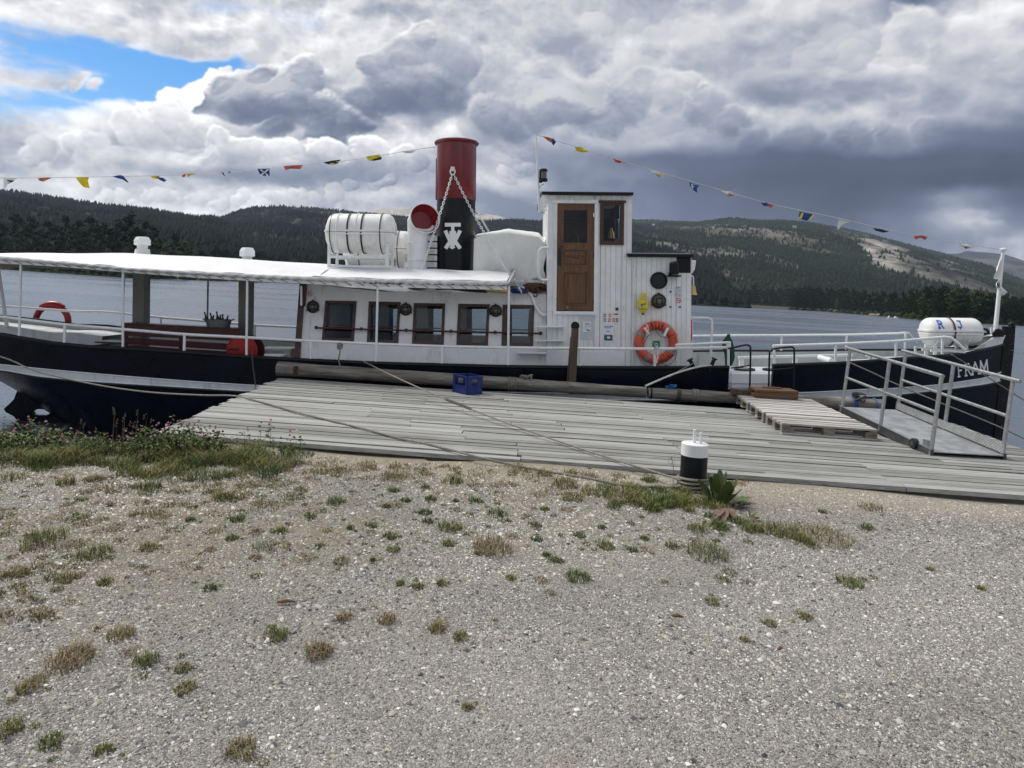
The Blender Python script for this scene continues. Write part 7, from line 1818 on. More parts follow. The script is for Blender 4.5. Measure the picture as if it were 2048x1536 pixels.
# ------------------------------------------------------------------ things carried by the boat
def BT(p): return BM @ Matrix.Translation(Vector(p))
def local(M):
    """boat coordinates -> the thing's own coordinates"""
    return M.inverted() @ BM
def put(g, name, mat, root, **k):
    L = MW[root.name].inverted() @ BM; g.v = [tuple(L @ Vector(p)) for p in g.v]; return g.build(name, mat, root, **k)
def canister(x0, x1, yt, yb, Y, label, straps, cradle=True, group=None, letters=None, ribs=True, spread=1.0):
    p, q_ = bp(x0, (yt + yb) / 2, Y), bp(x1, (yt + yb) / 2, Y); c = (p + q_) / 2; L = (q_.x - p.x); R_ = (yb - yt) / F * Y / 2; c.z = (bp((x0 + x1) / 2, yt, Y).z + bp((x0 + x1) / 2, yb, Y).z) / 2
    r = thing('liferaft_canister', label, 'liferaft', BT(c - Vector((0, 0, R_))), group)
    prof = []
    for k in range(25):
        t = -1 + 2 * k / 24; e = abs(t); rr = R_ * (1 if e < .72 else math.sqrt(max(.0, 1 - ((e - .72) / .28) ** 2.6) * .62 + .38 * (e < .9999)))
        if e > .9999: rr = R_ * .55
        prof.append((rr, t * L / 2))
    for nm, half in (('upper_shell', 1), ('lower_shell', -1)):
        g = MB(); n = 14
        vs = [c + Vector((h, -math.cos(PI * k / n) * rr, half * math.sin(PI * k / n) * rr + half * .004)) for rr, h in prof for k in range(n + 1)]
        m_ = n + 1; fs = [(i * m_ + k, i * m_ + k + 1, (i + 1) * m_ + k + 1, (i + 1) * m_ + k) for i in range(24) for k in range(n)]
        fs += [tuple(range(m_)), tuple(range(24 * m_, 25 * m_))]; g.add(vs, fs); put(g, nm, 'fibreglass', r, smooth=True)
    g = MB(); Lb, Rb = L / 2 * 1.03, R_ * 1.09; out = []
    for k in range(32):
        a = 2 * PI * k / 32; cx_, sy = math.cos(a), math.sin(a); e = 5; d = (abs(cx_) ** e + abs(sy) ** e) ** (1 / e); out.append((cx_ / d * Lb, sy / d * Rb))
    for z0, z1, k_ in ((-.046, -.004, .98), (.004, .040, 1.0)):
        vs = [c + Vector((x * k_, y * k_, z)) for z in (z0, z1) for x, y in out]; g.add(vs, [tuple(range(32)), tuple(range(63, 31, -1))] + [(k, (k + 1) % 32, 32 + (k + 1) % 32, 32 + k) for k in range(32)])
    put(g, 'belt_flange', 'fibreglass', r, smooth=True)
    if ribs:
        for t in (-.62, -.08, .08, .62):
            g = MB(); g.tube([c + Vector((t * L / 2, math.cos(a) * (R_ + .004), math.sin(a) * (R_ + .004))) for a in [2 * PI * k / 28 for k in range(28)]], .014, 5, closed=True); put(g, 'rib', 'fibreglass', r, smooth=True)
    for t, wd, m_ in straps:
        g = MB(); rr = R_ + .020; vs = []
        for k in range(33):
            a = 2 * PI * k / 32
            for s in (-wd / 2, wd / 2): vs.append(c + Vector((t * L / 2 + s, math.cos(a) * rr * (1.03 if abs(math.sin(a)) < .12 else 1), math.sin(a) * rr)))
        g.add(vs, [(2 * k, 2 * k + 1, 2 * k + 3, 2 * k + 2) for k in range(32)]); put(g, 'strap', m_, r)
    if letters:
        for ch, t, el in letters:
            def fn(s, u, t=t, el=el):
                a = el + (u - .5) * .62; x = c.x + t * L / 2 + (s - .5) * .105; return Vector((x, c.y - math.cos(a) * (R_ + .004), c.z + math.sin(a) * (R_ + .004))), Vector((0, -math.cos(a), math.sin(a)))
            g = MB(); letter(g, ch, fn, .2, .003); put(g, 'letter', 'sign_blue', r)
    if cradle:
        zb_ = c.z - R_ - .28
        for s in ((-.42, .42) if spread == 1 else (-.36, .20)):
            for b in (-.26 * spread, .26 * spread):
                g = MB(); g.bar(c + Vector((s * L, b * 1.15, -R_ * .55)), (c.x + s * L, c.y + b * 1.15, zb_), .05, .05, up=(1, 0, 0)); put(g, 'cradle_leg', 'white_metal', r)
            g = MB(); g.tube([c + Vector((s * L, -math.cos(a) * (R_ + .025), -math.sin(a) * (R_ + .025))) for a in [PI * (.18 + .64 * k / 10) for k in range(11)]], .022, 6); put(g, 'cradle_saddle', 'white_metal', r, smooth=True)
        for b in (-.3 * spread, .3 * spread):
            g = MB(); g.bar((c.x - .44 * L, c.y + b, c.z - R_ - .09), (c.x + (.44 if spread == 1 else .24) * L, c.y + b, c.z - R_ - .09), .03, .05); g.bar((c.x - .44 * L, c.y + b, zb_ + .02), (c.x + (.5 if spread == 1 else .24) * L, c.y + b, zb_ + .02), .04, .04); put(g, 'cradle_bar', 'white_metal', r)
    return r
canister(656, 791, 428, 506, 13.35, 'big white liferaft drum with four black straps in front of the red-throated ventilator', [(-.80, .018, 'black_rubber'), (-.30, .030, 'black_rubber'), (.10, .030, 'black_rubber'), (.64, .018, 'black_rubber')])
canister(690, 826, 462, 536, 14.7, 'second white liferaft drum, lower and half hidden behind the big one', [(-.5, .018, 'black_rubber'), (.62, .018, 'black_rubber')])
r = canister(1846, 1956, 636, 691, 14.0, 'white liferaft drum marked R J on the foredeck near the bow', [(-.15, .035, 'rust_brown')], cradle=True, spread=.5, letters=[('R', -.62, .62), ('J', .06, .62)], ribs=False)
# paper label on the second drum
g = MB(); p = bp(786, 525, 14.33); g.box(p, (.10, .006, .13)); put(g, 'label_plate', 'zinc', [o for o in bpy.data.objects if o.name == 'liferaft_canister.001'][0])
# tarpaulin covered box
c = bp(1019, 555, 13.6); TB = thing('covered_box', 'large box under a white tarpaulin between funnel and wheelhouse', 'box', BT(bp(1019, 570, 13.6)))
outl_t = [(948, 474), (953, 469.5), (985, 463), (1019, 457.8), (1050, 461), (1078, 465.5), (1087, 476)]
def tp(s, t):
    """cover: over the top then down the near face"""
    x = 948 + (1090 - 948) * s
    ytop = float(np.interp(x, [p[0] for p in outl_t], [p[1] for p in outl_t]))
    w = .008 * math.sin(s * 17 + 2 * t) + .006 * math.sin(s * 31 + 5 * t) + .010 * math.sin(s * 6 + t * 9)
    if t < .35:
        k = t / .35; return bp(x, ytop + 9 * k ** 2, 14.7 - 1.35 * k) + Vector((0, 0, w * .5))
    k = (t - .35) / .65; y = ytop + 9 + (561 + (x - 948) * .03 - ytop - 9) * k
    fold = .03 * math.sin(x * .11 + k * 3) * k + .045 * math.exp(-((x - 965 - 50 * k) / 9) ** 2) * math.sin(PI * k) + .05 * math.exp(-((x - 1070 + 18 * k) / 7) ** 2) * k + .06 * math.exp(-((x - 1010 - 25 * k) / 14) ** 2) * math.sin(PI * k)
    return bp(x + 3 * math.sin(k * 7) * (s > .93) - 2 * k * (s < .05), y, 13.35 - w * 1.2 - fold)
g = MB(); g.grid(tp, 60, 40); put(g, 'tarpaulin', 'tarp', TB, smooth='all')
g = MB(); g.grid(lambda s, t: tp(.999, .35 + .65 * t).lerp(tp(.999, .0) + Vector((.05, 0, -.75 * t)), s) + Vector((.02 * math.sin(t * 9), 0, 0)), 8, 16); put(g, 'tarpaulin_side', 'tarp', TB, smooth='all')
g = MB(); p, q_ = bp(946, 563, 13.33), bp(1086, 560, 13.33); g.span((p.x, -.67, q_.z - .06), (q_.x, .7, q_.z)); put(g, 'tray', 'white_paint', TB)
g = MB(); g.bar(bp(1012, 568, 13.3), bp(1086, 569, 13.3), .04, .07); g.box(bp(1080, 572, 13.3), (.06, .06, .14)); put(g, 'tray_beam', 'board_grey', TB)
for k, (ch, x) in enumerate((('O', 1065), ('A', 1070.5), ('3', 1076), ('3', 1080.5))):
    o_ = bp(x, 559.5, 13.29)
    g = MB(); letter(g, ch, lambda s, t, o_=o_: (o_ + Vector((s * .038, 0, t * .034)), Vector((0, -1, 0))), .2, .003); put(g, 'letter', 'cloth_black', TB)
# rope heap on the cabin roof
g = MB(); rg = random.Random(6)
for k in range(26):
    P = [bp(rg.uniform(1046, 1092), rg.uniform(566, 584), rg.uniform(13.0, 13.4)) for _ in range(5)]; g.tube(smoothpath([BM @ p for p in P], 5), rg.uniform(.010, .016), 5)
g.tube(smoothpath([BM @ bp(x, y, 12.9) for x, y in ((1076, 578), (1076, 586), (1073, 592), (1069, 593), (1066, 590))], 5), .014, 6)
single('rope_heap', g, 'rope_brown', 'heap of brown rope on the cabin roof beside the wheelhouse door', 'rope', BM @ bp(1070, 586, 13.1), smooth=True)
g = MB(); rg = random.Random(9)
g.lathe([(.13, 0), (.16, .04), (.14, .09), (.05, .12)], BM @ bp(1037, 587, 13.05), (0, 0, 1), 14)
single('blue_float', g, 'blue_plastic', 'small blue float lying on the cabin roof under the awning end', 'float', BM @ bp(1037, 587, 13.05), smooth=True)
p = BM @ bp(1000, 585, 13.1); g = MB(); g.box(p + Vector((-.05, 0, .05)), (.42, .2, .10)); single('yellow_box', g, 'brass', 'flat yellowish box on the cabin roof beneath the awning skirt', 'box', p, bevel=.01)
p = BM @ bp(920, 583, 13.1); g = MB(); g.tube(smoothpath([p + Vector(q_) for q_ in ((-.45, 0, .05), (-.2, 0, .07), (.15, 0, .05), (.5, 0, .05))], 4), .05, 8); single('rolled_mat', g, 'black_rubber', 'long dark rolled mat on the cabin roof edge', 'mat', p, smooth=True)
# stored items seen through the gap under the awning
for k, x in enumerate((735, 772, 800, 862)):
    pass
# lifebuoys
def torus_ring(g, c, R_, r_, X, Y_, a0=0, a1=2 * PI, n=48, m_=14, sq=.8):
    N = X.cross(Y_).normalized(); closed = a1 - a0 > 6.2; cnt = n if closed else n + 1
    vs = [c + (X * math.cos(a) + Y_ * math.sin(a)) * (R_ + r_ * math.cos(b)) + N * r_ * sq * math.sin(b) for a in [a0 + (a1 - a0) * i / n for i in range(cnt)] for b in [2 * PI * j / m_ for j in range(m_)]]
    fs = [(i * m_ + j, i * m_ + (j + 1) % m_, ((i + 1) % cnt) * m_ + (j + 1) % m_, ((i + 1) % cnt) * m_ + j) for i in range(n) for j in range(m_)]
    g.add(vs, fs)
cr = bp(1312.6, 685, YWALL - .075); RR = 34.0 / F * YWALL; rr = 9.2 / F * YWALL; X, Z_ = Vector((1, 0, 0)), Vector((0, 0, 1))
LB = thing('lifebuoy', 'orange lifebuoy lettered FRAM hanging on the white wall by the foredeck', 'lifebuoy', BT(cr - Vector((0, 0, RR + rr))))
g = MB(); torus_ring(g, cr, RR, rr, X, Z_); put(g, 'ring', 'ring_orange', LB, smooth='all')
for a in (math.radians(152), math.radians(52), math.radians(-30), math.radians(-122)):
    g = MB(); torus_ring(g, cr, RR, rr * 1.03, X, Z_, a - .10, a + .10, 4); put(g, 'reflective_band', 'grey_band', LB, smooth='all')
def ringfn(a_c, w, flip):
    def fn(s, t):
        rad_ = RR + (t - .5) * rr * 1.25 * (-1 if flip else 1); a = a_c + (s - .5) * w * (1 if flip else -1)
        off = rad_ - RR; dep = -rr * .8 * math.sqrt(max(0, 1 - (off / rr) ** 2)) - .002
        return cr + X * math.cos(a) * rad_ + Z_ * math.sin(a) * rad_ + Vector((0, dep, 0)), Vector((0, -1, 0))
    return fn
for ch, a in zip('FRAM', (106, 95, 84, 73)):
    g = MB(); letter(g, ch, ringfn(math.radians(a), .13, False), .15, .003); put(g, 'letter', 'cloth_black', LB)
for ch, a in zip('ADAL', (-74, -62, -50, -39)):
    g = MB(); letter(g, ch, ringfn(math.radians(a), .14, True), .15, .003); put(g, 'letter', 'cloth_black', LB)
g = MB()
for (x0, y0), (x1, y1) in (((1289, 655.5), (1297, 667.5)), ((1335.5, 655.5), (1328, 672))): g.bar(bp(x0, y0, YWALL - .20), bp(x1, y1, YWALL - .20), .035, .06, up=(0, 1, 0))
put(g, 'holder', 'white_paint', LB)
g = MB()
for P in ([(1302, 645), (1308, 655), (1318, 670), (1330, 675), (1344, 671), (1353, 667), (1354, 672), (1350, 676), (1354, 690), (1353, 708), (1345, 724), (1333, 731), (1323, 726), (1321, 720)],
          [(1302, 646), (1300, 658), (1296, 672), (1290, 682), (1286, 693)], [(1271, 692), (1273, 706), (1281, 720), (1293, 731), (1305, 734), (1315, 731), (1319, 722)]):
    g.tube(smoothpath([bp(x, y, YWALL - .17) for x, y in P], 5), .0055, 5)
put(g, 'grab_line', 'rope_brown', LB, smooth=True)
g = MB(); rg = random.Random(2)
for k in range(4): g.tube(smoothpath([bp(1292 + rg.uniform(-3, 3), 647 + rg.uniform(-1, 3), YWALL - .21), bp(1296 + rg.uniform(-4, 4), 660, YWALL - .23), bp(1295 + rg.uniform(-3, 4), 671, YWALL - .22)], 4), .006, 5)
put(g, 'lashing', 'rope_white', LB, smooth=True)
cr2 = bp(104, 643, 15.5); R2_ = 32.5 / F * 15.5
LB2 = thing('lifebuoy', 'dark red lifebuoy hanging on the far stern rail under a red cover', 'lifebuoy', BT(cr2 - Vector((0, 0, R2_ + .09))))
g = MB(); torus_ring(g, cr2, R2_, .068, X, Z_); put(g, 'ring', 'ring_red', LB2, smooth='all')
g = MB(); torus_ring(g, cr2, R2_ + .012, .082, X, Z_, math.radians(52), math.radians(128), 14); put(g, 'cover', 'hose_red', LB2, smooth='all')
g = MB(); g.tube(smoothpath([cr2 + Vector((.34, -.08, -.05)), cr2 + Vector((.40, -.08, .02)), cr2 + Vector((.41, -.08, -.08)), cr2 + Vector((.37, -.08, -.14))], 4), .008, 5); put(g, 'grab_line', 'rope_brown', LB2, smooth=True)
# yellow light beacon
yb = bp(1286.5, 608, YWALL - .10); YB = thing('light_beacon', 'yellow lifebuoy light beacon hung between pipe and caged lamp', 'beacon', BT(yb - Vector((0, 0, .2))))
g = MB(); g.lathe([(.045, .085), (.10, .06), (.10, -.075), (.06, -.10)], yb, (0, 0, 1), 16); put(g, 'body', 'yellow_plastic', YB, smooth=True)
g = MB(); g.lathe([(.042, .08), (.045, .14), (.05, .145), (.05, .19), (.0, .195)], yb, (0, 0, 1), 14); put(g, 'neck', 'yellow_plastic', YB, smooth=True)
g = MB(); g.lathe([(.058, -.10), (.05, -.14), (.03, -.165)], yb, (0, 0, 1), 14); put(g, 'base', 'yellow_plastic', YB, smooth=True)
g = MB(); g.lathe([(.024, -.165), (.024, -.195), (.0, -.20)], yb, (0, 0, 1), 12); put(g, 'lens', 'bottle_glass', YB, smooth=True)
g = MB(); g.tube(smoothpath([yb + Vector(q_) for q_ in ((-.02, -.06, .13), (.02, -.09, .09), (.06, -.11, .03), (.0, -.12, -.03), (-.06, -.11, -.05), (-.10, -.08, .0))], 4), .006, 5); g.tube([yb + Vector((math.cos(a) * .052, math.sin(a) * .052, .115)) for a in [2 * PI * k / 14 for k in range(14)]], .007, 5, closed=True); put(g, 'cord', 'rope_white', YB, smooth=True)
g = MB(); g.box(yb + Vector((.01, -.10, .0)), (.05, .01, .022)); g.box(yb + Vector((-.04, -.096, -.02)), (.03, .01, .05)); put(g, 'print', 'print_dark', YB)
# bench and table aft, tub with bottles, hose reel
def span_px(g, x0, y0, x1, y1, Y, b0, b1):
    p, q_ = bp(x0, y0, Y), bp(x1, y1, Y); return p, q_
BN = thing('bench', 'dark red slatted bench facing away under the awning', 'bench', BT(bp(365, 712, 13.35) - Vector((0, 0, .2))))
for y0a, y0b, h in ((648, 659.5, .215), (674, 688.5, .12), (690, 704, .05)):
    p, q_ = bp(248, y0a, 13.3), bp(481, y0b, 13.3); g = MB(); g.bar(p + Vector((0, 0, -h / 2)), q_ + Vector((0, 0, -h / 2)), .035, h); put(g, 'back_board', 'dark_red', BN, bevel=.004)
p, q_ = bp(248, 647.5, 13.3), bp(481, 659, 13.3); g = MB(); g.bar(p + Vector((0, .12, .01)), q_ + Vector((0, .12, .01)), .30, .025); put(g, 'cap_board', 'dark_red', BN)
for x in (251, 362, 478):
    g = MB(); p = bp(x, 648 + (x - 248) * .05, 13.34); g.span((p.x - .03, p.y - .02, DECK(p.x)), (p.x + .03, p.y + .05, p.z)); put(g, 'leg', 'dark_red', BN)
for k in range(5):
    p, q_ = bp(250, 695, 13.5), bp(481, 707, 13.5); g = MB(); g.bar(p + Vector((0, .02 + .09 * k, 0)), q_ + Vector((0, .02 + .09 * k, 0)), .075, .022); put(g, 'seat_slat', 'dark_red', BN)
TBm = thing('table', 'dark red varnished table behind the bench under the awning', 'table', BT(bp(300, 712, 14.4)))
for k in range(6):
    p, q_ = bp(192, 684, 14.1), bp(476, 695, 14.1); g = MB(); g.bar(p + Vector((0, .09 * k, 0)), q_ + Vector((0, .09 * k, 0)), .084, .03); put(g, 'top_board', 'hose_red' if False else 'dark_red', TBm)
for x in (205, 460):
    g = MB(); p = bp(x, 686 + (x - 192) * .04, 14.35); g.span((p.x - .04, p.y - .2, DECK(p.x)), (p.x + .04, p.y + .2, p.z - .015)); put(g, 'leg', 'dark_red', TBm)
tb_ = bp(437, 658.5, 13.44); TU = thing('metal_tub', 'grey oval tub full of dark bottles standing on the bench top', 'tub', BT(tb_))
def ov(r, z, n=24, k=.62): return [tb_ + Vector((math.cos(2 * PI * i / n) * r, math.sin(2 * PI * i / n) * r * k, z)) for i in range(n)]
g = MB(); vs = ov(.20, 0) + ov(.245, .18) + ov(.235, .18) + ov(.19, .02); g.add(vs, [(j * 24 + i, j * 24 + (i + 1) % 24, (j + 1) * 24 + (i + 1) % 24, (j + 1) * 24 + i) for j in range(3) for i in range(24)] + [tuple(range(24)), tuple(range(72, 96))]); put(g, 'tub', 'zinc', TU, smooth=True)
g = MB(); g.tube(ov(.245, .18), .008, 6, closed=True); put(g, 'rim', 'zinc', TU, smooth=True)
for s in (-1, 1):
    g = MB(); g.tube(smoothpath([tb_ + Vector((s * .23, -.04, .165)), tb_ + Vector((s * .285, -.04, .19)), tb_ + Vector((s * .285, .04, .19)), tb_ + Vector((s * .23, .04, .165))], 4), .008, 6); put(g, 'handle', 'zinc', TU, smooth=True)
rg = random.Random(4)
for k, (dx_, tilt, up) in enumerate(((-.20, -.55, .27), (-.09, -.5, .25), (.04, -.3, .27), (.13, .5, .20), (-.02, .5, .21), (.08, .2, .22), (-.14, .4, .20))):
    base_ = tb_ + Vector((dx_ * .8, rg.uniform(-.05, .05), .04)); ax = Vector((tilt * .5, rg.uniform(-.2, .1), 1)).normalized(); L_ = up + .02
    g = MB(); g.lathe([(.036, 0), (.036, L_ * .62), (.014, L_ * .80), (.014, L_), (.016, L_), (.016, L_ + .012), (.0, L_ + .012)], base_, ax, 10)
    M_ = BT(base_); o = single('wine_bottle', MB(), 'bottle_glass', 'x', 'bottle', M_) if False else None
    g.v = [tuple(BM @ Vector(p)) for p in g.v]
    single('bottle', g, 'bottle_glass', ['dark bottle leaning at the left end of the grey tub', 'second bottle from the left in the tub, leaning left', 'tallest bottle neck near the middle of the tub', 'bottle leaning right at the right end of the tub', 'short bottle between the tall one and its left neighbour', 'upright low bottle just right of the tall one', 'low bottle crossing behind the two left ones'][k], 'bottle', BM @ Matrix.Translation(base_), 'bottles in the grey tub', smooth=True)
hc = bp(484, 702, 12.62); HR = 31.5 / F * 12.62; HR_ = thing('hose_reel', 'round bright red hose reel behind the bulwark under the awning', 'hose reel', BT(hc - Vector((0, 0, HR))))
g = MB(); g.lathe([(HR, 0), (HR, .012), (HR * .94, .02), (HR * .9, .01), (HR * .62, .012), (HR * .6, .022), (HR * .2, .022), (HR * .18, .04), (.0, .04)], hc, (0, -1, 0), 44); put(g, 'disc', 'hose_red', HR_, smooth=True)
g = MB(); g.lathe([(HR * .99, 0), (HR * .99, .012)], hc + Vector((.06, .20, 0)), (0, -1, 0), 44); put(g, 'disc', 'dark_red', HR_, smooth=True)
g = MB(); g.lathe([(HR * .78, -.19), (HR * .78, -.01)], hc, (0, -1, 0), 32); put(g, 'hose', 'black_rubber', HR_, smooth=True)
g = MB(); g.box(hc + Vector((-.12, -.022, .03)), (.20, .01, .035)); put(g, 'slot', 'black_rubber', HR_)
# green folded parasol by the gate
gc = bp(1457, 731, 12.75); GP = thing('folded_parasol', 'folded dark green parasol cloth tied upright by the gate post', 'parasol', BT(gc))
g = MB()
def gf(s, t):
    a = s * 2 * PI; z = t * .56; w = (.055 + .045 * math.sin(PI * min(1, t * 1.1)) * (1 - t * .3)) * (1 - .75 * max(0, t - .8) / .2) * (.75 + .35 * abs(t - .38) ** .5); rr_ = w * (1 + .28 * math.sin(a * 4 + t * 3))
    return gc + Vector((math.cos(a) * rr_ + .02 * math.sin(t * 6), math.sin(a) * rr_, z))
g.grid(gf, 32, 16); put(g, 'cloth', 'green_cloth', GP, smooth='all')
g = MB(); g.tube([gc + Vector((0, 0, -.1)), gc + Vector((.01, 0, .56))], .015, 8); put(g, 'pole', 'steel_lock', GP, smooth=True)
# mast on the wheelhouse with its lamp
MS = thing('signal_mast', 'thin white mast with a black lantern behind the wheelhouse corner', 'mast', BT(bp(1078.5, 422, 12.85)))
g = MB(); g.tube([bp(1079, 424, 12.85), bp(1075.5, 340, 12.85), bp(1071.6, 267.5, 12.85)], [.024, .02, .014], 8); put(g, 'pole', 'white_metal', MS, smooth=True)
g = MB(); g.lathe([(.062, 0), (.072, .01), (.072, .05), (.055, .055)], bp(1087.5, 363, 12.80), (0, 0, 1), 14); g.lathe([(.055, 0), (.072, .01), (.06, .05), (.02, .06)], bp(1087.5, 343.5, 12.80), (0, 0, 1), 14); g.box(bp(1081.5, 352, 12.83), (.05, .05, .24)); LMp = put(g, 'lantern', 'black_paint', MS, smooth=True)
g = MB(); g.lathe([(.052, .02), (.052, .20)], bp(1087.5, 363, 12.80), (0, 0, 1), 14); put(g, 'lantern_glass', 'lamp_glass', MS, smooth=True)
g = MB()
for y0 in (403, 411, 419): g.tube([bp(1077.5, y0, 12.85), bp(1094, y0 + 2, 12.9)], .009, 5)
g.tube([bp(1069, 407, 12.85), bp(1086, 407, 12.85)], .006, 5); put(g, 'mast_bracket', 'white_metal', MS, smooth=True)
g = MB(); g.tube(smoothpath([bp(1082, 371, 12.85), bp(1088, 368, 12.8), bp(1079, 377, 12.85), bp(1080, 420, 12.87), bp(1090, 426, 12.87)], 4), .005, 5); put(g, 'cable', 'black_rubber', MS, smooth=True)
# bow flagstaff with pennant
FS = thing('flagstaff', 'white bow flagstaff with a ball top at the right', 'flagstaff', BT(bp(1991, 664, 14)))
g = MB(); g.tube([bp(1990, 668, 14), bp(2006, 503, 14)], [.042, .030], 10); put(g, 'pole', 'white_gloss', FS, smooth=True)
g = MB(); g.lathe([(.03, -.03), (.062, -.02), (.062, .02), (.03, .035), (0, .036)], bp(2006.3, 499.5, 14), (0, 0, 1), 14); put(g, 'ball_top', 'white_gloss', FS, smooth=True)
g = MB(); g.box(bp(1982, 661, 14), (.02, .02, .12)); g.tube([bp(1986, 652, 14), bp(1990, 650, 14)], .008, 5); put(g, 'cleat', 'white_metal', FS)
def cloth(g, pts, Y, seed=0, amp=.05):
    """folded cloth: a picture outline given depth waves"""
    rg = random.Random(seed); P = [bp(x, y, Y) for x, y in pts]; n = len(P); c = sum(P, Vector()) / n
    vs = [p + Vector((0, rg.uniform(-amp, amp), 0)) for p in P] + [c + Vector((0, -amp, 0))]
    mids = [(P[i] + P[(i + 1) % n]) / 2 * .55 + c * .45 + Vector((0, rg.uniform(-amp, amp), 0)) for i in range(n)]
    vs += mids; k = n
    fs = []
    for i in range(n): fs += [(i, (i + 1) % n, k + 1 + i), (i, k + 1 + i, k + 1 + (i - 1) % n), (k + 1 + i, k, k + 1 + (i - 1) % n)]
    g.add(vs, fs)
FLG = thing('pennant', 'limp white pennant with a black N mark on the bow flagstaff', 'pennant', BT(bp(2000, 540, 14)))
g = MB(); cloth(g, [(2001, 508), (2000, 530), (1999, 556), (1994, 559), (1987.5, 557), (1992, 540), (1996, 524)], 14, 3); put(g, 'cloth', 'cloth_white', FLG, smooth='all')
g = MB(); cloth(g, [(1999, 560), (1999, 577), (1993, 578), (1992, 566), (1994, 561)], 13.98, 4); put(g, 'cloth', 'cloth_white', FLG, smooth='all')
g = MB(); cloth(g, [(2002, 571), (2009, 577), (2017, 584), (2010, 591), (2004, 588), (2001, 597), (2000, 580)], 13.98, 5); put(g, 'cloth', 'cloth_white', FLG, smooth='all')
o_ = bp(1993.5, 574.5, 13.85); g = MB(); letter(g, 'N', lambda s, t: (o_ + Vector((s * .055, 0, t * .085)), Vector((0, -1, 0))), .24, .003); put(g, 'letter', 'cloth_black', FLG)
# signal flag strings
def string(name, label, line, flags, Yf):
    P = [bp(x, y, Yf(x)) for x, y in line]; r = thing(name, label, 'flag string', BT(P[0])); g = MB(); g.tube(smoothpath(P, 6), .0062, 5); put(g, 'line', 'rope_white', r, smooth=True)
    for i, (polys) in enumerate(flags):
        first = None
        for j, (m_, pts) in enumerate(polys):
            g = MB(); Y = Yf(pts[0][0]) - .012 * j; cloth(g, pts, Y, seed=i * 3 + (7 if j == 0 else 9), amp=.04 if j == 0 else .03)
            if j == 0: first = put(g, 'flag', 'cloth_' + m_, r, smooth='all')
            else: put(g, 'colour_field', 'cloth_' + m_, first, smooth='all')
LN = [(-160, 357), (0, 356), (90, 355.5), (180, 354), (240, 353), (330, 351), (400, 349), (470, 344), (530, 337.5), (600, 331.5), (680, 323), (750, 313), (820, 301), (871, 293.5)]
FLl = [[('white', [(8, 356), (38, 357), (22, 364), (14, 370), (11, 379), (8, 376)]), ('black', [(13, 358), (30, 362), (18, 368), (14, 364)])],
 [('orange', [(75, 357), (88, 355), (107, 354.5), (98, 359), (85, 363), (77, 361)]), ('yellow', [(82, 358), (95, 357), (88, 360)])],
 [('yellow', [(152, 355), (177, 354), (175, 362), (178, 376), (169, 375), (160, 366)])],
 [('blue', [(225, 353), (240, 350), (247, 352), (251, 357), (258, 365), (254, 365), (246, 359), (234, 356)])],
 [('yellow', [(300, 351), (319, 351), (316, 358), (305, 357)]), ('blue', [(315, 355), (325, 355), (333, 361), (328, 364), (320, 360)])],
 [('orange', [(362, 349), (373, 347), (372, 354), (363, 354)]), ('yellow', [(372, 347), (391, 346), (382, 351), (374, 354)])],
 [('white', [(438, 343), (455, 343), (464, 342), (456, 347), (446, 352), (441, 348)]), ('blue', [(444, 345), (451, 346), (449, 352), (446, 350)]), ('blue', [(455, 343), (463, 343), (457, 346)])],
 [('blue', [(516, 338), (540, 338), (539, 352), (528, 352), (520, 348)]), ('white', [(518, 338), (522, 338), (538, 351), (534, 353)]), ('white', [(535, 338), (539, 339), (524, 352), (520, 349)])],
 [('orange', [(568, 333), (590, 331), (607, 330), (600, 338), (588, 338), (576, 338), (572, 341)])],
 [('black', [(646, 325), (664, 321), (681, 318.5), (675, 326), (662, 330), (654, 328)]), ('yellow', [(660, 325), (665, 324), (670, 327), (662, 330), (656, 328)])],
 [('yellow', [(731, 313), (759, 309.5), (763, 316), (748, 319), (736, 320.5)]), ('black', [(738, 321), (750, 318), (764, 314), (763, 319), (748, 321.5)])],
 [('white', [(802, 303), (818, 299.5), (833, 302), (826, 306), (812, 306)])]]
string('flag_string', 'string of signal flags from the stern to the red funnel top', LN, FLl, lambda x: 13.9)
LN2 = [(1072.5, 268), (1087, 274), (1150, 293), (1235, 320), (1310, 341.5), (1385, 363.5), (1450, 382.5), (1530, 405), (1600, 420.5), (1680, 437), (1760, 455.5), (1830, 470), (1915, 485.5), (2003, 500)]
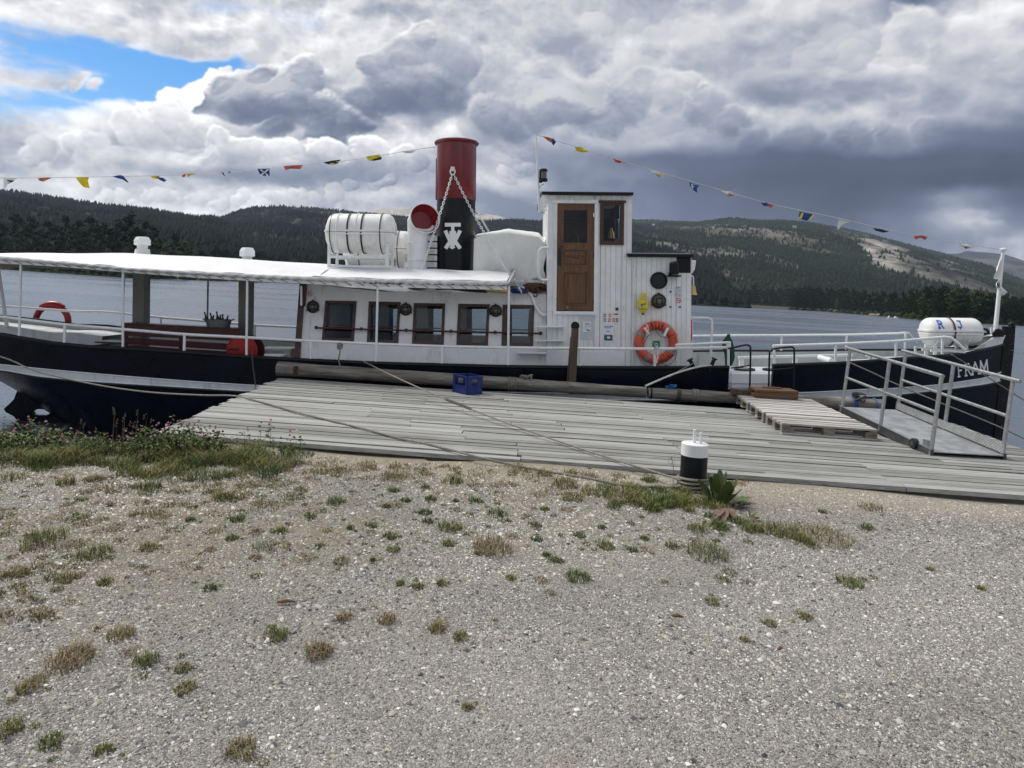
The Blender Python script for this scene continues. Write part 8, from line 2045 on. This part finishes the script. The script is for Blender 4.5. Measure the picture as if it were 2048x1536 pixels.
FLr = [[('orange', [(1085, 272.5), (1096, 275), (1108, 278), (1103, 286), (1095, 281)]), ('blue', [(1101, 283), (1106, 276), (1112, 285), (1107, 290.5)])],
 [('yellow', [(1150, 293), (1163, 294), (1170, 299), (1178, 305), (1165, 304), (1152, 301)])],
 [('orange', [(1226, 317), (1236, 319), (1246, 323), (1240, 326), (1229, 324)]), ('white', [(1244, 323), (1252, 326), (1246, 327)])],
 [('white', [(1298, 340), (1310, 341), (1331, 349), (1320, 350), (1306, 346)]), ('blue', [(1308, 345), (1316, 351), (1323, 354), (1316, 353)]), ('yellow', [(1314, 347), (1327, 350), (1324, 354), (1317, 351)])],
 [('blue', [(1379, 364), (1399, 371), (1394, 377), (1394, 385.5), (1387, 381), (1381, 371)]), ('white', [(1382, 368), (1391, 368.5), (1393, 375), (1388, 379.5), (1383, 375)])],
 [('white', [(1443, 381), (1462, 383), (1471, 390), (1470, 393), (1455, 390)]), ('orange', [(1450, 386), (1461, 386), (1469, 391), (1458, 392)])],
 [('orange', [(1533, 406), (1548, 409), (1545, 415), (1533, 412)]), ('blue', [(1522, 405), (1535, 405), (1537, 412), (1526, 412)])],
 [('blue', [(1598, 424), (1624, 428.5), (1621, 437), (1613, 442.5), (1603, 439), (1596, 436)]), ('yellow', [(1600, 423.5), (1607, 425), (1602, 437), (1595, 436)]), ('yellow', [(1621, 428), (1628, 430), (1619, 440), (1613, 442.5)])],
 [('white', [(1676, 440), (1700, 444), (1690, 447), (1682, 453), (1675, 460), (1673, 456), (1675, 447)])],
 [('black', [(1747, 456), (1762, 458), (1780, 463), (1768, 465), (1752, 461)]), ('orange', [(1756, 459), (1768, 461), (1764, 464)]), ('white', [(1752, 457), (1757, 457), (1758, 461)])],
 [('orange', [(1829, 472), (1843, 471), (1856, 474), (1852, 480), (1845, 476), (1837, 475), (1832, 479), (1828, 476)])],
 [('white', [(1915, 487), (1930, 487), (1949, 494), (1938, 499), (1925, 493)]), ('black', [(1928, 489), (1942, 493), (1930, 498)])]]
string('flag_string', 'string of signal flags from the wheelhouse mast down to the bow staff', LN2, FLr, lambda x: 12.85 + (x - 1072) / 930 * 1.12)
# ropes tied on the rail
for x, y, lab in ((680, 692, 'knotted grey rope end hanging on the rail below the first cabin window'), (1313, 700, 'white rope knot on the rail over the lifebuoy')):
    c = bp(x, y, 12.3); g = MB(); rg = random.Random(int(x))
    for k in range(4): g.tube([BM @ (c + Vector((math.cos(a) * .042, math.sin(a) * .03, math.sin(a + k) * .035 + .012 * (k - 1.5)))) for a in [2 * PI * j / 12 for j in range(12)]], .012, 6, closed=True)
    g.tube(smoothpath([BM @ (c + Vector(q_)) for q_ in ((0, -.03, 0), (.012, -.05, -.1), (-.01, -.04, -.22), (.01, -.03, -.34 if x < 700 else -.2))], 4), .013, 6)
    single('rope_knot', g, 'rope_grey' if x < 700 else 'rope_white', lab, 'rope', BM @ c, smooth=True)
# the broad-leaved plant by the bollard
b0 = ground(1440, 1012, -.06); DP = thing('dock_plant', 'broad-leaved green and reddish weed growing beside the bollard', 'plant', b0)
m, nt_, b_ = new_mat('leaf_green'); n_ = noise(nt_, coords(nt_, 'Object'), 14, 4, .6); oi = nt_.nodes.new('ShaderNodeObjectInfo'); rr_ = E(nt_, oi.outputs['Random'])
nt_.links.new(ramp(nt_, (n_ * .5 + rr_ * .6 - .05).clamp(), [(0, (.030, .060, .016)), (.55, (.085, .125, .032)), (.8, (.13, .11, .045)), (1, (.15, .055, .035))]), b_.inputs['Base Color']); b_.inputs['Roughness'].default_value = .5; bump(nt_, b_, n_, .3, .004)
pm('leaf_dry', (.16, .10, .08), .85, var=.4, scale=18, bmp=.5, bscale=30)
def leaf(root, base, d, L, w, curl, mat, lift=0.0):
    g = MB(); d = d.normalized(); sd = d.cross(Vector((0, 0, 1))); sd = sd.normalized() if sd.length > .05 else Vector((1, 0, 0)); N = 9
    for i in range(N + 1):
        t = i / N; c = base + d * L * t + Vector((0, 0, 1)) * (lift - curl * L * t * t); ww = w * (math.sin(PI * min(1, t * .93 + .05)) ** .7 * (1 if t > .18 else .25 + t)) * (1 + .12 * math.sin(t * 30))
        g.v += [tuple(c - sd * ww + Vector((0, 0, ww * .35))), tuple(c), tuple(c + sd * ww + Vector((0, 0, ww * .35)))]
    g.f = [f for i in range(N) for f in ((3 * i, 3 * i + 1, 3 * i + 4, 3 * i + 3), (3 * i + 1, 3 * i + 2, 3 * i + 5, 3 * i + 4))]; g.mi = [0] * len(g.f)
    return g.build('leaf', mat, root, smooth='all', world=True)
rg = random.Random(21); sc = b0.y / F
for x, y, xt, yt, w in ((1420, 1000, 1400, 960, 8), (1428, 1003, 1417, 950, 7), (1432, 1000, 1432, 948, 7), (1440, 1002, 1440, 943, 6.5), (1446, 1004, 1452, 950, 7), (1450, 1003, 1458, 966, 8), (1452, 1006, 1476, 958, 5), (1442, 1006, 1428, 980, 8), (1455, 1008, 1482, 982, 7), (1460, 1010, 1500, 992, 7), (1436, 1008, 1410, 985, 7), (1448, 1010, 1470, 990, 8), (1430, 1010, 1396, 995, 6), (1452, 1012, 1495, 1008, 7), (1440, 1012, 1448, 985, 8), (1462, 1012, 1490, 1000, 6), (1445, 998, 1444, 962, 7), (1425, 1006, 1403, 975, 6), (1435, 996, 1424, 960, 6), (1456, 1000, 1466, 965, 6), (1438, 1014, 1420, 1010, 6), (1468, 1016, 1478, 1001, 7)):
    p = ground(x, y, -.06); t = at(xt, yt, p.y + rg.uniform(-.12, .12)); leaf(DP, p, t - p, (t - p).length * 1.12, w * sc * 1.35, rg.uniform(-.05, .12), 'leaf_green')
for x, y, xt, yt, w in ((1445, 1025, 1428, 1040, 9), (1450, 1022, 1448, 1042, 8), (1455, 1022, 1470, 1040, 7), (1470, 1018, 1487, 1012, 6), (1498, 1042, 1515, 1052, 5)):
    p = ground(x, y, -.04); t = ground(xt, yt, -.05); leaf(DP, p, t - p, (t - p).length * 1.12, w * sc, .1, 'leaf_dry', .03)
b1 = ground(1502, 1036, -.06); SP = thing('dock_plant', 'small red-tinged weed to the right of the big broad-leaved one', 'plant', b1)
for x, y, xt, yt, w in ((1500, 1040, 1498, 1016, 6), (1503, 1040, 1514, 1022, 6), (1506, 1042, 1520, 1034, 6), (1498, 1041, 1488, 1026, 5), (1502, 1043, 1507, 1028, 6)):
    p = ground(x, y, -.06); t = at(xt, yt, p.y); leaf(SP, p, t - p, (t - p).length, w * sc, .1, 'leaf_green')
# thin dry flower stalk left of the bollard
g = MB(); b2 = ground(1345, 972, -.06); top_ = at(1342, 912, b2.y); g.tube(smoothpath([b2, b2.lerp(top_, .5) + Vector((.02, 0, 0)), top_], 3), .0022, 4)
for k in range(9): a = rg.uniform(0, 6.28); p = b2.lerp(top_, rg.uniform(.55, 1)); g.tube([p, p + Vector((math.cos(a) * .03, math.sin(a) * .03, .02))], .0014, 3); g.lathe([(.0, -.004), (.005, 0), (0, .005)], p + Vector((math.cos(a) * .03, math.sin(a) * .03, .022)), (0, 0, 1), 5, caps=False)
single('flower_stalk', g, 'leaf_dry', 'thin dry flower stalk standing just left of the bollard', 'plant', b2)
# sticks and larger stones on the gravel
for x, y, L_, a, lab in ((572, 1206, 36, .25, 'short brown stick lying on the gravel left of centre'), (1355, 1235, 24, -.3, 'small dark twig on the gravel below the bollard'), (1560, 1300, 14, .6, 'tiny pale chip of wood at the right')):
    p = ground(x, y, -.045); s = L_ * p.y / F; g = MB(); d = Vector((math.cos(a), math.sin(a) * .8, 0)); g.tube([p - d * s / 2 + Vector((0, 0, .006)), p + Vector((0, 0, .012)), p + d * s / 2 + Vector((0, 0, .006))], [.006, .010, .004], 6); single('stick', g, 'step_wood', lab, 'stick', p)
# ------------------------------------------------------------------ air
hz = bpy.data.materials.new('air'); hz.use_nodes = True; hn = hz.node_tree; hn.nodes.clear()
ho = hn.nodes.new('ShaderNodeOutputMaterial'); pv = hn.nodes.new('ShaderNodeVolumePrincipled')
pv.inputs['Color'].default_value = (.62, .74, .95, 1); pv.inputs['Density'].default_value = .000055; pv.inputs['Anisotropy'].default_value = .2
hn.links.new(pv.outputs[0], ho.inputs['Volume'])
g = MB(); g.span((-5200, -900, WATER - 8), (5600, 9000, 620)); MATS['air'] = hz
tag(g.build('haze', 'air'), kind='stuff')
